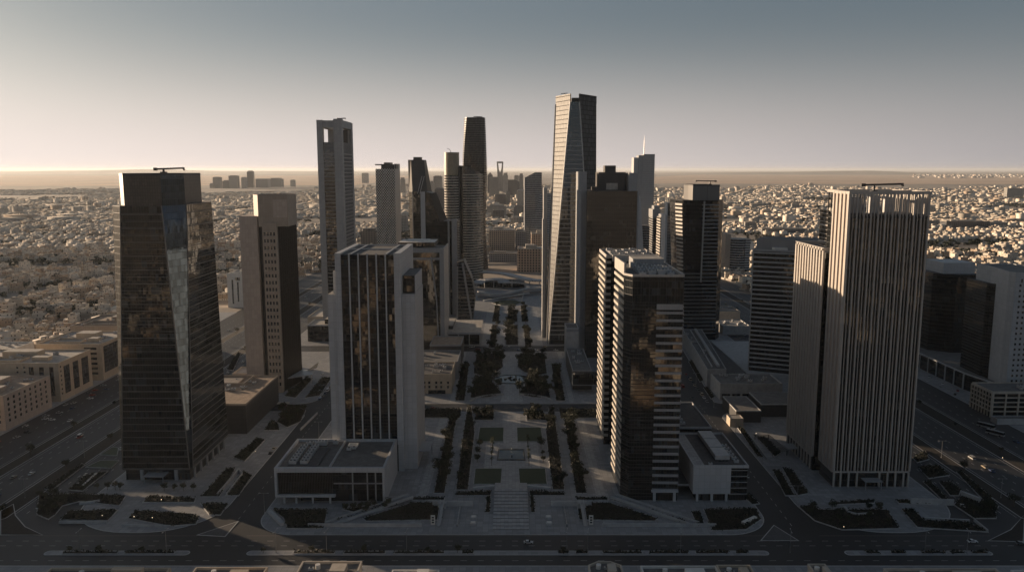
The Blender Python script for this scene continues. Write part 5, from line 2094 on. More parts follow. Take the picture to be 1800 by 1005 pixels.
# median hedges: each box hedge is its own
k = 0
for (x0, x1) in ((-330, -302), (-298, -275), (-213, -187), (-184, -160), (-104, -84), (-80, -60), (-56, -32), (-24, -18), (22, 27), (30, 36), (43, 62), (65, 84), (87, 103), (106, 112), (168, 175), (180, 187), (194, 206), (208, 215), (218, 226), (270, 300), (306, 330)):
    k += 1
    bed("clipped dark hedge box on the paved median of the front road", rect(x0, x1, 354.6, 357.3), "shrub", "hedge", .3, 1.3, "hedge", "hedge boxes on the front road median", seed=k)
# ================================================================ plaza furniture
def ladder_stairs(label, x0, x1, y0, y1, n, z1):
    T = thing("staircase", label, "stairs", ((x0 + x1) / 2, y0, .15))
    m = MB()
    for k in range(n):
        m.box(x0, x1, lerp(y0, y1, k / n), y1, .15 + z1 * k / n, .15 + z1 * (k + 1) / n)
    m.loft(rect(x0, x1, y1, y1 + .1), .15, rect(x0, x1, y1, y1 + .1), .15 + z1, 0)
    m.poly([(x0, y1, .15 + z1), (x1, y1, .15 + z1), (x1, y1 + 16, .16), (x0, y1 + 16, .16)])
    m.build("steps", M["paving_pale"], T)
    m = MB()
    for k in range(n):
        y = lerp(y0, y1, k / n)
        m.box(x0, x1, y - .06, y + .12, .15 + z1 * (k + 1) / n - .1, .15 + z1 * (k + 1) / n + .03)
    m.build("nosing_strip", M["dark_metal"], T)
    return T


sx0, sx1 = G(866, 930)[0], G(930, 930)[0]
T = ladder_stairs("wide pale steps climbing from the road to the plaza garden", sx0, sx1, G(900, 931)[1], G(900, 866)[1], 12, 2.6)
for s in (-1, 1):
    w = side[s]
    x = s * 19.5 - .5
    for yy, nm in ((385, "outer"), (392, "middle")):
        o = MB()
        o.box(x - 1.6, x + 1.6, yy, yy + 2.6, .15, 1.3)
        o.box(x - 1.1, x + 1.1, yy + .4, yy + 2.2, 1.3, 1.7, 1)
        tag(o.build("plinth", [M["concrete"], M["white"]]), f"{nm} square pale plinth at the {w} foot of the wide stairs", "plinth")
    # escalator pit
    T = thing("escalator", f"pale covered escalator descending beside the {w} side of the wide stairs", "escalator", (s * 37, 396, .15))
    m = MB()
    x0 = s * 37.5
    m.beam((x0, 384, .5), (x0, 408, 3.2), 1.2, .5)
    m.beam((x0 - .9, 384, 1.2), (x0 - .9, 408, 4.0), .25, .9)
    m.beam((x0 + .9, 384, 1.2), (x0 + .9, 408, 4.0), .25, .9)
    m.build("balustrade", M["pale_metal"], T)
    m = MB()
    m.box(x0 - 2.2, x0 + 2.2, 405, 409, .15, 3.4)
    m.build("top_landing", M["concrete"], T)
    T = thing("sign_totem", f"white upright sign board with dark squares standing {w} of the stairs by the road", "sign", (s * 40.5, 386, .15))
    m = MB()
    m.box(s * 40.5 - 1.1, s * 40.5 + 1.1, 386, 386.5, .15, 5.2)
    m.build("board", M["white"], T)
    m = MB()
    for i in range(3):
        m.box(s * 40.5 - .6, s * 40.5 + .6, 385.94, 386.02, 1.1 + i * 1.3, 1.9 + i * 1.3)
    m.build("marking", M["dark_metal"], T)
    T = thing("railing", f"thin steel railing on the paved court {w} of the wide stairs", "railing", (s * 28, 396, .15))
    m = MB()
    for k in range(7):
        m.box(s * 28 - .3, s * 28 + .3, 384 + k * 3.4, 386.2 + k * 3.4, .15, 1.3)
    m.beam((s * 28, 384, 1.4), (s * 28, 407, 1.4), .3, .15)
    m.build("rail", M["metal"], T)
    T = thing("garden_wall", f"pale retaining wall behind the paved court {w} of the wide stairs", "wall", (s * 30, 409, .15))
    m = MB()
    m.box(min(s * 21, s * 43), max(s * 21, s * 43), 408.6, 409.6, .15, 3.0)
    m.build("wall", M["concrete"], T)
    T = thing("garden_wall", f"long low pale wall along the pavement below the {w} front lawn", "wall", (s * 74, 384.2, .15))
    m = MB()
    m.box(min(s * 46, s * 104), max(s * 46, s * 104), 383.4, 384.2, .15, 1.9)
    m.build("wall", M["concrete"], T)
    # diagonal ramp wall
    a, b = G(900 + s * (575 - 900), 924), G(900 + s * (722 - 900), 877)
    T = thing("ramp", f"long diagonal ramp with pale side walls running up to the plaza on its {w} side", "ramp", ((a[0] + b[0]) / 2, (a[1] + b[1]) / 2, .15))
    m = MB()
    m.beam((a[0], a[1], .4), (b[0], b[1], 1.5), 4.4, .6, 0)
    m.build("ramp_deck", M["paving"], T)
    d = Vector((b[0] - a[0], b[1] - a[1], 0)).normalized()
    n_ = Vector((-d.y, d.x, 0)) * 2.4
    for q in (-1, 1):
        m = MB()
        m.beam((a[0] + n_.x * q, a[1] + n_.y * q, .9), (b[0] + n_.x * q, b[1] + n_.y * q, 2.1), .45, 1.5)
        m.build("side_wall", M["concrete"], T)
    # curved terrace edge
    T = thing("terrace_step", f"curved pale terrace step at the head of the stairs, its {w} half", "step", (s * 14, 432, .15))
    m = MB()
    for k in range(8):
        t0, t1 = k / 8, (k + 1) / 8
        p = (s * (2 + 20 * t0), 436 - 3.4 * t0 ** 2)
        q = (s * (2 + 20 * t1), 436 - 3.4 * t1 ** 2)
        m.beam((*p, .6), (*q, .6), 1.6, .9)
    m.build("steps", M["kerb"], T)
    T = thing("garden_wall", f"curved low wall closing the {w} front wooded bed of the park", "wall", (s * 26, 612, .15))
    m = MB()
    pts = [G(900 + s * (x - 900) - (2 if s > 0 else 0), y) for x, y in ((828, 706), (840, 700), (856, 697), (872, 695), (888, 694))]
    for p, q in zip(pts, pts[1:]):
        m.beam((*p, .8), (*q, .8), .8, 1.4)
    m.build("wall", M["concrete"], T)
    # footpath bands
    sheet("footpath", [[(s * 47, 384.5), (s * 52.5, 384.5), (s * 52.5, 578), (s * 47, 578)]], .158, "paving_pale")
    sheet("footpath", [[(s * 45, 602), (s * 49, 602), (s * 49, 776), (s * 45, 776)]], .158, "paving_pale")
sheet("footpath", [[(-6.8, 408), (6.2, 408), (6.2, 570), (-6.8, 570)]], .160, "paving_pale")
sheet("footpath", [[(-17, 448), (17, 448), (17, 512), (-17, 512)]], .156, "paving_pale")
sheet("footpath", [[(-9, 604), (9, 604), (6, 650), (26, 668), (9, 690), (14, 774), (-14, 774), (-9, 690), (-26, 668), (-6, 650)]], .158, "paving_pale")
for x0, x1 in ((-32, -19), (-16, -7.5), (7.5, 16), (19, 32)):
    sheet("footpath", [rect(x0, x1, 808, 1010)], .158, "paving_pale")

p = pxp((876, 808), (921, 808), (919, 791), (878, 791))
T = thing("fountain_pool", "square sunken water basin in the centre of the plaza garden", "pool", (0, 483, .15))
m = MB()
m.ring(p, .9, 0, .12, .75)
m.build("pool_rim", M["dark_panel"], T)
m = MB()
m.poly([(x, y, .45) for x, y in p])
m.build("water", M["water"], T)
m = MB()
m.box(-.6, .4, 484, 485, .3, 1.5)
m.build("jet_nozzle", M["metal"], T)
T = thing("fountain_pool", "oval dark rocky pond at the narrow waist of the park path", "pool", (0, 664, .15))
cxp, cyp = G(900, 667)
ov = [(cxp + 17 * math.cos(2 * math.pi * k / 28) * (1 + .06 * math.sin(5 * k)), cyp + 14.5 * math.sin(2 * math.pi * k / 28)) for k in range(28)]
m = MB()
m.ring(ov, 0, -1.0, .1, .8)
m.build("pool_rim", M["dark_panel"], T)
m = MB()
m.poly([(x, y, .5) for x, y in offset(ov, -.8)])
m.build("water", M["water"], T)
m = MB()
for k in range(18):
    a = R.uniform(0, 6.28)
    r = R.uniform(2, 11)
    m.cyl(cxp + r * math.cos(a), cyp + r * .8 * math.sin(a), .4, R.uniform(.8, 1.6), R.uniform(.6, 1.6), R.uniform(.3, .8), 6)
m.build("rock_edging", M["soil"], T)

# low walls and pergolas of the side blocks
def wall_thing(label, pts, h=1.4, t=.6, mat="concrete", z=.15):
    q = [G(*p_) for p_ in pts]
    T = thing("garden_wall", label, "wall", (q[0][0], q[0][1], z))
    m = MB()
    for a, b in zip(q, q[1:]):
        m.beam((*a, z + h / 2), (*b, z + h / 2), t, h)
    m.build("wall", M[mat], T)


wall_thing("straight pale seat wall in the slanted bed beside the black tower", [(136, 852), (152, 834)], 1.0, 1.2, "white")
wall_thing("second pale seat wall in the slanted bed, closer to the black tower", [(146, 855), (170, 833)], 1.0, 1.2, "white")
wall_thing("pale bench wall above the lamp-lit bed left of the entry walk", [(140, 887), (176, 882)], 1.2, 1.5)
wall_thing("low front wall below the left lamp-lit bed of the black tower", [(104, 920), (188, 920)], 1.3)
wall_thing("low front wall below the right lamp-lit bed of the black tower", [(214, 925), (300, 927)], 1.3)
wall_thing("sunken court wall along the side road by the black tower", [(382, 872), (420, 828), (426, 836), (398, 872)], 1.8)
wall_thing("kerb wall of the round-ended garden by the tan-roofed podium", [(528, 757), (558, 728)], 1.6)
wall_thing("stone bench wall at the podium hall's street corner", [(473, 900), (497, 924)], 1.6, 2.0)
wall_thing("stone bench wall at the annex's street corner", [(1306, 922), (1328, 912)], 1.6, 2.0, "white")
wall_thing("long pale ramp wall in front of the finned twin tower's right garden", [(1600, 886), (1676, 888)], 3.4, .8)
wall_thing("pale wall edging the diagonal hedge by the finned tower", [(1624, 912), (1704, 916)], 1.0, .8)
wall_thing("slanting white wall end in the finned tower's front garden", [(1712, 916), (1736, 936)], 1.6)
wall_thing("curved pale seat wall in the dark garden left of the finned tower's walk", [(1484, 892), (1492, 902), (1506, 906), (1534, 904)], 1.1, 1.3)
wall_thing("tall rounded wall end of the sunken court at the right corner", [(1690, 872), (1722, 884)], 3.0, 1.6)
wall_thing("thin kerb wall beside the sunken pergola planter", [(1348, 808), (1318, 768)], 1.4)
T = thing("pergola", "dark slatted pergola over the sunken planter left of the finned twin tower", "pergola", (*G(1356, 786), .15))
m = MB()
a, b = G(1340, 772), G(1372, 800)
for k in range(14):
    y = lerp(b[1], a[1], k / 13)
    x = lerp(b[0], a[0], k / 13)
    m.beam((x - 6, y, 3.2), (x + 5, y, 3.2), .35, .3)
m.build("roof_slat", M["dark_metal"], T)
for q in ((a[0] - 5, a[1]), (a[0] + 4, a[1]), (b[0] - 5, b[1]), (b[0] + 4, b[1])):
    m = MB()
    m.box(q[0] - .2, q[0] + .2, q[1] - .2, q[1] + .2, .1, 3.1)
    m.build("post", M["dark_metal"], T)
T = thing("pergola", "small tan-roofed shelter in the garden by the tan-roofed podium", "shelter", (*G(502, 716), .15))
a = G(502, 716)
m = MB()
m.box(a[0] - 6, a[0] + 3, a[1] - 2, a[1] + 2, 3.4, 3.8)
m.build("roof", M["cream"], T)
for dx in (-5, 2):
    m = MB()
    m.box(a[0] + dx - .2, a[0] + dx + .2, a[1] - .2, a[1] + .2, .1, 3.4)
    m.build("post", M["dark_metal"], T)

# ---------------------------------------------------------------- station with ribbon roofs
Y = 1265
T = thing("station", "low metro station with flowing white ribbon roofs on slim piers beyond the boulevard", "station", (20, 1290))
def ribbon(name, pts, w, th, mat):
    m = MB()
    N = 24
    # Catmull-Rom through the points
    out = []
    P_ = [pts[0]] + list(pts) + [pts[-1]]
    for i in range(1, len(P_) - 2):
        for k in range(8):
            t = k / 8
            out.append(tuple(.5 * (2 * P_[i][d] + (P_[i + 1][d] - P_[i - 1][d]) * t + (2 * P_[i - 1][d] - 5 * P_[i][d] + 4 * P_[i + 1][d] - P_[i + 2][d]) * t * t
                                   + (3 * P_[i][d] - P_[i - 1][d] - 3 * P_[i + 1][d] + P_[i + 2][d]) * t ** 3) for d in range(3)))
    out.append(tuple(pts[-1]))
    for a, b in zip(out, out[1:]):
        m.beam(a, b, w, th)
    return m.build(name, M[mat], T)


gp = lambda px, py, z: (*G(px, py, z), z)
ribbon("roof_ribbon", [gp(846, 478, 16), gp(885, 481, 17), gp(920, 489, 16), (*G(945, 493, 15), 15), (*G(985, 492, 15), 15)], 15, 2.2, "white_panel")
ribbon("roof_ribbon", [gp(838, 498, 9), gp(850, 492, 12), gp(880, 491, 13), gp(886, 497, 9)], 18, 1.6, "white_panel")
ribbon("roof_ribbon", [gp(884, 497, 9), gp(915, 497, 10), gp(928, 502, 8), gp(922, 510, 5), gp(900, 514, 4)], 5, 2, "pale_metal")
ribbon("roof_ribbon", [gp(842, 512, 4), gp(870, 518, 5), gp(900, 514, 6), gp(925, 508, 7), gp(962, 505, 8)], 6, 1.8, "concrete")
ribbon("roof_ribbon", [gp(840, 522, 3), gp(880, 522, 3), gp(920, 515, 4), gp(962, 512, 4)], 7, 1.2, "dark_panel")
m = MB()
a, b = G(843, 505), G(922, 505)
m.box(a[0], b[0], a[1], a[1] + 36, 0, 8, 0, 1)
m.build("concourse", [M["glass_dark"], M["roof"]], T)
for px in (838, 852, 868, 884, 900, 931, 948, 960):
    x, y = G(px, 497, 8)
    m = MB()
    m.cyl(x, y, 0, 14, .7, n=8)
    m.build("pier", M["pale_metal"], T)
T = thing("footbridge", "thin straight footbridge crossing before the metro station, with one pale pylon", "bridge", (*G(890, 522), 0))
m = MB()
m.beam((*G(850, 528, 4), 4), (*G(930, 515, 6), 6), 3.5, .8)
m.build("deck", M["concrete"], T)
m = MB()
x, y = G(917, 530)
m.beam((x, y, 0), (x + 3, y + 3, 12), .8, .8)
m.build("pylon", M["pale_metal"], T)
T = thing("viaduct", "long road viaduct behind the metro station in the hazy middle distance", "bridge", (0, 1590))
m = MB()
m.box(-170, 110, 1585, 1600, 7, 9)
m.build("deck", M["concrete"], T)
for k in range(9):
    m = MB()
    m.box(-160 + 33 * k, -157 + 33 * k, 1590, 1595, 0, 7)
    m.build("pier", M["concrete"], T)

# ---------------------------------------------------------------- roofs along the bottom edge
def villa(label, px0, px1, py, h, wall="cream", depth=26, kind=0, seed=0):
    rr = random.Random(seed)
    a, b = G(px0, py, h), G(px1, py, h)
    yb = min(a[1], 343.5 - 1.5)
    x0, x1 = XA(px0, a[1], h), XA(px1, b[1], h)
    y1 = a[1]
    fp = rect(x0, x1, y1 - depth, y1)
    if kind == 1:
        c = (x1 - x0) * .3
        fp = [(x0, y1 - depth), (x1, y1 - depth), (x1, y1 - c * .8), (x1 - c, y1), (x0 + c, y1), (x0, y1 - c * .8)]
    T = thing("villa", label, "building", ((x0 + x1) / 2, y1 - depth / 2))
    m = MB()
    m.prism(fp, 0, h - 1.1, 0)
    m.build("wall", M[wall], T)
    m = MB()
    m.poly([(x, y, h - 1.05) for x, y in offset(fp, -.4)])
    m.build("roof_deck", M["roof"], T)
    m = MB()
    m.ring(fp, .15, -.55, h - 1.6, h)
    m.build("parapet", M[wall], T)
    window_grid(T, fp[2] if kind == 0 else fp[1], fp[3] if kind == 0 else fp[2], [3 + 4.5 * k for k in range(max(1, int((x1 - x0) / 4.5) - 1))] if kind == 0 else [3, 8], [1.2, h - 5], 1.5, 1.9)
    if depth > 10:
        m = MB()
        m.box(lerp(x0, x1, .55), lerp(x0, x1, .8), y1 - depth * .45, y1 - depth * .2, h - 1.1, h + 1.7)
        m.build("stair_house", M[wall], T)
        roof_units(T, [(lerp(x0, x1, .2 + .17 * k), y1 - rr.uniform(5, 12), 2.0, 1.6, 1.3) for k in range(3)], h - 1.1, rr)
        m = MB()
        xx = lerp(x0, x1, .3)
        m.cyl(xx, y1 - 4.5, h - 1.1, h + .9, 1.1, n=12)
        m.build("water_tank", M["white"], T)
    return T


villa("cream villa roof with a white tank at the bottom edge, beside the lit junction", 532, 636, 985.5, 12, seed=1)
villa("octagon-fronted pale villa roof at the bottom edge, middle of the front road", 1033, 1090, 985.5, 12, kind=1, seed=2)
villa("wide pale villa with panelled roof rim at the bottom edge, beside the octagon-fronted one", 1126, 1258, 993.5, 11, "white", seed=3)
villa("tan-walled wing joined to the wide pale villa's right end", 1259, 1318, 992, 11.6, "sand_panel", seed=4)
villa("narrow tower-like villa roof at the bottom edge before the right junction", 1420, 1450, 990, 12, seed=5)
villa("long cream villa roof at the bottom right edge", 1553, 1750, 998, 10.5, seed=6)
villa("villa roof cut off by the bottom right corner", 1777, 1860, 1001, 10, "white", seed=7)
villa("low cream roof with a rounded court at the bottom edge by the lit junction", 345, 470, 996, 7, "sand_panel", seed=8)
villa("tan terrace wall block at the bottom left edge", 90, 300, 997, 5, "sand_panel", 12, seed=9)
villa("small panelled hut roof on the far pavement between two villas", 690, 772, 1000.5, 8, "white", 12, seed=10)

# ---------------------------------------------------------------- lamps, bollards
def street_lamp(label, group):
    T = thing("street_lamp", label, "street lamp", (0, 0, 0), group)
    m = MB()
    m.cyl(0, 0, 0, .6, .28, .2, 8)
    m.cyl(0, 0, .6, 11, .13, .08, 6)
    m.build("pole", M["metal"], T)
    m = MB()
    m.beam((-1.8, 0, 11.1), (1.8, 0, 11.1), .1, .1)
    m.build("arm", M["metal"], T)
    for s in (-1, 1):
        m = MB()
        m.box(s * 2.1 - .5, s * 2.1 + .5, -.18, .18, 11.02, 11.2)
        m.build("lamp_head", M["pale_metal"], T)
    return T


def dup(root, loc, rz=0.0, label=None, group=None):
    r = root.copy()
    COL.objects.link(r)
    r.location = loc
    r.rotation_euler = (0, 0, rz)
    if label:
        r["label"] = label
    if group:
        r["group"] = group
    for ch in root.children:
        c = ch.copy()
        COL.objects.link(c)
        c.parent = r
        for g in ch.children:
            d = g.copy()
            COL.objects.link(d)
            d.parent = c
    return r


class Proto:
    """first use moves the original, later uses copy it"""
    def __init__(s, root):
        s.root, s.used = root, False

    def put(s, loc, rz=0.0, label=None, group=None):
        if not s.used:
            s.used = True
            s.root.location = loc
            s.root.rotation_euler = (0, 0, rz)
            s.root["label"], s.root["group"] = label, group
            return s.root
        return dup(s.root, loc, rz, label, group)


lamp = Proto(street_lamp("x", "x"))
for x in (-310, -262, -205, -164, -112, -88, -50, 26, 36, 80, 132, 196, 216, 270, 300):
    lamp.put((x, 356, .15), math.pi / 2 if R.random() < .5 else 1.4, "twin-arm street lamp on the front road's paved median", "lamps on the front road median")
for i in range(14):
    lamp.put((-270, 420 + 62 * i, .1), 0, "twin-arm street lamp on the inner median of the highway by the black tower", "lamps on the left highway")
    lamp.put((271, 420 + 62 * i, .1), 0, "twin-arm street lamp on the inner median of the highway by the finned twin tower", "lamps on the right highway")
for i in range(6):
    lamp.put((-131, 400 + 60 * i, .15), 0, "twin-arm street lamp on the kerb of the side road past the podium hall", "lamps along the left side road")
    lamp.put((154.5, 410 + 60 * i, .15), 0, "twin-arm street lamp on the kerb of the side road past the annex", "lamps along the right side road")


def garden_light():
    T = thing("garden_light", "x", "light", (0, 0, 0))
    m = MB()
    m.cyl(0, 0, 0, .9, .12, .12, 8)
    m.build("post", M["dark_metal"], T)
    m = MB()
    m.cyl(0, 0, .9, 1.15, .16, .14, 8)
    m.build("lamp_head", M["lamp"], T)
    return T


gl = Proto(garden_light())
for px, py, lab in ((180, 910, "small lit garden light in the left lamp-lit bed of the black tower"), (236, 912, "small lit garden light at the near end of the black tower's right front bed"),
                    (268, 914, "small lit garden light in the middle of the right lamp-lit bed of the black tower"), (284, 882, "small lit garden light in the hedge row under the black tower"),
                    (449, 797, "small lit garden light at the ramp beside the tan-roofed podium"), (1483, 930, "bright garden light in the dark corner garden before the finned tower"),
                    (899, 792, "tiny bright light in the middle of the square water basin"), (500, 661, "small lit light at the brown tower's canopy side"), (1329, 765, "small lit light by the sloping-roofed kiosk"),
                    (1307, 710, "small lit light by the shop wing's street corner"), (1762, 808, "lit light on the planted median of the far right highway"), (1210, 923, "small light by the ramp end right of the stairs")):
    g_ = gl.put((*G(px, py), .5), 0, lab, None)
    if "group" in g_:
        del g_["group"]

# ---------------------------------------------------------------- vehicles
def car(kind, paint):
    L, W, Hh = {"car": (4.6, 1.85, 1.45), "van": (5.4, 2.0, 2.1), "bus": (11.5, 2.5, 3.1)}[kind]
    T = thing({"car": "car", "van": "van", "bus": "bus"}[kind], "x", kind, (0, 0, 0))
    m = MB()
    b = .32
    if kind == "car":
        body = [(-L / 2, b), (L / 2, b), (L / 2, .72), (L / 2 - .9, .86), (L * .22, .9), (-L / 2 + .1, .92), (-L / 2, .8)]
        roof = [(L * .2, .9), (L * .03, Hh), (-L * .24, Hh), (-L * .42, .92)]
    elif kind == "van":
        body = [(-L / 2, b), (L / 2, b), (L / 2, 1.0), (L / 2 - .4, 1.15), (-L / 2, 1.15)]
        roof = [(L / 2 - .5, 1.15), (L / 2 - 1.2, Hh), (-L / 2 + .05, Hh), (-L / 2 + .02, 1.15)]
    else:
        body = [(-L / 2, b), (L / 2, b), (L / 2, 1.3), (-L / 2, 1.3)]
        roof = [(L / 2, 1.3), (L / 2 - .25, Hh), (-L / 2 + .1, Hh), (-L / 2, 1.3)]
    def extr(p, w, mi):
        n = len(p)
        m.poly([(x, -w / 2, z) for x, z in p][::1], mi)
        m.poly([(x, w / 2, z) for x, z in reversed(p)], mi)
        for k in range(n):
            a, c = p[k], p[(k + 1) % n]
            m.poly([(c[0], -w / 2, c[1]), (a[0], -w / 2, a[1]), (a[0], w / 2, a[1]), (c[0], w / 2, c[1])], mi)
    extr(body, W, 0)
    m.build("body", M["car_" + paint], T)
    m = MB()
    extr(roof, W - .14, 0)
    m.build("cabin_window", M["car_glass"], T)
    m = MB()
    m.box(roof[2][0], roof[1][0], -W / 2 + .06, W / 2 - .06, Hh - .04, Hh + .03)
    if kind == "bus":
        m.box(-2, 2, -.8, .8, Hh, Hh + .3)
    m.build("roof", M["car_" + paint], T)
    wx = L * .31
    for x in (-wx, wx):
        for s in (-1, 1):
            m = MB()
            r = .34 if kind != "bus" else .5
            n = 10
            ring_ = [(x + r * math.cos(6.2832 * k / n), r + r * math.sin(6.2832 * k / n)) for k in range(n)]
            extr(ring_, .24, 0)
            for k in range(len(m.v)):
                v = m.v[k]
                m.v[k] = (v[0], v[1] + s * (W / 2 - .1), v[2])
            m.build("wheel", M["rubber"], T)
    return T


protos = {}
def put_car(kind, paint, x, y, rz, where, group, z=.03):
    key = (kind, paint)
    if key not in protos:
        protos[key] = Proto(car(kind, paint))
    lab = f"{paint} {kind} {where}"
    protos[key].put((x, y, z), rz, lab, f"{paint} {kind}s {group}")


rc = random.Random(21)
cols = ["white", "white", "silver", "black", "grey", "sand", "white", "silver", "blue", "red"]
H_ = math.pi / 2
spots = []
for i in range(22):
    spots.append((rc.choice((-247, -254, -287, -294)) + rc.uniform(-.5, .5), 410 + 55 * i + rc.uniform(-18, 18), H_, "driving on the lanes of the highway beside the black tower", "on the left highway"))
for i in range(22):
    spots.append((rc.choice((249, 256, 289, 296, 336)) + rc.uniform(-.5, .5), 410 + 55 * i + rc.uniform(-18, 18), H_, "driving on the lanes of the highway beside the finned twin tower", "on the right highway"))
for x, y in ((-340, 560), (-338, 575), (-341, 600), (-338, 622), (-343, 636), (-339, 668), (-337, 690), (-342, 540), (-336, 520)):
    spots.append((x, y, rc.uniform(.2, 1.4), "parked before the mid-rises beyond the left highway", "before the left mid-rises"))
for px, py in ((476, 797), (482, 789), (566, 658), (1050, 606)):
    x, y = G(px, py)
    spots.append((x, y, H_, "on the side road between the black tower and the podium hall", "on the left side road"))
for px, py in ((1312, 838), (1216, 700), (1200, 680)):
    x, y = G(px, py)
    spots.append((x, y, H_ + .1, "on the side road between the annex and the finned twin tower", "on the right side road"))
for i in range(6):
    x, y = G(556 + (i % 3) * 7, 688 - (i // 3) * 9)
    spots.append((x, y, 0.4, "parked in the forecourt below the brown stone tower", "in the brown tower's forecourt"))
for i in range(11):
    spots.append((-52 + i * 9.7 + rc.uniform(-2, 2), 783 + (i % 2) * 15.5, 0, "parked along the cross street behind the park", "on the cross street behind the park"))
for x, y, rz in ((-200, 585, 0), (-176, 593, 0), (190, 586, 0), (110, 593, 0), (-60, 586, 0)):
    spots.append((x, y, rz, "driving along the cross street before the park", "on the cross street before the park"))
for x, y, rz in ((225, 367, 0), (8, 366, 0), (247, 365, 0)):
    spots.append((x, y, rz, "driving on the shaded front road", "on the front road"))
for i in range(12):
    spots.append((358 + (i % 2) * 8, 602 + i * 11, rc.uniform(.8, 1.2), "parked along the black podium at the right edge", "beside the right-edge podium"))
for i in range(26):
    spots.append((rc.choice((-243, -247, -254, -287, -294, -320, -326)) + rc.uniform(-.5, .5), 400 + 30 * i + rc.uniform(-12, 12), H_, "driving on the lanes of the highway beside the black tower", "on the left highway"))
    spots.append((rc.choice((243, 249, 256, 289, 296, 328, 336)) + rc.uniform(-.5, .5), 400 + 30 * i + rc.uniform(-12, 12), H_, "driving on the lanes of the highway beside the finned twin tower", "on the right highway"))
for i in range(16):
    spots.append((-335 - (i % 2) * 9 + rc.uniform(-1, 1), 500 + i * 14 + rc.uniform(-3, 3), rc.choice((0, .1, 1.5)), "parked before the mid-rises beyond the left highway", "before the left mid-rises"))
for i in range(10):
    spots.append((-151.5, 610 + i * 9 + rc.uniform(-2, 2), H_, "parked along the kerb by the brown tower's forecourt", "along the brown tower's kerb"))
    spots.append((152.6 + i * .2, 606 + i * 9 + rc.uniform(-2, 2), H_, "parked along the kerb by the long stone wing", "along the stone wing's kerb"))
for (x, y, rz, where, grp) in spots:
    put_car("van" if rc.random() < .12 else "car", rc.choice(cols), x, y, rz, where, grp)
for px, py, lab in ((1733, 751, "parked on the open lot before the framed mid-rise, farther one of two"), (1749, 764, "parked on the open lot before the framed mid-rise, nearer one of two")):
    x, y = G(px, py)
    put_car("bus", "silver", x, y, 2.2, lab, "on the right lot: " + lab[-16:])

# ---------------------------------------------------------------- people: tiny walkers are not readable at this height
# ---------------------------------------------------------------- trees
def tree_proto(seed, h, r, kind="round"):
    rr = random.Random(seed)
    T = thing("palm_tree" if kind == "palm" else "tree", "x", "palm tree" if kind == "palm" else "tree", (0, 0, 0))
    m = MB()
    if kind == "palm":
        m.cyl(0, 0, 0, h * .5, .24, .2, 7)
        m.cyl(.1, 0, h * .5, h, .2, .17, 7)
        m.build("trunk", M["bark"], T)
        m = MB()
        for k in range(22):
            a = k * 2.4 + rr.uniform(-.2, .2)
            el = rr.uniform(-.35, 1.1)
            p = Vector((.1, 0, h))
            L = r * rr.uniform(.8, 1.1)
            d = Vector((math.cos(a) * math.cos(el), math.sin(a) * math.cos(el), math.sin(el)))
            sd = Vector((-math.sin(a), math.cos(a), 0))
            for q in range(5):
                w0 = .55 * (1 - q / 5.5)
                w1 = .55 * (1 - (q + 1) / 5.5)
                d2 = (d + Vector((0, 0, -.28))).normalized()
                e = p + d * (L / 5)
                m.poly([p - sd * w0, e - sd * w1, e + Vector((0, 0, .12)), p + Vector((0, 0, .12))])
                m.poly([p + Vector((0, 0, .12)), e + Vector((0, 0, .12)), e + sd * w1, p + sd * w0])
                p, d = e, d2
        m.build("crown", M["palm_leaf"], T)
        return T
    m.cyl(0, 0, 0, h * .45, .22, .14, 7)
    for k in range(5):
        a = k * 1.26 + rr.uniform(-.3, .3)
        m.beam((0, 0, h * rr.uniform(.3, .42)), (math.cos(a) * r * .6, math.sin(a) * r * .6, h * rr.uniform(.55, .8)), .11, .11)
    m.build("trunk", M["bark"], T)
    m = MB()
    for k in range(9):
        a = rr.uniform(0, 6.28)
        d = r * rr.uniform(.15, .75)
        s = r * rr.uniform(.32, .55)
        leaf_quads(m, math.cos(a) * d, math.sin(a) * d, h * rr.uniform(.5, .88), s, s, s * .75, 46, .42, rr, 0, .45)
    leaf_quads(m, 0, 0, h * .66, r * .6, r * .6, h * .26, 60, .45, rr)
    m.build("crown", M["leaf"], T)
    return T


tp = [Proto(tree_proto(s, h, r)) for s, h, r in ((1, 6.5, 2.8), (2, 7.5, 3.3), (3, 5.5, 2.4), (4, 8.5, 3.8))]
pp = [Proto(tree_proto(s, h, r, "palm")) for s, h, r in ((5, 7.5, 2.8), (6, 9, 3.1))]
rt = random.Random(99)


def grow(pts, label, group, palm=False, z=.15, sc=(.8, 1.25)):
    for (x, y) in pts:
        o = rt.choice(pp if palm else tp).put((x, y, z), rt.uniform(0, 6.28), label, group)
        k = rt.uniform(*sc)
        o.scale = (k, k, k * rt.uniform(.9, 1.15))


def in_poly(poly, n, rr, md=3.4):
    xs = [p_[0] for p_ in poly]
    ys = [p_[1] for p_ in poly]
    out, tries = [], 0
    while len(out) < n and tries < n * 60:
        tries += 1
        x, y = rr.uniform(min(xs), max(xs)), rr.uniform(min(ys), max(ys))
        c = False
        for i in range(len(poly)):
            p_, q = poly[i - 1], poly[i]
            if (p_[1] > y) != (q[1] > y) and x < (q[0] - p_[0]) * (y - p_[1]) / (q[1] - p_[1] + 1e-9) + p_[0]:
                c = not c
        if c and all((x - a) ** 2 + (y - b) ** 2 > md * md for a, b in out):
            out.append((x, y))
    return out


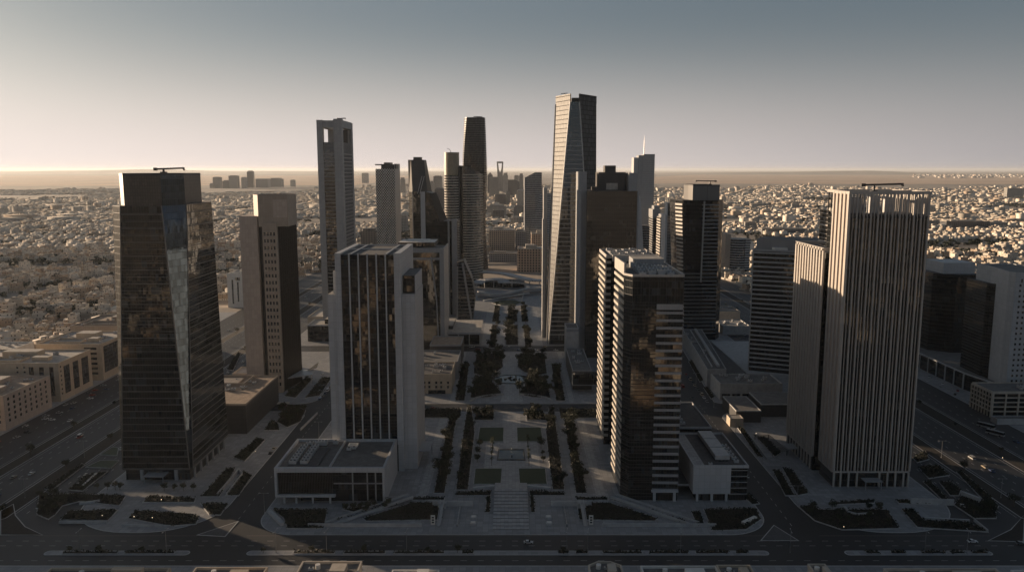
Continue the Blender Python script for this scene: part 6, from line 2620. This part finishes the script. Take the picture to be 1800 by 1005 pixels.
for s in (-1, 1):
    w = side[s]
    mir = lambda pts: [G(900 + s * (900 - x) - 3, y) for x, y in pts]
    grow(in_poly(mir([(765, 868), (785, 868), (805, 740), (792, 738)]), 12, rt), f"dark leafy tree in the long tree bed on the {w} paved side of the plaza", f"trees in the {w} plaza tree bed")
    grow(in_poly(mir([(806, 860), (822, 860), (838, 760), (832, 715), (826, 715), (814, 800)]), 7, rt), f"dark tree rising from the hedge bed at the {w} edge of the plaza garden", f"trees in the {w} plaza hedge bed", sc=(.6, .9))
    grow(mir([(867, 818), (867.5, 810), (868, 802), (868.6, 794), (869, 786), (869.5, 779)]), f"slim palm in the row {w} of the square water basin", f"palms {w} of the water basin", True, sc=(.5, .75))
    grow(mir([(842, 812), (843, 800), (846, 788), (848, 779)]), f"small tree in a box on the paved court edge, {w} of the basin's palms", f"box trees {w} of the water basin", sc=(.6, .85))
    grow(in_poly(mir([(829, 700), (836, 672), (846, 661), (860, 664), (872, 675), (884, 690), (884, 694), (860, 699)]), 15, rt), f"dense dark tree in the front wooded bed on the {w} of the park", f"trees in the {w} front park wood", sc=(1.15, 1.7))
    grow(in_poly(mir([(835, 657), (840, 624), (884, 622), (888, 645), (876, 655), (850, 660)]), 15, rt), f"dense dark tree in the rear wooded bed on the {w} of the park", f"trees in the {w} rear park wood", sc=(1.15, 1.7))
    grow(in_poly(mir([(803, 705), (820, 705), (828, 640), (815, 640)]), 8, rt), f"dark tree in the slim bed outside the {w} park path", f"trees along the {w} park path")
    grow(in_poly(mir([(862, 612), (874, 612), (882, 538), (873, 538)]), 11, rt), f"dark tree in the boulevard strip {w} of the centre strip", f"trees in the {w} boulevard strip", sc=(.9, 1.3))
    grow(in_poly(mir([(836, 739), (871, 739), (872, 722), (842, 722)]), 4, rt), f"bushy tree in the stepped planter box {w} at the head of the plaza garden", f"trees in the {w} stepped planter")
grow(in_poly(pxp((889, 607), (911, 607), (908, 545), (893, 545)), 15, rt), "dark tree in the broad centre strip of the boulevard", "trees in the boulevard centre strip", sc=(1, 1.4))
grow([G(1000, 760), G(1003, 752)], "slender golden-lit tree standing in the sun strip beside the dark twin-slab tower", "sunlit plaza trees", sc=(1.2, 1.5))
grow([G(x, 861) for x in (172, 189, 203, 211)], "small clipped tree in the row on the black tower's front paving, left of its walk", "clipped trees left of the walk", sc=(.55, .7))
grow([G(x, 863) for x in (289, 306, 323, 340)], "small clipped tree in the row on the black tower's front paving, right of its walk", "clipped trees right of the walk", sc=(.55, .7))
grow(in_poly(pxp((66, 903), (70, 872), (125, 870), (98, 905), (85, 912)), 9, rt), "dark tree in the corner bed by the black tower's rounded kerb", "trees in the black tower's corner bed", sc=(.6, .9))
grow(in_poly(pxp((486, 742), (500, 722), (522, 715), (538, 722), (528, 742), (505, 752)), 9, rt), "leafy tree in the round-ended garden by the tan-roofed podium", "trees in the round-ended garden")
grow(in_poly(pxp((500, 697), (538, 664), (550, 666), (520, 700)), 5, rt), "tree in the brown tower's forecourt hedge", "forecourt hedge trees", sc=(.6, .8))
grow(in_poly(pxp((600, 896), (690, 884), (700, 890), (640, 905)), 8, rt), "tree at the foot of the podium hall beside the ramp", "trees at the podium hall", sc=(.6, .85))
grow(in_poly(pxp((1404, 892), (1440, 896), (1560, 896), (1575, 926), (1480, 930), (1432, 914)), 12, rt), "tree in the dark corner garden before the finned twin tower", "trees in the finned tower's corner garden", sc=(.5, .8))
grow(in_poly(pxp((1700, 905), (1752, 890), (1752, 910)), 5, rt), "tree in the sunken court by the rounded right corner", "trees in the right sunken court", sc=(.5, .8))
grow([(x, 355.8) for x in (-313, -306, -288, -281, -210, -196, -176)], "small round tree growing from the front road's median hedges, near the black tower", "median trees near the black tower", sc=(.5, .75))
grow([(x, 355.8) for x in (-118, -95, -70, -40, -26, 24)], "small round tree on the front road's median below the plaza", "median trees below the plaza", sc=(.45, .65))
for i in range(26):
    x = (-270, -307.5)[i % 2] + rt.uniform(-2, 2)
    grow([(x, 405 + i * 27 + rt.uniform(-6, 6))], "bushy roadside tree on a planted median of the highway by the black tower", "trees on the left highway medians", sc=(.5, .95))
for i in range(26):
    x = (271, 314.5)[i % 2] + rt.uniform(-2, 2)
    grow([(x, 405 + i * 27 + rt.uniform(-6, 6))], "bushy roadside tree on a planted median of the highway by the finned twin tower", "trees on the right highway medians", sc=(.5, .95))
# golden wild grass and shrubs on the right median
# ================================================================ the city carpet
rh = random.Random(5)


def house_proto(seed, w, d, h):
    rr = random.Random(seed)
    T = thing("house", "x", "house", (0, 0, 0))
    m = MB()
    if seed % 3 == 0:
        m.box(-w / 2, w / 2, -d / 2, d * .15, 0, h, 0)
        m.box(-w / 2, w * .1, d * .15, d / 2, 0, h * .62, 0)
    elif seed % 3 == 1:
        m.box(-w / 2, w / 2, -d / 2, d / 2, 0, h * .66, 0)
        m.box(-w * .42, w * .3, -d * .4, d * .42, h * .66, h, 0)
    else:
        m.box(-w / 2, w / 2, -d / 2, d / 2, 0, h, 0)
    m.build("wall", M["house_wall"], T)
    m = MB()
    fp = rect(-w / 2, w / 2, -d / 2, d / 2 if seed % 3 == 2 else d * .15) if seed % 3 != 1 else rect(-w * .42, w * .3, -d * .4, d * .42)
    m.ring(fp, .05, -.35, h - .2, h + 1.0)
    m.build("parapet", M["house_wall"], T)
    m = MB()
    x, y = rr.uniform(-w * .3, 0), rr.uniform(-d * .3, -d * .1)
    m.box(x, x + w * .3, y, y + d * .22, h - .1, h + 2.8, 0)
    m.cyl(x + w * .38, y, h, h + 1.4, .8, n=8)
    m.build("stair_house", M["house_wall"], T)
    m = MB()
    m.ring(rect(-w / 2 - 3.5, w / 2 + 3.5, -d / 2 - 3.5, d / 2 + 3.5), 0, -.3, 0, 2.9)
    m.build("yard_wall", M["house_wall"], T)
    return T


hp = []
for s, (w, d, h) in enumerate(((13, 15, 8.5), (16, 14, 10), (12, 18, 9), (18, 16, 11), (15, 12, 7.5), (20, 14, 12), (14, 16, 13.5))):
    hp.append(Proto(house_proto(s, w, d, h)))

ANG = math.radians(16)
ANG2 = math.radians(-9)


def keep_out(x, y):
    """true where the tower district, its roads and yards stand"""
    if -352 < x < 352 and y < 1640:
        return True
    if -470 < x <= -352 and y < 1085:
        return True
    if x <= -470 and y < 760 and x > -660:
        return True
    if 352 <= x < 445 and y < 790:
        return True
    if 1485 < y < 1540:
        return True
    if abs(x) < 100 and 1640 < y < 2000 and x > -60:
        return True
    return False


def avenue(x, y):
    """true on the broad avenues that cut the quarters"""
    a = ANG if x > 0 else ANG2
    u, v = x * math.cos(a) + y * math.sin(a), -x * math.sin(a) + y * math.cos(a)
    return (v % 640) < 46 or (u % 900) < 46


def nz(x, y, s, k=0.0):
    from mathutils import noise as _n
    return _n.noise((x / s + k, y / s - k, k * 1.7))


cands = []
lots = []
def lot_grid(u0, u1, v0, v1, lu, lv, bu, bv, street):
    """lots in street blocks: bu x bv lots, then a street"""
    pu, pv = bu * lu + street, bv * lv + street
    out = []
    for iu in range(int(u0 // pu), int(u1 // pu) + 1):
        for iv in range(int(v0 // pv), int(v1 // pv) + 1):
            for a in range(bu):
                for b in range(bv):
                    out.append((iu * pu + (a + .5) * lu, iv * pv + (b + .5) * lv))
    return out


def to_xy(u, v):
    """street grid turned one way right of the axis and another way left of it"""
    a = ANG if u > 150 else ANG2
    return u * math.cos(a) - v * math.sin(a), u * math.sin(a) + v * math.cos(a)


def sees(x, y, z=6, mx=60):
    d = y * CP - (z - EYE) * SP
    if d < 10:
        return False
    px = 900 + FP * x / d
    return -mx < px < 1800 + mx


near_l = lot_grid(-2600, 3000, -400, 2900, 23, 25, 7, 2, 13)
for u, v in near_l:
    x, y = to_xy(u, v)
    if not (560 < y < 2600) or not sees(x, y) or keep_out(x, y):
        continue
    g = nz(x, y, 420, 3.1)
    if avenue(x, y):
        continue
    if g > .34:
        continue
    if rh.random() < .07:
        continue
    cands.append((x + rh.uniform(-3.5, 3.5), y + rh.uniform(-3.5, 3.5)))
cands.sort(key=lambda p_: p_[0] ** 2 + p_[1] ** 2)
bpy.context.view_layer.update()
dg = bpy.context.evaluated_depsgraph_get()
chosen, rest = [], []
eye = Vector((0, 0, EYE))
for (x, y) in cands:
    if len(chosen) < 290:
        t = Vector((x, y, 9))
        px = 900 + FP * x / (y * CP - (9 - EYE) * SP)
        d = t - eye
        hit = SC.ray_cast(dg, eye, d.normalized(), distance=d.length - 25)
        if not hit[0] and 4 < px < 1796:
            chosen.append((x, y))
            continue
    rest.append((x, y))
rh2 = random.Random(31)
feat = ("with a stepped roof", "with a flat parapet roof", "with a roof room and tank")
for i, (x, y) in enumerate(chosen):
    px = 900 + FP * x / (y * CP + (EYE - 9) * SP)
    D = math.hypot(x, y)
    ring_n = "nearest rows of" if D < 1350 else ("middle rows of" if D < 1650 else "farther rows of")
    if px < 200:
        zone = "villa quarter left of the black tower"
    elif px < 560:
        zone = "quarter behind the brown tower"
    elif px < 1120:
        zone = "quarter behind the central towers"
    elif px < 1320:
        zone = "quarter behind the dark banded tower"
    elif px < 1480:
        zone = "quarter behind the broad striped slab"
    else:
        zone = "quarter right of the finned tower"
    k = rh2.randrange(len(hp))
    fe = ("with lower wing", "with set-back upper floor", "of plain block shape")[k % 3]
    o = hp[k].put((x, y, 0), ANG + rh2.choice((0, H_, math.pi, -H_)), f"house {fe}, {ring_n} {zone}", f"houses {fe} in the {ring_n} {zone}")
    s = rh2.uniform(.85, 1.15)
    o.scale = (s, s, rh2.uniform(.8, 1.15))

# everything beyond: one carpet
boxes = []
def add_house(x, y, w, d, h, a, rr):
    a = ANG if x > 0 else ANG2
    boxes.append((x, y, 0, w, d, h, a))
    if rr.random() < .75:
        boxes.append((x + rr.uniform(-.2, .2) * w, y + rr.uniform(-.2, .2) * d, h, w * rr.uniform(.25, .5), d * rr.uniform(.25, .5), rr.uniform(2.2, 3.4), a))
    if rr.random() < .5:
        a = ANG if x > 0 else ANG2
        boxes.append((x + math.cos(a) * w * .52, y + math.sin(a) * w * .52, 0, w * .35, d * rr.uniform(.6, 1.2), rr.uniform(2.6, h * .7), a))


for (x, y) in rest:
    add_house(x, y, rh.uniform(11, 19), rh.uniform(12, 19), rh.choice((6.5, 8, 9, 10, 11, 13)), ANG, rh)
for u, v in lot_grid(-5000, 6500, 1500, 7000, 38, 34, 5, 2, 16):
    x, y = to_xy(u, v)
    D = math.hypot(x, y)
    if y < 2600 or D > 5600 or not sees(x, y) or keep_out(x, y):
        continue
    if nz(x, y, 700, 1.7) > .26 or avenue(x, y) or rh.random() < .06:
        continue
    big = rh.random()
    if rh.random() < .018:
        boxes.append((x, y, 0, rh.uniform(50, 110), rh.uniform(30, 60), rh.uniform(9, 16), ANG if x > 0 else ANG2))
        continue
    add_house(x + rh.uniform(-3, 3), y + rh.uniform(-3, 3), rh.uniform(24, 36), rh.uniform(20, 31), rh.choice((6, 6.5, 7, 8, 9)) if big < .975 else rh.uniform(16, 30), ANG, rh)
for u, v in lot_grid(-9000, 12500, 3000, 15500, 92, 80, 4, 3, 40):
    x, y = to_xy(u, v)
    D = math.hypot(x, y)
    lim = 9800 if x > -1500 else 8200
    if D < 5600 or D > lim * (1 + .12 * nz(x, y, 1500, 9)) or not sees(x, y):
        continue
    if avenue(x, y) or nz(x, y, 1500, 4.4) > (.22 if x > 0 else .12):
        continue
    for _ in range(3):
        boxes.append((x + rh.uniform(-30, 30), y + rh.uniform(-25, 25), 0, rh.uniform(18, 52), rh.uniform(14, 34), rh.choice((6, 7, 8, 9)) if rh.random() < .985 else rh.uniform(18, 34), ANG))
# specks of a farther suburb at the right-hand horizon
for _ in range(260):
    y = rh.uniform(17000, 27000)
    x = y * rh.uniform(.5, .68)
    if sees(x, y):
        boxes.append((x, y, 0, rh.uniform(40, 110), rh.uniform(30, 60), rh.uniform(10, 34), ANG))
# the part of the city behind the camera that the glass fronts mirror
for u, v in lot_grid(-1500, 1500, -2400, 500, 42, 38, 5, 2, 16):
    x, y = to_xy(u, v)
    if y > 250 or abs(x) > 1300 or y < -1900 or rh.random() < .08:
        continue
    if 200 < abs(x) - 40 < 330:
        continue
    add_house(x, y, rh.uniform(15, 30), rh.uniform(14, 26), rh.choice((8, 10, 12, 15)) if rh.random() < .93 else rh.uniform(20, 36), ANG, rh)

B_ = np.array(boxes)
nb = len(B_)
c, s = np.cos(B_[:, 6]), np.sin(B_[:, 6])
sgn = np.array([(-1, -1), (1, -1), (1, 1), (-1, 1)]) / 2
V = np.zeros((nb, 8, 3))
for k in range(4):
    lx, ly = sgn[k, 0] * B_[:, 3], sgn[k, 1] * B_[:, 4]
    for t in range(2):
        V[:, k + 4 * t, 0] = B_[:, 0] + lx * c - ly * s
        V[:, k + 4 * t, 1] = B_[:, 1] + lx * s + ly * c
        V[:, k + 4 * t, 2] = B_[:, 2] + t * B_[:, 5]
quads = np.array([(0, 1, 5, 4), (1, 2, 6, 5), (2, 3, 7, 6), (3, 0, 4, 7), (4, 5, 6, 7)])
Fq = (quads[None] + 8 * np.arange(nb)[:, None, None]).reshape(-1, 4)
me = bpy.data.meshes.new("distant_houses")
me.vertices.add(nb * 8)
me.vertices.foreach_set("co", V.ravel())
me.loops.add(len(Fq) * 4)
me.loops.foreach_set("vertex_index", Fq.ravel().astype(np.int32))
me.polygons.add(len(Fq))
me.polygons.foreach_set("loop_start", np.arange(0, len(Fq) * 4, 4, dtype=np.int32))
me.polygons.foreach_set("loop_total", np.full(len(Fq), 4, dtype=np.int32))
uvl = me.uv_layers.new(name="UVMap")
UV = np.zeros((nb, 5, 4, 2))
for k in range(4):
    wdt = B_[:, 3] if k % 2 == 0 else B_[:, 4]
    UV[:, k, 1, 0] = wdt
    UV[:, k, 2, 0] = wdt
    UV[:, k, 2, 1] = B_[:, 5]
    UV[:, k, 3, 1] = B_[:, 5]
uvl.data.foreach_set("uv", UV.astype(np.float32).ravel())
me.materials.append(M["house_stuff"])
me.update(calc_edges=True)
me.validate()
ho = bpy.data.objects.new("city_sprawl", me)
COL.objects.link(ho)
setting(ho, "stuff")
print("boxes", nb, "houses", len(chosen), "rest", len(rest))

# tree masses of the villa quarters, too many and too small to count
rv = random.Random(17)
m = MB()
def clump(x, y, r, h):
    n = 10
    for k in range(3):
        cx, cy = x + rv.uniform(-.5, .5) * r, y + rv.uniform(-.5, .5) * r
        leaf_quads(m, cx, cy, h * .55, r * .7, r * .7, h * .5, n, r * .42, rv, 0, .3)


cnt = 0
for (px, py, n, sx_, sy_) in ((38, 462, 90, 120, 50), (90, 545, 40, 60, 25), (75, 552, 30, 60, 20), (150, 420, 50, 200, 30), (20, 430, 40, 150, 30), (130, 500, 24, 80, 25), (455, 470, 20, 90, 20), (1690, 448, 50, 120, 40), (1745, 430, 40, 120, 30), (1650, 470, 25, 60, 25), (1400, 440, 24, 90, 25), (545, 465, 20, 70, 20)):
    X0, Y0 = G(px, py)
    for _ in range(n):
        clump(X0 + rv.gauss(0, 1) * sx_, Y0 + rv.gauss(0, 1) * sy_, rv.uniform(5, 9), rv.uniform(6, 10))
for _ in range(30000):
    x, y = rv.uniform(-3200, 3800), rv.uniform(700, 5200)
    if not sees(x, y) or keep_out(x, y):
        continue
    g = max(nz(x, y, 420, 3.1) - .22, nz(x, y, 180, 8.8) - .30)
    if rv.random() < (.4 if avenue(x, y) else .15) or g > 0 and rv.random() < .75:
        clump(x, y, rv.uniform(3.5, 7) * (1.4 if g > 0 else 1), rv.uniform(5, 9))
        cnt += 1
setting(m.build("distant_foliage", M["leaf"]), "stuff")
print("clumps", cnt)

# ================================================================ sky, sun, haze
SUN_AZ = math.radians(-58)       # measured from straight ahead, to the left
SUN_EL = math.radians(7.0)
w = bpy.data.worlds.new("World")
SC.world = w
w.use_nodes = True
nt = w.node_tree
nt.nodes.clear()
out = nt.nodes.new("ShaderNodeOutputWorld")
bg = nt.nodes.new("ShaderNodeBackground")
sky = nt.nodes.new("ShaderNodeTexSky")
sky.sky_type = "NISHITA"
sky.sun_disc = False
sky.sun_elevation = SUN_EL
sky.sun_rotation = SUN_AZ
sky.altitude = 600
sky.air_density = 1.0
sky.dust_density = 2.5
sky.ozone_density = 1.5
def wn(t, **kw):
    n = nt.nodes.new(t)
    for k_, v_ in kw.items():
        setattr(n, k_, v_)
    return n


hs = wn("ShaderNodeHueSaturation")
hs.inputs["Saturation"].default_value = .62
nt.links.new(sky.outputs[0], hs.inputs["Color"])
tc = wn("ShaderNodeTexCoord")
sx = wn("ShaderNodeSeparateXYZ")
nt.links.new(tc.outputs["Generated"], sx.inputs[0])
mr = wn("ShaderNodeMapRange", clamp=True)
mr.interpolation_type = "SMOOTHERSTEP"
nt.links.new(sx.outputs[2], mr.inputs[0])
mr.inputs[1].default_value, mr.inputs[2].default_value = -.06, .21
mr.inputs[3].default_value, mr.inputs[4].default_value = .97, 0
# the pale dust layer hugs the horizon, warmer and brighter on the sun's side
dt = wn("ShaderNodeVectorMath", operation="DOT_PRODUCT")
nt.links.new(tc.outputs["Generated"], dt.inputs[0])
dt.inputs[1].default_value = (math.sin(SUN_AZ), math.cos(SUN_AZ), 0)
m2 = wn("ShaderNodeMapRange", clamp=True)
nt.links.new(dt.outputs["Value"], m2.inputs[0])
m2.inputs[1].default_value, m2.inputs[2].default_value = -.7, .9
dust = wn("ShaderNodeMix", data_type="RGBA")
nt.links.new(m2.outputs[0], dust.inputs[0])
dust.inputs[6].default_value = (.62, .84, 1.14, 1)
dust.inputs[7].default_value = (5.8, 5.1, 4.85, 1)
ga = wn("ShaderNodeGamma")
ga.inputs[1].default_value = .72
nt.links.new(hs.outputs[0], ga.inputs[0])
mu = wn("ShaderNodeMix", data_type="RGBA", blend_type="MULTIPLY")
mu.inputs[0].default_value = 1
nt.links.new(ga.outputs[0], mu.inputs[6])
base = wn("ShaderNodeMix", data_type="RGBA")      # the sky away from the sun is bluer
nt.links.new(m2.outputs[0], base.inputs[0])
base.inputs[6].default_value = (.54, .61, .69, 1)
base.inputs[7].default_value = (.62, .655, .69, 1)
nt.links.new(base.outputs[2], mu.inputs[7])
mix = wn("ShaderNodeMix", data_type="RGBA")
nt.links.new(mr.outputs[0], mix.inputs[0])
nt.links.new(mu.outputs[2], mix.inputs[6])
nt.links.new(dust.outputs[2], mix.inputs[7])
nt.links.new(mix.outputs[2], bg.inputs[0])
bg.inputs[1].default_value = 0.095
nt.links.new(bg.outputs[0], out.inputs[0])
sd = bpy.data.lights.new("sun", "SUN")
sd.energy = 5.0
sd.angle = math.radians(.5)
sd.color = (1, .74, .5)
so = bpy.data.objects.new("sun", sd)
COL.objects.link(so)
dirv = Vector((math.sin(SUN_AZ) * math.cos(SUN_EL), math.cos(SUN_AZ) * math.cos(SUN_EL), math.sin(SUN_EL)))
so.rotation_euler = dirv.to_track_quat("Z", "Y").to_euler()

m = MB()
m.box(-152000, 152000, -152000, 152000, -2.0, 285)
hz = m.build("haze", plain("haze_air", (.8, .8, .8)))
hm = bpy.data.materials.new("haze_volume")
hm.use_nodes = True
hm.node_tree.nodes.clear()
ho_ = hm.node_tree.nodes.new("ShaderNodeOutputMaterial")
hv = hm.node_tree.nodes.new("ShaderNodeVolumePrincipled")
hv.inputs["Color"].default_value = (.82, .87, .92, 1)
hv.inputs["Density"].default_value = 0.000015
hv.inputs["Anisotropy"].default_value = .28
hm.node_tree.links.new(hv.outputs[0], ho_.inputs["Volume"])
hz.data.materials.clear()
hz.data.materials.append(hm)
setting(hz, "stuff")

SC.view_settings.view_transform = "Standard"
SC.view_settings.look = "None"
SC.view_settings.exposure = 0.8
SC.view_settings.gamma = 1.0
cy = SC.cycles
cy.use_denoising = True
cy.max_bounces = 6
cy.diffuse_bounces = 2
cy.glossy_bounces = 3
cy.volume_bounces = 1
cy.transmission_bounces = 2
cy.sample_clamp_indirect = 6
for o in SC.objects:
    if "_o" in o:
        del o["_o"]
